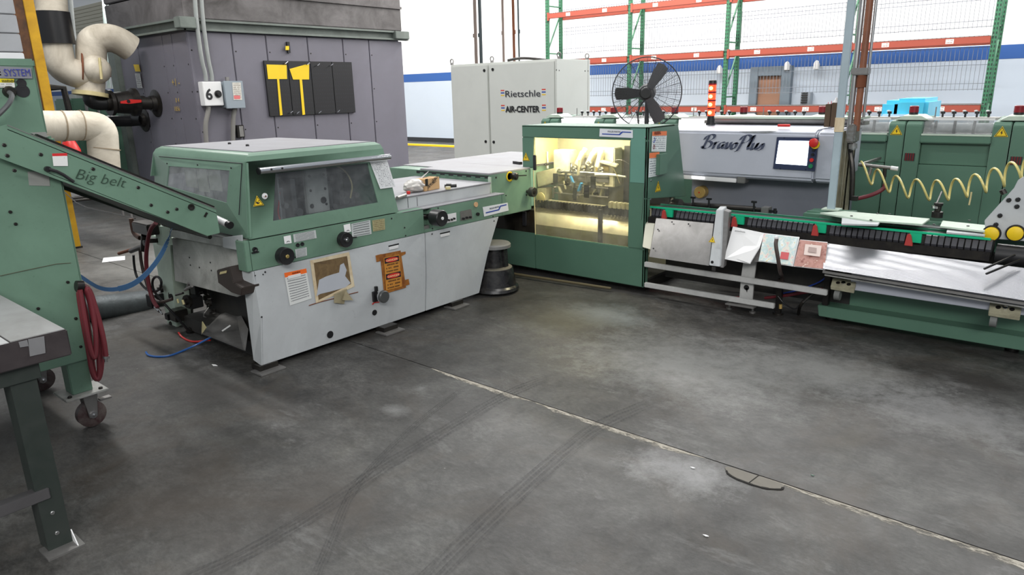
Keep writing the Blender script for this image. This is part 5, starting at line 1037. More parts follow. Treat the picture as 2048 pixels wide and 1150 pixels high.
lx0 = Vector((-2.761,5.848,1.176)); lx1 = Vector((-2.192,5.848,1.194)); nib(st_, lx0, X, Z, (lx1.x - lx0.x) / 4.6, mat('blue_grey_script', (66, 72, 92), .5, grime=0), cc, pen=.26)
out('smudge', G().prism([(-2.432,5.849,1.327), (-2.17,5.849,1.335), (-2.105,5.849,1.333), (-2.21,5.849,1.315), (-2.379,5.849,1.316)], (0, -.001, 0)), mat('glue_smudge', (120, 122, 122), .8, grime=.8, dirt=(160, 165, 175), scale=60), cc, smooth=False)
out('rail_bar', G().box(cx0 - .02, cx1 + .05, 6.45, 6.6, cz1 + .01, cz1 + .04).cyl((cx0 + .1, 6.38, cz1 + .045), (cx1 + .05, 6.38, cz1 + .045), .022), STEELD, cc)
out('tray_top', G().box(cx0 + .05, cx1 + .05, 6.35, 6.62, cz1 + .06, cz1 + .08), GREENP, cc, bev=.004)
out('red_marker', G().cyl((-2.145,5.95,1.375), (-2.047,5.95,1.376), .011), RED, cc)
g = thing('gripper_shaft', (-2.4, 5.6, .7), 'black shaft with adjusting screws lying behind the saddle chain', 'shaft')
out('shaft', G().cyl((-2.842,5.55,0.72), (-2.073,5.55,0.735), .018).cyl((-2.678,5.55,0.725), (-2.134,5.55,0.734), .026), BLKM, g)
for a, b in (((-2.656,5.52,0.688), (-2.661,5.52,0.79)), ((-2.512,5.52,0.701), (-2.517,5.52,0.789)), ((-2.128,5.52,0.702), (-2.134,5.52,0.795))):
    p = out('adjuster', G().cyl(a, b, .008), BLK, g); out('wing_head', G().box(Vector(b).x - .022, Vector(b).x + .022, 5.51, 5.53, Vector(b).z - .004, Vector(b).z + .012), BLK, p, bev=.003)
out('end_block', G().box(-2.067, -2.007, 5.5, 5.58, 0.686, 0.766), STEELD, g, bev=.004)
out('end_clamp', G().bar((-2.009,5.52,0.737), (-1.945,5.52,0.735), .012, .02).cyl((-1.957,5.52,0.686), (-1.963,5.52,0.761), .012), BLK, g)
out('motor_hub', G().lathe((-2.854,5.5,0.726), X, [(0, .03), (.03, .05), (.09, .05), (.12, .02), (.2, .018)], 16), BLKM, g)
out('support', G().box(-2.5, -2.46, 5.53, 5.57, .1, .66).box(-2.1, -2.06, 5.53, 5.57, .1, .66), DARK, g)
# signal tower
sg = thing('signal_tower', (-2.851,6.2,1.358), 'lit red signal tower with four stacked lamps on control cabinet', 'lamp')
c = Vector((-2.85,6.2,1.354)); c.z = cz1 + .01; k = (1.732 - c.z)
out('base', G().lathe(c, Z, [(0, .042), (.06 * k, .042), (.06 * k, .034), (.16 * k, .034), (.16 * k, .03), (.22 * k, .03)], 18), BLK, sg)
LR = mat('glowing_red_lamp', (255, 60, 30), .4, grime=0, emit=2.6)
for i in range(4):
    z = c.z + (.22 + i * .19) * k; out('lamp_section', G().cyl((c.x, c.y, z), (c.x, c.y, z + .15 * k), .033, n=20), LR, sg); out('divider', G().cyl((c.x, c.y, z + .15 * k), (c.x, c.y, z + .19 * k), .035, n=20), REDD, sg)
    out('bulb', G().sph((c.x, c.y - .025, z + .075 * k), .018), mat('glowing_orange_bulb', (255, 190, 90), .4, grime=0, emit=7), sg)
out('cap', G().lathe((c.x, c.y, c.z + .98 * k), Z, [(0, .035), (.025, .033), (.03, 0)], 18), BLK, sg)
# ---------- pedestal fan ----------
fn = thing('pedestal_fan', (-3.6, 6.45, 0), 'large round black wire-cage pedestal fan behind the stitching unit', 'fan')
fc = Vector((-3.578,6.3,1.65)); fx = Vector((fc.x * .85, fc.y, .12 * 0)); ax = Vector((.42, -.9, -.04)).normalized(); rF = .335
u_ = Z.cross(ax).normalized(); v_ = ax.cross(u_).normalized()
def fp(r, a, d): return fc + (u_ * math.cos(a) + v_ * math.sin(a)) * r + ax * d
FB = mat('charcoal_fan_plastic', (66, 66, 68), .5, grime=.2); WR = mat('fan_wire', (58, 60, 66), .5, grime=0)
out('outer_ring', G().tube([fp(rF, i * math.pi / 20, 0) for i in range(40)], .006, 6, closed=True), WR, fn)
g = G()
for i in range(17):
    r = .07 + i * .0155; k = math.sqrt(max(0, 1 - (r / rF) ** 2)); g.tube([fp(r, j * math.pi / 16, .03 + .06 * k) for j in range(32)], .0011, 4, closed=True)
for i in range(88):
    a = i * math.pi / 44; g.tube([fp(r, a, .03 + .06 * math.sqrt(max(0, 1 - (r / rF) ** 2)) if r < rF else 0) for r in (.06, .14, .22, .29, .32, rF)], .0010, 4)
out('front_guard', g, WR, fn, kind='stuff')
g = G()
for i in range(24):
    a = i * math.pi / 12; g.tube([fp(r, a, -.03 - .06 * math.sqrt(max(0, 1 - (r / rF) ** 2)) if r < rF else 0) for r in (.06, .2, .3, rF)], .0022, 4)
for r in (.12, .2, .28): g.tube([fp(r, j * math.pi / 16, -.03 - .06 * math.sqrt(1 - (r / rF) ** 2)) for j in range(32)], .002, 4, closed=True)
out('rear_guard', g, WR, fn, kind='stuff')
for a0 in (math.radians(58), math.radians(180), math.radians(297)):
    pts = [fp(.06, a0 - .6, .02), fp(.2, a0 - .28, .035), fp(.3, a0 - .19, .035), fp(.31, a0 + .0, .02), fp(.3, a0 + .2, -.01), fp(.2, a0 + .3, -.01), fp(.06, a0 + .6, -.02)]
    out('blade', G().prism(pts, ax * .004), FB, fn)
out('hub', G().lathe(fc - ax * .02, ax, [(0, .06), (.05, .055), (.07, .03), (.085, .02), (.085, 0)], 20), FB, fn)
out('hub_badge', G().lathe(fc + ax * .085, ax, [(0, .045), (.006, .045), (.006, 0)], 20), BLK, fn)
out('motor', G().lathe(fc - ax * .02, -ax, [(0, .07), (.04, .085), (.14, .08), (.17, .05), (.17, 0)], 20), FB, fn)
pb_ = fc - ax * .12; out('pole', G().cyl((pb_.x, pb_.y, .03), pb_, .022), FB, fn); out('base', G().lathe((pb_.x, pb_.y, 0), Z, [(0, .28), (.02, .27), (.035, .06), (.05, .03)], 24), FB, fn)
out('power_cord', G().tube([pb_ - Z * .05, pb_ + Vector((-.08, -.05, -.15)), pb_ + Vector((-.06, -.05, -.35)), pb_ + Vector((0, 0, -.6))], .008, 6, 2), BLK, fn)
# ---------- saddle chain and its front plates ----------
sc = thing('saddle_chain_conveyor', (-1.6, 5.2, 0), 'long saddle chain with green lip and black blocks along the right line', 'conveyor')
cz = .75; GRL = mat('bright_green_rail', (20, 176, 128), .35, grime=.1)
lip = out('green_lip', G().box(-2.86, -.49, 5.14, 5.156, cz - .008, cz + .006), GRL, sc, bev=.002)
out('chain_bed', G().box(-2.86, -.48, 5.17, 5.32, cz - .12, cz - .012), DARK, sc, smooth=False)
out('chain_back', G().box(-2.86, -.48, 5.32, 5.34, cz - .1, cz + .0), mat('green_chain_guide', (40, 110, 84), .5), sc, smooth=False)
BK = mat('dark_saddle_block', (62, 62, 68), .45, grime=.5, dirt=(30, 30, 30), scale=20); me = None; me2 = None
xi = -2.84; n = 0
while xi < -.5:
    if me is None:
        g = G().prism([(0, .03, .0), (0, 0, -.006), (0, -.02, -.055), (0, -.012, -.075), (0, .03, -.075)], (.029, 0, 0)); bmesh.ops.recalc_face_normals(g.bm, faces=g.bm.faces); me = bpy.data.meshes.new('saddle_block'); g.bm.to_mesh(me); g.bm.free(); me.materials.append(BK)
        g = G().prism([(0, 0, 0), (.022, 0, 0), (.011, 0, -.035)], (0, .02, 0)); bmesh.ops.recalc_face_normals(g.bm, faces=g.bm.faces); me2 = bpy.data.meshes.new('chain_tooth'); g.bm.to_mesh(me2); g.bm.free(); me2.materials.append(BLKM)
    ph = (xi + 2.72) % .595
    if not ph < .075:
        o = bpy.data.objects.new('saddle_block', me); S.collection.objects.link(o); o.parent = sc; o.location = Vector((xi, 5.155, cz - .01)) - TR[sc.name]
    o = bpy.data.objects.new('chain_tooth', me2); S.collection.objects.link(o); o.parent = sc; o.location = Vector((xi + .004, 5.125, cz - .085)) - TR[sc.name]
    xi += .037; n += 1
for x in (-2.72 + k * .595 for k in range(4)):
    out('green_block', G().box(x, x + .07, 5.14, 5.16, cz - .07, cz - .008), GRL, sc, bev=.002)
    out('red_pusher', G().prism([(x - .02, 5.115, cz - .09), (x + .03, 5.115, cz - .09), (x + .012, 5.115, cz - .02), (x + .0, 5.115, cz - .01), (x - .012, 5.115, cz - .02)], (0, .02, 0)), mat('red_pusher', (176, 60, 56), .45), sc, bev=.002)
out('shadow_strip', G().box(-2.86, -.48, 5.12, 5.17, cz - .135, cz - .08), BLKM, sc, smooth=False)  # black strip added where only shadow lies below the saddle blocks
out('under_core', G().box(-2.8, .6, 5.34, 5.4, .12, cz - .13), DARK, sc, smooth=False)
# tilted front plate and sensor housing
out('tilted_plate', G().prism([(-2.777,5.1,0.667), (-2.278,5.1,0.671), (-2.229,4.95,0.374), (-2.747,4.95,0.376)], (0, .006, .004)), STEELD, sc, bev=.002)
screws([(-2.728,5.05,0.588), (-2.72,4.97,0.446), (-2.621,5.08,0.656), (-2.477,5.08,0.654)], (0, -1, .5), .006, BLK, sc)
out('cream_cover', G().prism([(-2.883,5.11,0.617), (-2.789,5.11,0.618), (-2.758,5,0.423), (-2.842,5,0.434)], (0, .04, .01)), mat('cream_cover', (206, 204, 188), .4), sc, bev=.006)
hs = out('sensor_housing', G().prism([(-2.246,5.06,0.789), (-2.191,5.06,0.794), (-2.119,4.9,0.392), (-2.207,4.9,0.391)], (.0, .07, .02)), GREY, sc, bev=.004)
out('housing_side', G().prism([(-2.191,5.07,0.789), (-2.159,5.1,0.772), (-2.104,4.93,0.38), (-2.123,4.91,0.385)], (0, .05, .01)), STEELD, sc, bev=.003)
tri_sign(Vector((-2.209,4.96,0.578)) + Vector((0, -.02, 0)), X, Vector((0, .4, 1)), .055, hs)
out('housing_hole', G().lathe(Vector((-2.182,4.905,0.421)) + Vector((0, -.004, 0)), -Y, [(0, .011), (.004, .011), (.004, 0)], 12), BLK, hs)
out('housing_tag', G().box(-2.183, -2.155, 4.9, 4.91, .355, .385), DARK, hs)
# perforated tray
def perf():
    m = mat('perforated_steel', (196, 196, 200), .28, .85, grime=.25, scale=3); nt = m.node_tree; L = nt.links.new; b = nt.nodes['Principled BSDF']
    tc = nn(nt, 'ShaderNodeTexCoord'); v = nn(nt, 'ShaderNodeTexVoronoi', i_Scale=150.); v.inputs['Randomness'].default_value = 0; L(tc.outputs['Object'], v.inputs['Vector'])
    bp = nn(nt, 'ShaderNodeBump', i_Strength=.3, i_Distance=.003); L(v.outputs['Distance'], bp.inputs['Height']); L(bp.outputs[0], b.inputs['Normal']); return m
PF = perf()
tr = out('perforated_tray', G().prism([(-1.452,5.12,0.616), (-0.125,5.12,0.597), (-0.092,4.95,0.44), (-1.4,4.95,0.473)], (0, .004, -.004)), PF, sc, smooth=False)
out('tray_rib', G().bar((-1.401,4.96,0.45), (-0.09,4.96,0.419), .02, .016), STEELD, tr); out('tray_rib', G().bar((-1.397,5,0.42), (-0.088,5,0.388), .02, .01), GREY2, tr)
out('plate_behind', G().prism([(-2.242,5.14,0.661), (-1.426,5.14,0.637), (-1.4,4.99,0.49), (-2.161,4.99,0.422)], (0, .006, -.003)), STEELD, sc, smooth=False)
# rails, legs
RL = mat('white_rail_paint', (190, 190, 188), .45, grime=.4, scale=8)
out('upper_rail', G().bar((-2.855,5.08,0.276), (-1.39,5.08,0.272), .03, .042), RL, sc, bev=.004)
out('lower_rail', G().bar((-2.838,5.06,0.105), (-1.747,5.06,0.113), .03, .04), RL, sc, bev=.004)
out('support_leg', G().prism([(-2.03,5.12,0.415), (-1.929,5.12,0.417), (-1.939,5.12,0.286), (-1.941,5.12,0.095), (-2.044,5.12,0.093), (-2.041,5.12,0.286)], (0, .02, 0)), RL, sc, bev=.003)
out('keyhole', G().lathe((-1.991,5.118,0.203), -Y, [(0, .021), (.002, .021), (.002, 0)], 14).prism([(-1.998,5.117,0.198), (-1.979,5.117,0.201), (-1.984,5.117,0.164)], (0, -.001, 0)), BLK, sc, smooth=False)
fp_ = out('foot_plate', G().bar((-2.114,5.05,0.073), (-1.888,5.05,0.078), .06, .012), STEELD, sc, bev=.002)
for a in ((-2.128,5.149,0.005), (-1.944,5.153,0.005)): out('levelling_foot', G().lathe(a, Z, [(-.005, .025), (.004, .025), (.01, .01), (.06, .01)], 14), STEELD, fp_)
# base of the right line
by = 5.2
out('base_beam', G().prism([(-1.484,5.2,0.133), (-0.038,5.2,0.145), (-0.025,5.2,0.058), (-1.469,5.2,0.051)], (0, .25, 0)), GREEN2, sc, bev=.004)
out('base_panel', G().box(-1.3, .6, 5.33, 5.4, .12, .45), GREEN2, sc, smooth=False)
out('grey_panel', G().box(-1.25, .6, 5.09, 5.12, 0.315, .44), GREY3, sc, bev=.003)
out('end_leg', G().box(-1.46, -1.42, 5.22, 5.27, .1, .52), BLKM, sc, bev=.003)
for a in ((-1.42, 5.35), (-.3, 5.35), (.4, 5.35)): out('base_foot', G().cyl((a[0], a[1], 0), (a[0], a[1], .07), .04), BLKM, sc)
CP = mat('dirty_cream_plate', (172, 168, 144), .5, grime=.6, dirt=(100, 96, 80), scale=12)
for (a, b, c_, d_, w1, w2) in (((-1.359,5.02,0.339), (-1.205,5.02,0.335), (-1.215,5.1,0.38), (-1.37,5.1,0.381), (-1.316,5.06,0.293), (-1.311,5.06,0.243)), ((-0.43,5.02,0.322), (-0.27,5.02,0.321), (-0.276,5.1,0.378), (-0.437,5.1,0.379), (-0.4,5.06,0.279), (-0.394,5.06,0.228))):
    a, b, c_, d_ = map(Vector, (a, b, c_, d_)); p = out('pedal_plate', G().prism([a, b, c_, d_], (0, .01, -.028)), CP, sc, bev=.003)
    m0 = (a + b + c_ + d_) / 4; n0 = (b - a).cross(d_ - a).normalized()
    out('pedal_nut', G().lathe(m0, n0, [(0, .014), (.012, .014), (.014, .008), (.014, 0)], 10), CHROME, p)
    for s_ in (-.035, .035): out('pedal_slot', G().lathe(m0 + X * s_, n0, [(0, .014), (.002, .014), (.002, .007), (.0005, 0)], 12), BLKM, p)
    w1 = Vector(w1); out('caster_wheel', G().cyl(w1 + Vector((-.018, 0, -.02)), w1 + Vector((.018, 0, -.02)), .038), mat('grey_rubber', (110, 112, 110), .6, grime=.3), p)
    out('pedal_stem', G().cyl(m0 - Z * .03, (m0.x, 5.4, m0.z - .05), .01), BLKM, p)
screws([(-1.192,5.09,0.4), (-0.633,5.09,0.393)], -Y, .018, BLK, sc)
# cables under the line
for nm, pts, m_, r_, lb in (('cable', [(-2.922,5.3,0.014), (-2.452,5.3,0.013), (-2.109,5.3,0.058)], RED, .008, 'red cable low under the chain line near the stitching unit'),
    ('cable', [(-1.908,5.3,0.089), (-1.703,5.25,0.16), (-1.474,5.25,0.245)], REDH, .012, 'thick dark red cable looping beside the dark floor post'),
    ('cable', [(-1.795,5.3,0.141), (-1.649,5.3,0.197), (-1.477,5.3,0.302), (-1.475,5.3,0.36)], BLUE, .006, 'thin blue cable rising behind the dark floor post'),
    ('cable', [(-1.758,5.15,0.167), (-1.709,5.15,0.113), (-1.609,5.1,0.097), (-1.587,5.1,0.132)], BLK, .006, 'thin black cable sagging right of the dark floor post'),
    ('drop_pipe', [(-1.641,5.291,0.01), (-1.577,5.1,0.141), (-1.544,5.15,0.192), (-1.478,5.2,0.267)], BLKM, .012, 'dark bent pipe leaning from floor towards the green base beam')):
    solo(nm, G().tube(pts, r_, 8, 2), m_, lb, nm.replace('_', ' ') if nm == 'cable' else 'pipe')
t = thing('floor_post', (-1.775,5.232,0), 'dark upright floor post with hose arching down from white joint', 'post')
c = Vector((-1.775,5.232,0))
out('post', G().box(c.x - .02, c.x + .02, c.y - .02, c.y + .02, 0, .28), BLKM, t, bev=.003)
out('hose', G().tube([(-1.726,4.93,0.646), (-1.719,4.9,0.609), (-1.695,4.9,0.522), (-1.689,4.95,0.402), (c.x + .01, c.y, .3), (c.x + .005, c.y, .2)], .014, 10, 2), mat('dark_brown_hose', (74, 62, 58), .5), t)
out('white_joint', G().sph((-1.727,4.93,0.653), .016), WHITE, t); out('brass_fitting', G().cyl((-1.715,5.1,0.089), (-1.717,5.1,0.12), .012), mat('brass_disc', (0, 0, 0)), t)
out('post_foot', G().cyl((c.x, c.y, 0), (c.x, c.y, .015), .04), BLKM, t)
# leaflets on the front plate
def leaf(nm, pts, m, lb, cat='leaflet', grp='printed leaflets clipped on the front tray', thick=.004):
    c = [Vector(p) for p in pts]; root = thing(nm, tuple(c[0]), lb, cat, None)
    out('sheet', G().prism(c, (0, thick, -thick * .5)), m, root, smooth=False); return root
SH = mat('glossy_white_sheet', (232, 232, 232), .2, grime=.05)
wt = leaf('paper_sheet', [(-2.119,4.965,0.441), (-1.917,4.965,0.43), (-1.876,5.02,0.546), (-1.877,5.1,0.644), (-2.121,5.1,0.668)], SH, 'glossy white folded sheet, leftmost on the sloping front tray', 'sheet')
out('fold_flap', G().prism([(-1.914,4.955,0.436), (-2.015,4.958,0.456), (-1.87,5.01,0.563)], (0, -.002, .001)), PAPER, wt, smooth=False)
a = Vector((-2.092,5.075,0.637)); tx = (Vector((-2.014,5.075,0.634)) - a); text('mm/mm', a, tx, Vector((0, .5, 1)), .018, INK, wt, width=tx.length)
l2 = leaf('leaflet', [(-1.856,4.965,0.461), (-1.607,4.965,0.455), (-1.62,5.09,0.645), (-1.877,5.09,0.646)], PAPER, 'pale floral leaflet with red squares, middle on front tray')
def field(name, cols_, sc=9.):
    if name in MATS: return MATS[name]
    m = bpy.data.materials.new(name); m.use_nodes = True; nt = m.node_tree; L = nt.links.new; tc = nn(nt, 'ShaderNodeTexCoord'); ns = nn(nt, 'ShaderNodeTexNoise', i_Scale=sc, i_Detail=3.); L(tc.outputs['Object'], ns.inputs['Vector'])
    r = nn(nt, 'ShaderNodeValToRGB'); e = r.color_ramp.elements
    for i, c in enumerate(cols_):
        x = e[i] if i < 2 else e.new(.5); x.position = .3 + .4 * i / (len(cols_) - 1); x.color = (*lin(c), 1)
    L(ns.outputs['Fac'], r.inputs[0]); L(r.outputs[0], nt.nodes['Principled BSDF'].inputs['Base Color']); nt.nodes['Principled BSDF'].inputs['Roughness'].default_value = .35; MATS[name] = m; return m
decal('cover_print', [(-1.852,4.963,0.466), (-1.614,4.963,0.462), (-1.628,5.085,0.638), (-1.875,5.085,0.64)], field('floral_print', [(226, 190, 190), (226, 226, 214), (190, 214, 214), (216, 206, 160), (240, 240, 236)], 26), l2, off=.003)
decal('red_square', [(-1.707,4.98,0.493), (-1.65,4.98,0.494), (-1.654,5.01,0.539), (-1.711,5.01,0.539)], mat('pink_red_print', (206, 96, 100), .4, grime=0), l2, off=.006)
l3 = leaf('leaflet', [(-1.604,4.965,0.456), (-1.39,4.965,0.461), (-1.427,5.09,0.631), (-1.615,5.09,0.628)], PAPER, 'pink-brown leaflet showing a room, rightmost on the front tray')
decal('cover_print', [(-1.6,4.963,0.46), (-1.393,4.963,0.468), (-1.425,5.085,0.625), (-1.613,5.085,0.625)], field('room_print', [(150, 96, 88), (196, 150, 140), (226, 200, 188), (176, 128, 116)], 24), l3, off=.003)
decal('picture_panel', [(-1.55,5,0.539), (-1.441,5,0.539), (-1.45,5.05,0.607), (-1.562,5.05,0.605)], mat('pale_pink_print', (226, 208, 200), .4, grime=0), l3, off=.006)
decal('picture_inner', [(-1.527,5.01,0.558), (-1.473,5.01,0.558), (-1.478,5.04,0.588), (-1.533,5.04,0.588)], mat('grey_pink_print', (170, 150, 144), .4, grime=0), l3, off=.009)
# ---------- machine bed plates behind the chain ----------
bd = thing('machine_bed', (-.9, 5.45, 0), 'pale green bed plates behind the chain in front of feeders', 'machine')
out('bed_plate', G().box(-1.58, .6, 5.36, 5.47, .74, .752), mat('dark_bed_plate', (96, 100, 100), .5, grime=.5), bd, bev=.003)
out('bed_plate', G().prism([(-1.554,5.286,0.8), (-1.426,5.442,0.8), (-0.878,5.425,0.8), (-0.877,5.183,0.8), (-1.201,5.15,0.8), (-1.396,5.212,0.8)], (0, 0, -.012)), GREENP, bd, bev=.002)
out('bed_plate', G().prism([(-1.388,5.237,0.79), (-1.132,5.215,0.79), (-1.116,5.072,0.79), (-1.32,4.983,0.79)], (0, 0, -.012)), GREY, bd, bev=.002)
out('bed_plate', G().prism([(-0.806,5.446,0.79), (-0.555,5.414,0.79), (-0.532,5.188,0.79), (-0.783,5.224,0.79)], (0, 0, -.012)), GREENP, bd, bev=.002)
out('bed_plate', G().prism([(-0.752,5.307,0.77), (-0.538,5.305,0.77), (-0.526,5.16,0.77), (-0.73,5.14,0.77)], (0, 0, -.012)), GREY, bd, bev=.002)
out('bed_side', G().box(-1.7, .6, 5.46, 5.48, .1, .775), GREEN2, bd, smooth=False)
out('bed_wing', G().prism([(-1.72, 5.44, .76), (-1.4, 5.30, .78), (-1.38, 5.36, .78), (-1.38, 5.6, .785), (-1.72, 5.7, .76)], (0, 0, -.12)), GREEN2, bd, bev=.003)
screws([(-1.18,5.151,0.802), (-1.328,5.242,0.802), (-1.208,5.439,0.802), (-1.136,5.46,0.802), (-0.813,5.191,0.802), (-0.655,5.465,0.802), (-0.632,5.246,0.802)], Z, .009, BLK, bd)
nz = out('air_nozzle', G().lathe((-0.858,5.55,0.801), Z, [(-.01, .035), (.03, .035), (.035, .02), (.07, .022), (.075, .028), (.09, .028), (.09, 0)], 16), BLKM, bd)
out('nozzle_ring', G().lathe((-0.872,5.55,0.862), Z, [(-.008, .026), (.008, .026), (.008, 0)], 14), CHROME, nz); out('nozzle_wire', G().bar((-0.873,5.55,0.876), (-0.857,5.6,0.964), .008, .008), STEELD, nz)
rb = thing('roller_bracket', (-.3, 5.25, .6), 'light grey bracket plate with two yellow rollers at right edge', 'bracket')
out('plate', G().prism([(-0.55,5.25,0.845), (-0.426,5.25,1.058), (-0.413,5.25,1.107), (-0.36,5.25,1.153), (-0.169,5.25,1.151), (-0.107,5.25,0.741), (-0.527,5.25,0.735)], (0, .02, 0)), GREY, rb, bev=.003)
for p_ in ((-0.501,5.24,0.769), (-0.379,5.24,0.785)):
    h = out('yellow_roller', G().lathe(p_, -Y, [(0, .042), (.03, .042), (.034, .036), (.034, 0)], 24), YEL, rb); out('roller_rim', G().lathe(p_, -Y, [(-.005, .052), (.006, .052), (.006, .04)], 24), BLK, h)
screws([(-0.441,5.25,0.983), (-0.396,5.25,0.99), (-0.395,5.25,0.947), (-0.473,5.25,0.884), (-0.486,5.25,0.826)], -Y, .014, BLK, rb, 'bolt', .012)
out('top_nut', G().lathe((-0.47,5.26,1.017), (-.6, 0, 1), [(0, .018), (.03, .018), (.03, 0)], 10), BLKM, rb)
out('black_drum', G().cyl((-.46, 5.24, .64), (.6, 5.24, .64), .07, n=24), BLK, rb)
out('drum_bar', G().bar((-0.484,4.97,0.598), (-0.353,5.1,0.677), .01, .01), BLK, rb); out('drum_bar', G().bar((-0.47,4.97,0.569), (-0.324,5.1,0.65), .01, .01), BLK, rb)
# ---------- row of signature feeders ----------
FYY = 6.9; xcs = [-5.225, -4.46, -3.69, -2.925, -2.16, -1.394, -.637, .13]
zc_top = 1.369
CL = glass('clear_cover_plastic', (220, 222, 222), 1, .08, .16)
def feeder(x, lab):
    f = thing('signature_feeder', (x, 7.2, 0), lab, 'feeder')
    W = .765; xr = x + W - .132
    prof = [(FYY, .1), (FYY, zc_top - .03), (FYY + .03, zc_top), (FYY + .5, zc_top + .03), (FYY + .5, .1)]
    out('left_post', G().prism([(x - .128, y, z) for y, z in prof], (.124, 0, 0)), GREEN2, f, bev=.006)
    out('right_post', G().prism([(x + .004, y, z) for y, z in prof], (.124, 0, 0)), GREEN2, f, bev=.006)
    out('lower_body', G().box(x + .13, xr - .006, FYY + .02, FYY + .5, .1, zc_top - .36), GREEN2, f, bev=.004)
    out('pocket_panel', G().box(x + .13, xr - .006, FYY + .05, FYY + .3, zc_top - .357, zc_top - .13), GREEN2, f, bev=.004)
    out('pocket_lip', G().box(x + .122, xr - .0, FYY - .015, FYY + .06, zc_top - .175, zc_top - .115), GREEN2, f, bev=.008)
    out('lip_rail', G().box(x + .128, xr - .004, FYY - .01, FYY + .02, zc_top - .113, zc_top - .1), GREENP, f)
    decal('clear_cover', [(x + .135, FYY + .01, zc_top - .1), (xr - .01, FYY + .01, zc_top - .1), (xr - .01, FYY + .07, zc_top + .015), (x + .135, FYY + .07, zc_top + .015)], CL, f, t=.004)
    out('cover_edge', G().box(x + .13, xr - .006, FYY + .065, FYY + .085, zc_top + .01, zc_top + .025), WHITE, f)
    p = out('pocket_floor', G().box(x + .14, xr - .01, FYY + .1, FYY + .5, zc_top - .15, zc_top - .1), STEELD, f, smooth=False)
    g = G()
    out('feed_cylinder', G().cyl((x + .15, FYY + .28, zc_top - .07), (xr - .02, FYY + .28, zc_top - .07), .05), GREY, f)
    for i in range(3): out('sucker_arm', G().bar((x + .2 + i * .14, FYY + .14, zc_top - .1), (x + .2 + i * .14, FYY + .16, zc_top), .02, .02), BLKM, f)
    out('top_ledge', G().box(x + .13, xr - .006, FYY + .34, FYY + .5, zc_top - .0, zc_top + .022), GREY2, f, bev=.003)
    tri_sign((x - .065, FYY - .001, zc_top - .085), X, Z, .095, f)
    out('vent_grille', G().box(x + .02, x + .1, FYY - .003, FYY, zc_top - .33, zc_top - .265), DARK, f, smooth=False)
    for i in range(4): out('grille_bar', G().box(x + .03 + i * .018, x + .036 + i * .018, FYY - .006, FYY - .003, zc_top - .33, zc_top - .265), REDD, f, smooth=False)
    pc_ = out('beacon_plinth', G().prism([(x - .1, FYY + .05, zc_top + .01), (x + .16, FYY + .05, zc_top + .01), (x + .1, FYY + .05, zc_top + .045), (x - .04, FYY + .05, zc_top + .045)], (0, .2, .01)), GREENP, f, bev=.003)
    out('beacon', G().lathe((x + .01, FYY + .2, zc_top + .04), Z, [(0, .036), (.03, .036)], 16), BLK, pc_); out('beacon_lens', G().lathe((x + .01, FYY + .2, zc_top + .07), Z, [(0, .038), (.05, .037), (.055, .03), (.055, 0)], 16), REDD, pc_)
    for i in range(5):
        xx = x + .2 + i * .085; k = out('clamp_knob', G().lathe((xx, FYY + .4, zc_top + .02), Z, [(0, .008), (.03, .008), (.03, .018), (.05, .018), (.052, 0)], 10), BLK, f)
        out('knob_cap', G().lathe((xx - .01, FYY + .4, zc_top + .07), Z, [(0, .015), (.01, .013), (.012, 0)], 10), WHITE, k)
    out('rod', G().cyl((x + .15, FYY + .36, zc_top + .02), (x + .15, FYY + .36, zc_top + .11), .005), STEELD, f)
    out('base_skirt', G().box(x - .12, xr - .01, FYY + .05, FYY + .48, 0, .1), BLKM, f, smooth=False)
    return f
labs = ['green signature feeder, leftmost, beside the white air cabinet', 'green signature feeder seen through the fan cage', 'green signature feeder just right of the fan', 'green signature feeder behind the signal tower', 'green signature feeder directly behind the touch screen', 'green signature feeder just right of the brown stained pipe', 'green signature feeder in front of the cyan wrapped stack', 'green signature feeder cut by the right edge of photo']
f0 = feeder(xcs[0], labs[0]); f0['group'] = 'row of green signature feeders'
for x, l_ in zip(xcs[1:], labs[1:]):
    c = copy_tree(f0, None, (x, 7.2, 0)); c['label'] = l_
# ---------- posts at the feeders ----------
a, b = Vector((-1.542,5.5,0.778)), Vector((-1.533,5.5,2.249)); xm_ = (a.x + b.x) / 2
t = thing('conduit_post', (xm_, 5.5, .79), 'pale blue-grey steel post standing in front of control cabinet', 'post')
out('post', G().box(xm_ - .028, xm_ + .028, 5.48, 5.5, .79, 3.4), mat('pale_blue_grey_post', (166, 182, 190), .45, grime=.3, scale=4), t, bev=.005)
out('post_foot', G().box(xm_ - .06, xm_ + .06, 5.46, 5.56, .79, .8), GREENP, t); out('tape_wrap', G().box(xm_ - .03, xm_ + .03, 5.477, 5.503, 1.36, 1.46), TP, t)
t = thing('brown_pipe', (-1.513,5.9,1.37), 'brown rusty overhead pipe beside silver tube, ending in a joint', 'pipe')
a, b = Vector((-1.521,5.9,1.343)), Vector((-1.534,5.9,2.279)); xm_ = (a.x + b.x) / 2
out('pipe', G().cyl((xm_, 5.9, a.z), (xm_, 5.9, 3.6), .024), mat('stained_brown_pipe', (134, 82, 56), .5, grime=.6, dirt=(80, 50, 40), scale=6), t)
out('silver_tube', G().cyl((xm_ - .05, 5.9, a.z - .02), (xm_ - .05, 5.9, 3.6), .02).cyl((xm_ + .04, 5.91, a.z + .1), (xm_ + .04, 5.91, 3.6), .01), STEEL, t)
out('clamp', G().box(xm_ - .07, xm_ + .05, 5.86, 5.94, 1.754, 1.805), STEELD, t, bev=.006)
out('coupling', G().cyl((xm_, 5.9, 1.664), (xm_, 5.9, 1.754), .034), RUST, t)
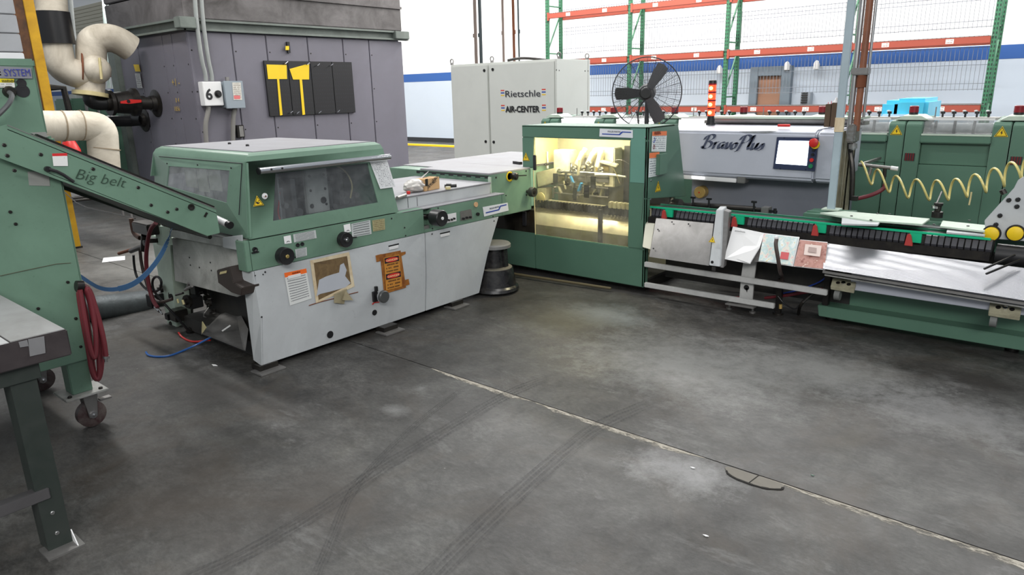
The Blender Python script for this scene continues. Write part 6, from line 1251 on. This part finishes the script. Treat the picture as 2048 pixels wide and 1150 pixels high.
gm = out('gear_head', G().box(-1.579, -1.518, 5.84, 5.98, 1.257, 1.395).cyl((-1.535,5.9,1.2), (-1.541,5.9,1.257), .03), mat('stained_aluminium', (140, 146, 146), .4, .5, grime=.8, dirt=(90, 60, 40), scale=14), t, bev=.01)
PRF = mat('oily_aluminium_profile', (170, 166, 148), .4, .3, grime=1., dirt=(88, 78, 30), scale=3)
t = thing('profile_column', (-1.59,6,0.694), 'oil-stained aluminium profile columns right of the control cabinet', 'column')
for p0, p1, w_ in (((-1.609,6,0.692), (-1.62,6,1.336), .07), ((-1.562,6.05,0.689), (-1.585,6.05,1.226), .035)):
    a, b = Vector(p0), Vector(p1); x = (a.x + b.x) / 2
    out('profile', G().box(x - w_ / 2, x - w_ / 2 + .012, 6.0, 6.05, .12, b.z).box(x + w_ / 2 - .012, x + w_ / 2, 6.0, 6.05, .12, b.z).box(x - w_ / 2, x + w_ / 2, 6.02, 6.05, .12, b.z).box(x - .006, x + .006, 6.0, 6.03, .12, b.z), PRF, t, bev=.002)
out('base_block', G().box(-1.8, -1.45, 5.95, 6.1, 0, .12), BLKM, t)
out('cable_bundle', G().tube([(-1.584,5.98,1.327), (-1.578,5.98,1.192), (-1.535,5.96,1.041), (-1.523,5.96,0.806)], .02, 8, 2), BLKM, t)
out('hose_clip', G().box(-1.507, -1.464, 5.88, 5.92, 0.812, 0.847), BLKM, t)
# pen holder on cabinet
t = thing('pen_holder', (-1.771,6.1,1.403), 'brown and black holder packed with white-tipped pens on cabinet', 'holder')
c = Vector((-1.775,6.1,1.403)); c.z = cz1 + .012; zt_ = 1.54
out('cup', G().box(c.x - .045, c.x - .002, 6.07, 6.13, c.z, zt_).box(c.x + .002, c.x + .045, 6.07, 6.13, c.z, zt_ + .01), mat('dark_brown_tin', (84, 66, 48), .5, grime=.4), t, bev=.003)
for i in range(7): out('pen', G().cyl((c.x - .035 + i * .012, 6.1, zt_ - .05), (c.x - .035 + i * .012, 6.1, zt_ + .015 + .004 * i), .005, .002), WHITE if i % 2 else RED, t)
out('white_cone', G().cyl((c.x + .022, 6.1, zt_ + .01), (c.x + .025, 6.1, zt_ + .05), .02, .004), WHITE, t)
# coiled hose
hx = thing('coiled_hose', (-1.537,6.2,1.017), 'yellow translucent coiled air hose drooping across the green feeders', 'hose')
pts = []; ctrl = [Vector(p) for p in ((-1.528,6.2,1.01), (-1.369,6.2,0.939), (-1.203,6.2,0.894), (-1.029,6.2,0.887), (-0.881,6.2,0.901), (-0.743,6.2,0.948), (-0.611,6.2,1.007), (-0.499,6.2,1.064), (-0.378,6.2,1.129))]
nT = 9.5
for i in range(241):
    t_ = i / 240 * (len(ctrl) - 1); k = min(int(t_), len(ctrl) - 2); q = ctrl[k].lerp(ctrl[k + 1], t_ - k); a = i / 240 * nT * 2 * math.pi + 1.6
    pts.append(q + Vector((.028 * math.cos(a + 2.6), .07 * math.cos(a), .075 * math.sin(a))))
out('coil', G().tube(pts, .0085, 8), mat('pale_yellow_hose', (220, 206, 132), .3, grime=.1), hx)
out('tie', G().tube([(-0.752,6.15,0.901), (-0.752,6.15,0.857), (-0.755,6.15,0.804)], .006, 6, 1), CREAM, hx)
mf = thing('air_manifold', (-1.573,6.3,1.047), 'grey air manifold bar with valve and short red hose', 'manifold')
out('bar', G().cyl((-1.569,6.25,1.055), (-1.33,6.25,1.039), .014), STEELD, mf); out('white_plug', G().cyl((-1.33,6.25,1.039), (-1.279,6.25,1.034), .017), WHITE, mf)
out('valve', G().cyl((-1.373,6.25,1.033), (-1.369,6.25,0.965), .014).cyl((-1.369,6.25,0.965), (-1.362,6.25,0.902), .008), BLKM, mf)
out('coupling', G().cyl((-1.476,6.25,1.032), (-1.485,6.25,0.975), .014), STEELD, mf)
out('red_hose', G().tube([(-1.353,6.22,0.914), (-1.351,6.2,0.876), (-1.419,6.15,0.829), (-1.513,6.05,0.803)], .016, 10, 2), REDH, mf)
out('wall_arm', G().bar((-1.565,6.25,1.052), Vector((-1.565,6.25,1.052)) + Vector((0, .65, 0)), .02, .02), STEELD, mf)
# cyan wrapped stack on the rack floor
t = thing('wrapped_stack', (-2.263,11,1.292), 'stack of bright cyan film-wrapped packs beyond the green feeders', 'stack')
CY_ = mat('cyan_stretch_film', (92, 208, 240), .25, grime=.25, dirt=(60, 170, 220), scale=4)
xa, xb, xc_ = -2.554, -2.39, -1.978; zt1, zt2 = 1.452, 1.476
out('pack', G().box(xa, xb + .1, 11, 11.8, .15, zt1), CY_, t, bev=.05); out('pack', G().box(xb, xc_, 10.95, 11.9, .15, zt2), CY_, t, bev=.05)
out('lower_pack', G().box(xa + .02, xc_ - .2, 10.85, 11, .15, 1.272), mat('pale_cyan_film', (196, 224, 244), .3), t, bev=.03); out('pallet', G().box(xa, xc_, 10.95, 11.85, 0, .14), KR, t)
# ---------- green press at left with chute ----------
SX = -4.0
pr = thing('conveyor_stacker', (-4.4, .9, 0), 'tall green steel stacker on casters with chute, at left edge', 'machine')
py1 = 1.225
out('head_box', G().box(-4.75, SX, .3, py1, 1.545, 1.895), GREEN, pr, bev=.01)
out('head_lid', G().box(-4.75, SX + .003, .3, py1 + .003, 1.86, 1.9), GREEN, pr, bev=.008)
out('body', G().box(-4.85, SX + .02, .3, py1 + .02, .46, 1.54), GREEN, pr, bev=.012)
out('body_skirt', G().prism([(SX + .022, .3, .385), (SX + .022, py1 + .02, .385), (SX + .022, py1 + .02, .5), (SX + .022, .3, .5)], (-.05, 0, 0)), GREEN, pr, bev=.003)
out('weld_line', G().tube([(-3.975,0.898,0.906), (-3.975,1.003,0.911), (-3.975,1.139,0.916), (-3.979,1.207,0.907)], .0013, 5), mat('weld_brown', (84, 74, 56), .8), pr)
pl_ = decal('name_plate', [(-3.995,0.995,1.813), (-3.995,1.202,1.81), (-3.995,1.206,1.858), (-3.995,1.006,1.869)], mat('brushed_name_plate', (150, 150, 158), .35, .3), pr, off=.004)
a = Vector((-3.99,1.091,1.821)); text('SYSTEM', a, Y, Z, .046, mat('plate_blue', (60, 66, 150), .4, grime=0), pl_, width=1.196 - a.y)
for k in range(4): decal('plate_stripe', rect((SX + .006, a.y - .05, a.z + .003 + k * .012), Y, Z, .038, .006), RED if k > 1 else mat('plate_brown', (120, 70, 80), .5), pl_, off=.003)
yl = decal('caution_label', [(-3.995,0.988,1.771), (-3.995,1.124,1.77), (-3.995,1.127,1.808), (-3.995,0.995,1.813)], printed('caution_print', (222, 222, 216), (140, 140, 140), 4, 8, head=(226, 208, 30), headh=.42), pr, off=.002)
text('WARNING', (-3.992,1.074,1.793), Y, Z, .018, INK, yl, width=.06)
for p_, r_ in (((-4,1.156,1.79), .02), ((-4,1.153,1.754), .03)): out('round_port', G().lathe(p_, X, [(0, r_), (.003, r_), (.003, r_ * .9), (.001, 0)], 22), INK, pr)
out('cable_gland', G().lathe((-4,1.098,1.75), X, [(0, .028), (.02, .026), (.03, .02), (.03, 0)], 16), BLKM, pr)
out('power_cable', G().tube([(-3.97,1.091,1.747), (-3.93,1.09,1.736), (-3.9,1.066,1.702), (-3.9,1.03,1.666), (-3.92,0.989,1.628)], .011, 8, 2), mat('grey_cable', (90, 92, 94), .5), pr)
out('tape_patch', G().prism([(-3.978,1.1,1.381), (-3.978,1.188,1.372), (-3.978,1.182,1.302), (-3.978,1.094,1.315)], (.001, 0, 0)), mat('dull_tape', (146, 148, 144), .5), pr, smooth=False)
out('tape_patch', G().prism([(-3.978,1.143,1.562), (-3.978,1.211,1.561), (-3.978,1.215,1.537), (-3.978,1.18,1.534)], (.001, 0, 0)), mat('dull_tape', (0, 0, 0)), pr, smooth=False)
screws([(-3.98,0.995,1.2), (-3.98,1.006,1.14), (-3.98,1.178,0.617), (-3.98,1.175,0.463), (-3.98,1.024,0.71), (-3.98,1.175,0.813)], X, .008, BLKM, pr, 'bolt', .008)
for lx_, ly0, ly1, zb, nm in ((-4.0, 1.1, 1.2, .205, 0), (-4.78, 1.1, 1.2, .2, 1)):
    out('leg', G().box(lx_ - .1, lx_, ly0, ly1, zb, .5), GREEN, pr, bev=.004)
    cpz = zb - .012
    p = out('caster_plate', G().box(lx_ - .14, lx_ + .05, ly0 - .05, ly1 + .06, cpz, zb), GREY2, pr, bev=.003)
    if nm == 0: screws([(lx_ + .02, ly0 - .02, zb), (lx_ + .02, ly1 + .03, zb)], Z, .011, BLKM, p, 'bolt', .01)
    wc = Vector((lx_ - .01, (ly0 + ly1) / 2 + .02, .075))
    out('caster_fork', G().prism([(wc.x - .03, wc.y - .035, cpz), (wc.x - .03, wc.y + .04, cpz), (wc.x - .03, wc.y + .02, .06), (wc.x - .03, wc.y - .02, .06)], (.004, 0, 0)).prism([(wc.x + .03, wc.y - .035, cpz), (wc.x + .03, wc.y + .04, cpz), (wc.x + .03, wc.y + .02, .06), (wc.x + .03, wc.y - .02, .06)], (.004, 0, 0)), STEELD, p, bev=.002)
    out('caster_wheel', G().lathe(wc - X * .025, X, [(0, .055), (.006, .072), (.044, .072), (.05, .055), (.05, .02), (.045, 0)], 26), mat('dark_red_wheel', (64, 40, 42), .5, grime=.6, dirt=(120, 116, 110), scale=20), p)
    out('axle_nut', G().lathe(wc + X * .03, X, [(0, .018), (.012, .018), (.012, .008), (.016, 0)], 10), CHROME, p)
    out('brake_tab', G().box(wc.x - .02, wc.x + .02, wc.y + .05, wc.y + .11, .13, .14), STEELD, p, bev=.002)
for lx_ in (-4.0, -4.78): out('leg', G().box(lx_ - .1, lx_, .35, .45, 0, .5), GREEN, pr, bev=.004)
out('hose_hook', G().cyl((-3.95,1.2,0.791), (-3.95,1.232,0.784), .028), BLKM, pr)
# inclined chute
CX = -3.9
ch = out('chute_side', G().prism([(-3.9,1.034,1.606), (-3.9,1.968,1.082), (-3.9,1.972,0.944), (-3.9,1.896,0.939), (-3.9,1.6,1.109), (-3.9,0.929,1.487), (-3.9,0.947,1.581)], (-.006, 0, 0)), GREEN, pr, bev=.001)
screws([(-3.9,1.146,1.461), (-3.9,1.027,1.397), (-3.9,1.361,1.372), (-3.9,1.561,1.256), (-3.9,1.612,1.156), (-3.9,1.693,1.107), (-3.9,1.744,1.116), (-3.9,1.008,1.515), (-3.9,1.011,1.467)], X, .009, BLKM, ch, 'bolt', .006)
out('pivot_bolt', G().lathe((-3.9,1.825,1.116), X, [(0, .018), (.008, .018), (.008, .009), (.004, 0)], 16), BLKM, ch); out('slot_mark', G().bar((-3.897,1.893,1.05), (-3.897,1.911,1.073), .003, .012), BLKM, ch)
text('Big belt', (-3.897,1.272,1.334), Vector((-3.897,1.486,1.265)) - Vector((-3.897,1.272,1.334)), Z, .075, mat('dark_felt_pen', (44, 66, 52), .6, grime=0), ch, 'handwriting', width=.235, shear=.25, bold=-.0012)
tg = decal('red_white_tag', [(-3.897,1.189,1.403), (-3.897,1.251,1.397), (-3.897,1.258,1.459), (-3.897,1.193,1.462)], printed('tag_print', (226, 226, 224), (150, 150, 160), 4, 4, head=(206, 40, 44), headh=.22, dens=.2), ch)
lv = out('clamp_lever', G().lathe((-3.9,1.16,1.391), X, [(0, .014), (.02, .014), (.02, 0)], 12).tube([Vector((-3.9,1.162,1.391)) + X * .02, Vector((-3.9,1.202,1.373)) + X * .03, Vector((-3.9,1.253,1.321)) + X * .035], .008, 8, 1), BLK, ch)
dz = Vector((-.42, 0, 0))
top = [Vector((-3.9,1.034,1.606)), Vector((-3.9,1.968,1.082))]; dn = Vector((0, 0, -.02))
out('belt', G().prism([top[0] + dn, top[1] + dn, top[1] + dn - Z * .004, top[0] + dn - Z * .004], dz), BLK, pr, smooth=False)
out('top_edge_strip', G().bar(Vector((-3.9,1.148,1.547)) + Vector((-.02, 0, .006)), Vector((-3.9,1.963,1.091)) + Vector((-.02, 0, .006)), .03, .008), BLKM, pr)
out('steel_edge', G().bar(Vector((-3.9,1.036,1.603)), Vector((-3.9,1.968,1.085)), .006, .004), STEELD, pr)
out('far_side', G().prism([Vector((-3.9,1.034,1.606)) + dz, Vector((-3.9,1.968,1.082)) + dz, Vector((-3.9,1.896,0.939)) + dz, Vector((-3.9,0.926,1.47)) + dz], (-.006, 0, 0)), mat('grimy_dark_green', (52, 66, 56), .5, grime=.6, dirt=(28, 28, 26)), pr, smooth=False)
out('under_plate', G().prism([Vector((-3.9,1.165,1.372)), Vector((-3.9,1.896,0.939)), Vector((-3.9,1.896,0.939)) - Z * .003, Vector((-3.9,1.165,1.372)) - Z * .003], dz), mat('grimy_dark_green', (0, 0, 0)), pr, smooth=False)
out('roller', G().cyl((-4.105,2.06,0.996), (-3.957,2.06,0.974), .022), WHITE, pr); out('roller_cap', G().cyl((-3.962,2.06,0.977), (-3.935,2.06,0.971), .023), BLK, pr)
out('lower_roller', G().tube([(-4.843,2.06,0.888), (-4.519,2.06,0.878), (-4.207,2.06,0.87)], .014, 8), BLKM, pr)
# air hoses
def hose(nm, pts, r, m, lb, cat='hose', sm=2, grp=None): return solo(nm, G().tube(pts, r, 10, sm), m, lb, cat, grp)
hc = thing('air_hose_coil', (-3.98,1.188,0.269), 'dark red rubber air hose coiled and hung on green stacker', 'hose')
out('hose_loop', G().tube([(-3.975,1.22,0.775), (-3.975,1.249,0.779), (-3.975,1.273,0.735), (-3.975,1.281,0.582), (-3.975,1.277,0.442), (-3.975,1.247,0.294), (-3.975,1.217,0.246), (-3.975,1.21,0.321), (-3.975,1.221,0.459), (-3.975,1.229,0.651), (-3.975,1.22,0.748)], .0125, 10, 2, closed=True), REDH, hc)
out('hose_loop', G().tube([(-3.945,1.203,0.749), (-3.945,1.198,0.61), (-3.945,1.198,0.444), (-3.945,1.193,0.319), (-3.945,1.207,0.266), (-3.945,1.229,0.299), (-3.945,1.244,0.43), (-3.945,1.25,0.596), (-3.945,1.246,0.728), (-3.945,1.233,0.771), (-3.945,1.21,0.763)], .0125, 10, 2, closed=True), REDH, hc)
out('hose_loop', G().tube([(-3.92,1.205,0.774), (-3.92,1.201,0.614), (-3.92,1.197,0.478), (-3.92,1.206,0.386), (-3.92,1.227,0.441), (-3.92,1.247,0.602), (-3.92,1.246,0.737), (-3.92,1.235,0.78), (-3.92,1.25,0.758), (-3.92,1.265,0.624), (-3.92,1.271,0.484), (-3.92,1.266,0.395)], .0125, 10, 2), REDH, hc)
out('hose_coupling', G().cyl((-3.92,1.266,0.395), (-3.92,1.264,0.382), .016).cyl((-3.92,1.264,0.382), (-3.92,1.261,0.363), .008), STEEL, hc)
hose('air_hose', [(-4.806,2,0.908), (-4.897,2,0.864), (-4.97,2,0.79), (-5.073,2,0.618), (-5.094,2,0.433), (-5.069,2,0.326), (-5.005,2,0.281)], .014, REDH, 'dark red air hose hanging from valve left of the trimmer')
solo('hose_nipple', G().cyl((-5.038,2,0.279), (-4.981,2,0.26), .013).cyl((-4.987,2,0.266), (-4.94,2,0.245), .006), STEEL, 'brass and steel plug on the end of the hanging red hose', 'fitting')
rg = thing('air_regulator', (-5.068,2.05,0.753), 'dark air regulator assembly with brass lever beneath the chute', 'regulator')
out('bowl', G().box(-5.262, -5.011, 2.02, 2.12, 0.791, 0.869), BLKM, rg, bev=.008)
out('elbow', G().tube([(-5.329,2.05,0.88), (-5.33,2.05,0.814), (-5.323,2.05,0.767), (-5.231,2.05,0.748)], .016, 8, 1), mat('copper_brown_pipe', (92, 64, 52), .5, .3), rg)
out('manifold', G().cyl((-5.43,2.05,0.628), (-5.185,2.05,0.696), .018).cyl((-5.197,2.05,0.665), (-5.137,2.05,0.781), .025), BLKM, rg)
out('brass_lever', G().cyl((-5.663,2.05,0.579), (-5.407,2.05,0.642), .012), RUST, rg); out('gauge', G().lathe((-5.058,2.02,0.741), -Y, [(0, .02), (.02, .02), (.02, 0)], 14), BLK, rg)
out('green_bracket', G().box(-5.086, -4.973, 2.1, 2.16, 0.71, 0.851), GREENP, rg); out('mount', G().bar((-5.154,2.05,0.736), (-5.057,2.12,0.742), .03, .03), BLKM, rg)
hose('rubber_hose', [(-5.318,2.02,0.618), (-5.34,2.02,0.54), (-5.334,2.02,0.447), (-5.218,2.02,0.378), (-5.088,2.02,0.377), (-4.965,2.02,0.412), (-4.908,2.02,0.487), (-4.975,2.02,0.516), (-5.071,2.02,0.469), (-5.082,2.02,0.393), (-5.064,2.05,0.322), (-5.013,2.1,0.217), (-5.009,2.2,0.037)], .0085, BLK, 'black air hose with a loop beneath the regulator')
hose('rubber_hose', [(-5.24,2.04,0.661), (-5.259,2.04,0.548), (-5.222,2.04,0.403), (-5.164,2.04,0.314), (-5.05,2.04,0.297), (-4.977,2.1,0.325)], .011, mat('brown_black_hose', (62, 50, 46), .5), 'brownish hose running from regulator to the trimmer valve block')
st_p = [(-4.474,1.95,0.91), (-4.549,1.95,0.831), (-4.54,1.9,0.759), (-4.48,1.8,0.69), (-4.443,1.7,0.637), (-4.382,1.6,0.625), (-4.3,1.487,0.646), (-4.2,1.391,0.693), (-4.1,1.315,0.758), (-4,1.225,0.847)]
g = G(); P_ = [Vector(p) for p in st_p]
for _ in range(2):
    q = [P_[0]]
    for a, b in zip(P_, P_[1:]): q += [a * .75 + b * .25, a * .25 + b * .75]
    P_ = q + [P_[-1]]
for i, (a, b) in enumerate(zip(P_, P_[1:])):
    w_ = .016 if i < len(P_) * .6 else .012
    d_ = (b - a).normalized(); s_ = Vector((.8, .5, .2)).cross(d_).normalized() * w_; g.hexa([a - s_, a + s_, b + s_, b - s_, a - s_ + Vector((.003, 0, 0)), a + s_ + Vector((.003, 0, 0)), b + s_ + Vector((.003, 0, 0)), b - s_ + Vector((.003, 0, 0))])
solo('webbing_strap', g, mat('blue_webbing', (72, 114, 160), .6), 'blue flat strap sagging between the chute end and stacker', 'strap')
hose('air_tube', [(-4.901,1.834,0.02), (-4.859,1.827,0.006), (-4.775,1.855,0.006), (-4.724,1.916,0.006), (-4.756,2.036,0.006), (-4.742,2.141,0.03), (-4.618,2.198,0.1)], .007, mat('clear_blue_tube', (56, 104, 176), .25), 'blue plastic tube end on the floor left of trimmer', 'tube')
hose('air_tube', [(-5.1,2.157,0.03), (-5.066,2.156,0.006), (-4.938,2.143,0.006), (-4.861,2.16,0.006), (-4.688,2.19,0.05)], .007, RED, 'short red tube on the floor beside the blue tube', 'tube')
hose('thin_cord', [(-7,2.185,0.931), (-6.6,2.152,0.849), (-6,2.16,0.847), (-5.388,2.1,0.867)], .004, BLK, 'thin black cord running from column area to the regulator', 'cord', 1)
t = thing('low_trestle', (-11.386,3.757,0.3), 'low black tube trestle beyond yellow column under the chute', 'trestle')
q = Vector((-11.127,3.642,0.35)); out('rail', G().tube([q + Vector((0, -.6, 0)), q + Vector((0, .7, 0))], .02, 8), BLKM, t); out('rail', G().tube([q + Vector((-.3, -.6, 0)), q + Vector((-.3, .7, 0))], .02, 8), BLKM, t)
for dx_ in (0, -.3):
    for dy_ in (-.55, .65): out('leg', G().cyl((q.x + dx_, q.y + dy_, 0), (q.x + dx_, q.y + dy_, .35), .02), STEELD, t)
# ---------- worktable ----------
wk = thing('work_table', (-3.3, .2, 0), 'dark steel-edged worktable with a grey top, bottom left corner', 'table')
tz = .88; tx, ty = -2.90, .824
TT = mat('worn_grey_tabletop', (150, 150, 150), .5, grime=.6, dirt=(110, 108, 104), scale=5, grit=.2)
out('apron', G().box(-3.95, tx, -1.2, ty, tz - .105, tz - .004), mat('dark_brown_steel', (58, 52, 54), .45, .3, grime=.5, dirt=(90, 84, 84), scale=7), wk, bev=.004)
out('top_sheet', G().box(-3.95, tx - .006, 0.643, ty - .006, tz - .004, tz), TT, wk, bev=.001); out('top_sheet', G().box(-3.95, tx - .004, -1.2, 0.643 - .005, tz - .005, tz - .001), mat('pale_top_sheet', (186, 186, 186), .5, grime=.4), wk, bev=.001)
out('tape_patch', G().prism([(-2.898,0.689,0.811), (-2.898,0.739,0.809), (-2.898,0.746,0.873), (-2.898,0.695,0.875)], (.001, 0, 0)), mat('silver_tape', (140, 140, 142), .4, .2, grime=.5), wk, smooth=False)
out('tape_patch', G().prism([(-2.898,0.666,0.853), (-2.898,0.692,0.85), (-2.898,0.692,0.874), (-2.898,0.665,0.874)], (.001, 0, 0)), mat('silver_tape', (0, 0, 0)), wk, smooth=False)
LG = mat('dark_green_black_leg', (44, 52, 48), .45, .1, grime=.4, dirt=(70, 72, 70), scale=7)
for x_, y_ in ((-2.94, .62), (-3.82, .1)):
    l = out('leg', G().prism([(x_ - .1, y_, 0), (x_, y_, 0), (x_, y_ + .085, 0), (x_ - .008, y_ + .085, 0), (x_ - .008, y_ + .008, 0), (x_ - .1, y_ + .008, 0)], (0, 0, tz - .1)), LG, wk)
    out('foot_plate', G().prism([(x_ - .05, y_ - .02, 0), (x_ + .06, y_ - .02, 0), (x_ + .06, y_ + .11, 0), (x_ - .05, y_ + .11, 0)], (0, 0, .008)), STEELD, l)
    if x_ > -3: screws([(x_, y_ + .04, z) for z in (.16, .07)], X, .008, STEEL, l, 'rivet', .004); out('gusset', G().prism([(x_ + .0, y_ + .086, .008), (x_ + .05, y_ + .086, .008), (x_, y_ + .086, .06)], (0, .004, 0)), WHITE, l)
out('under_beam', G().box(-3.9, -2.95, .6, .66, tz - .16, tz - .105).box(-2.99, -2.93, -1.2, .72, tz - .17, tz - .105), LG, wk, bev=.002)
out('stretcher', G().box(-2.98, -2.932, -1.2, .665, .225, .27), mat('worn_steel_bar', (104, 102, 104), .4, .5, grime=.4), wk, bev=.003)
out('leg', G().box(-3.04, -2.94, -1.1, -1.0, 0, tz - .1), LG, wk)
bpy.context.view_layer.update()
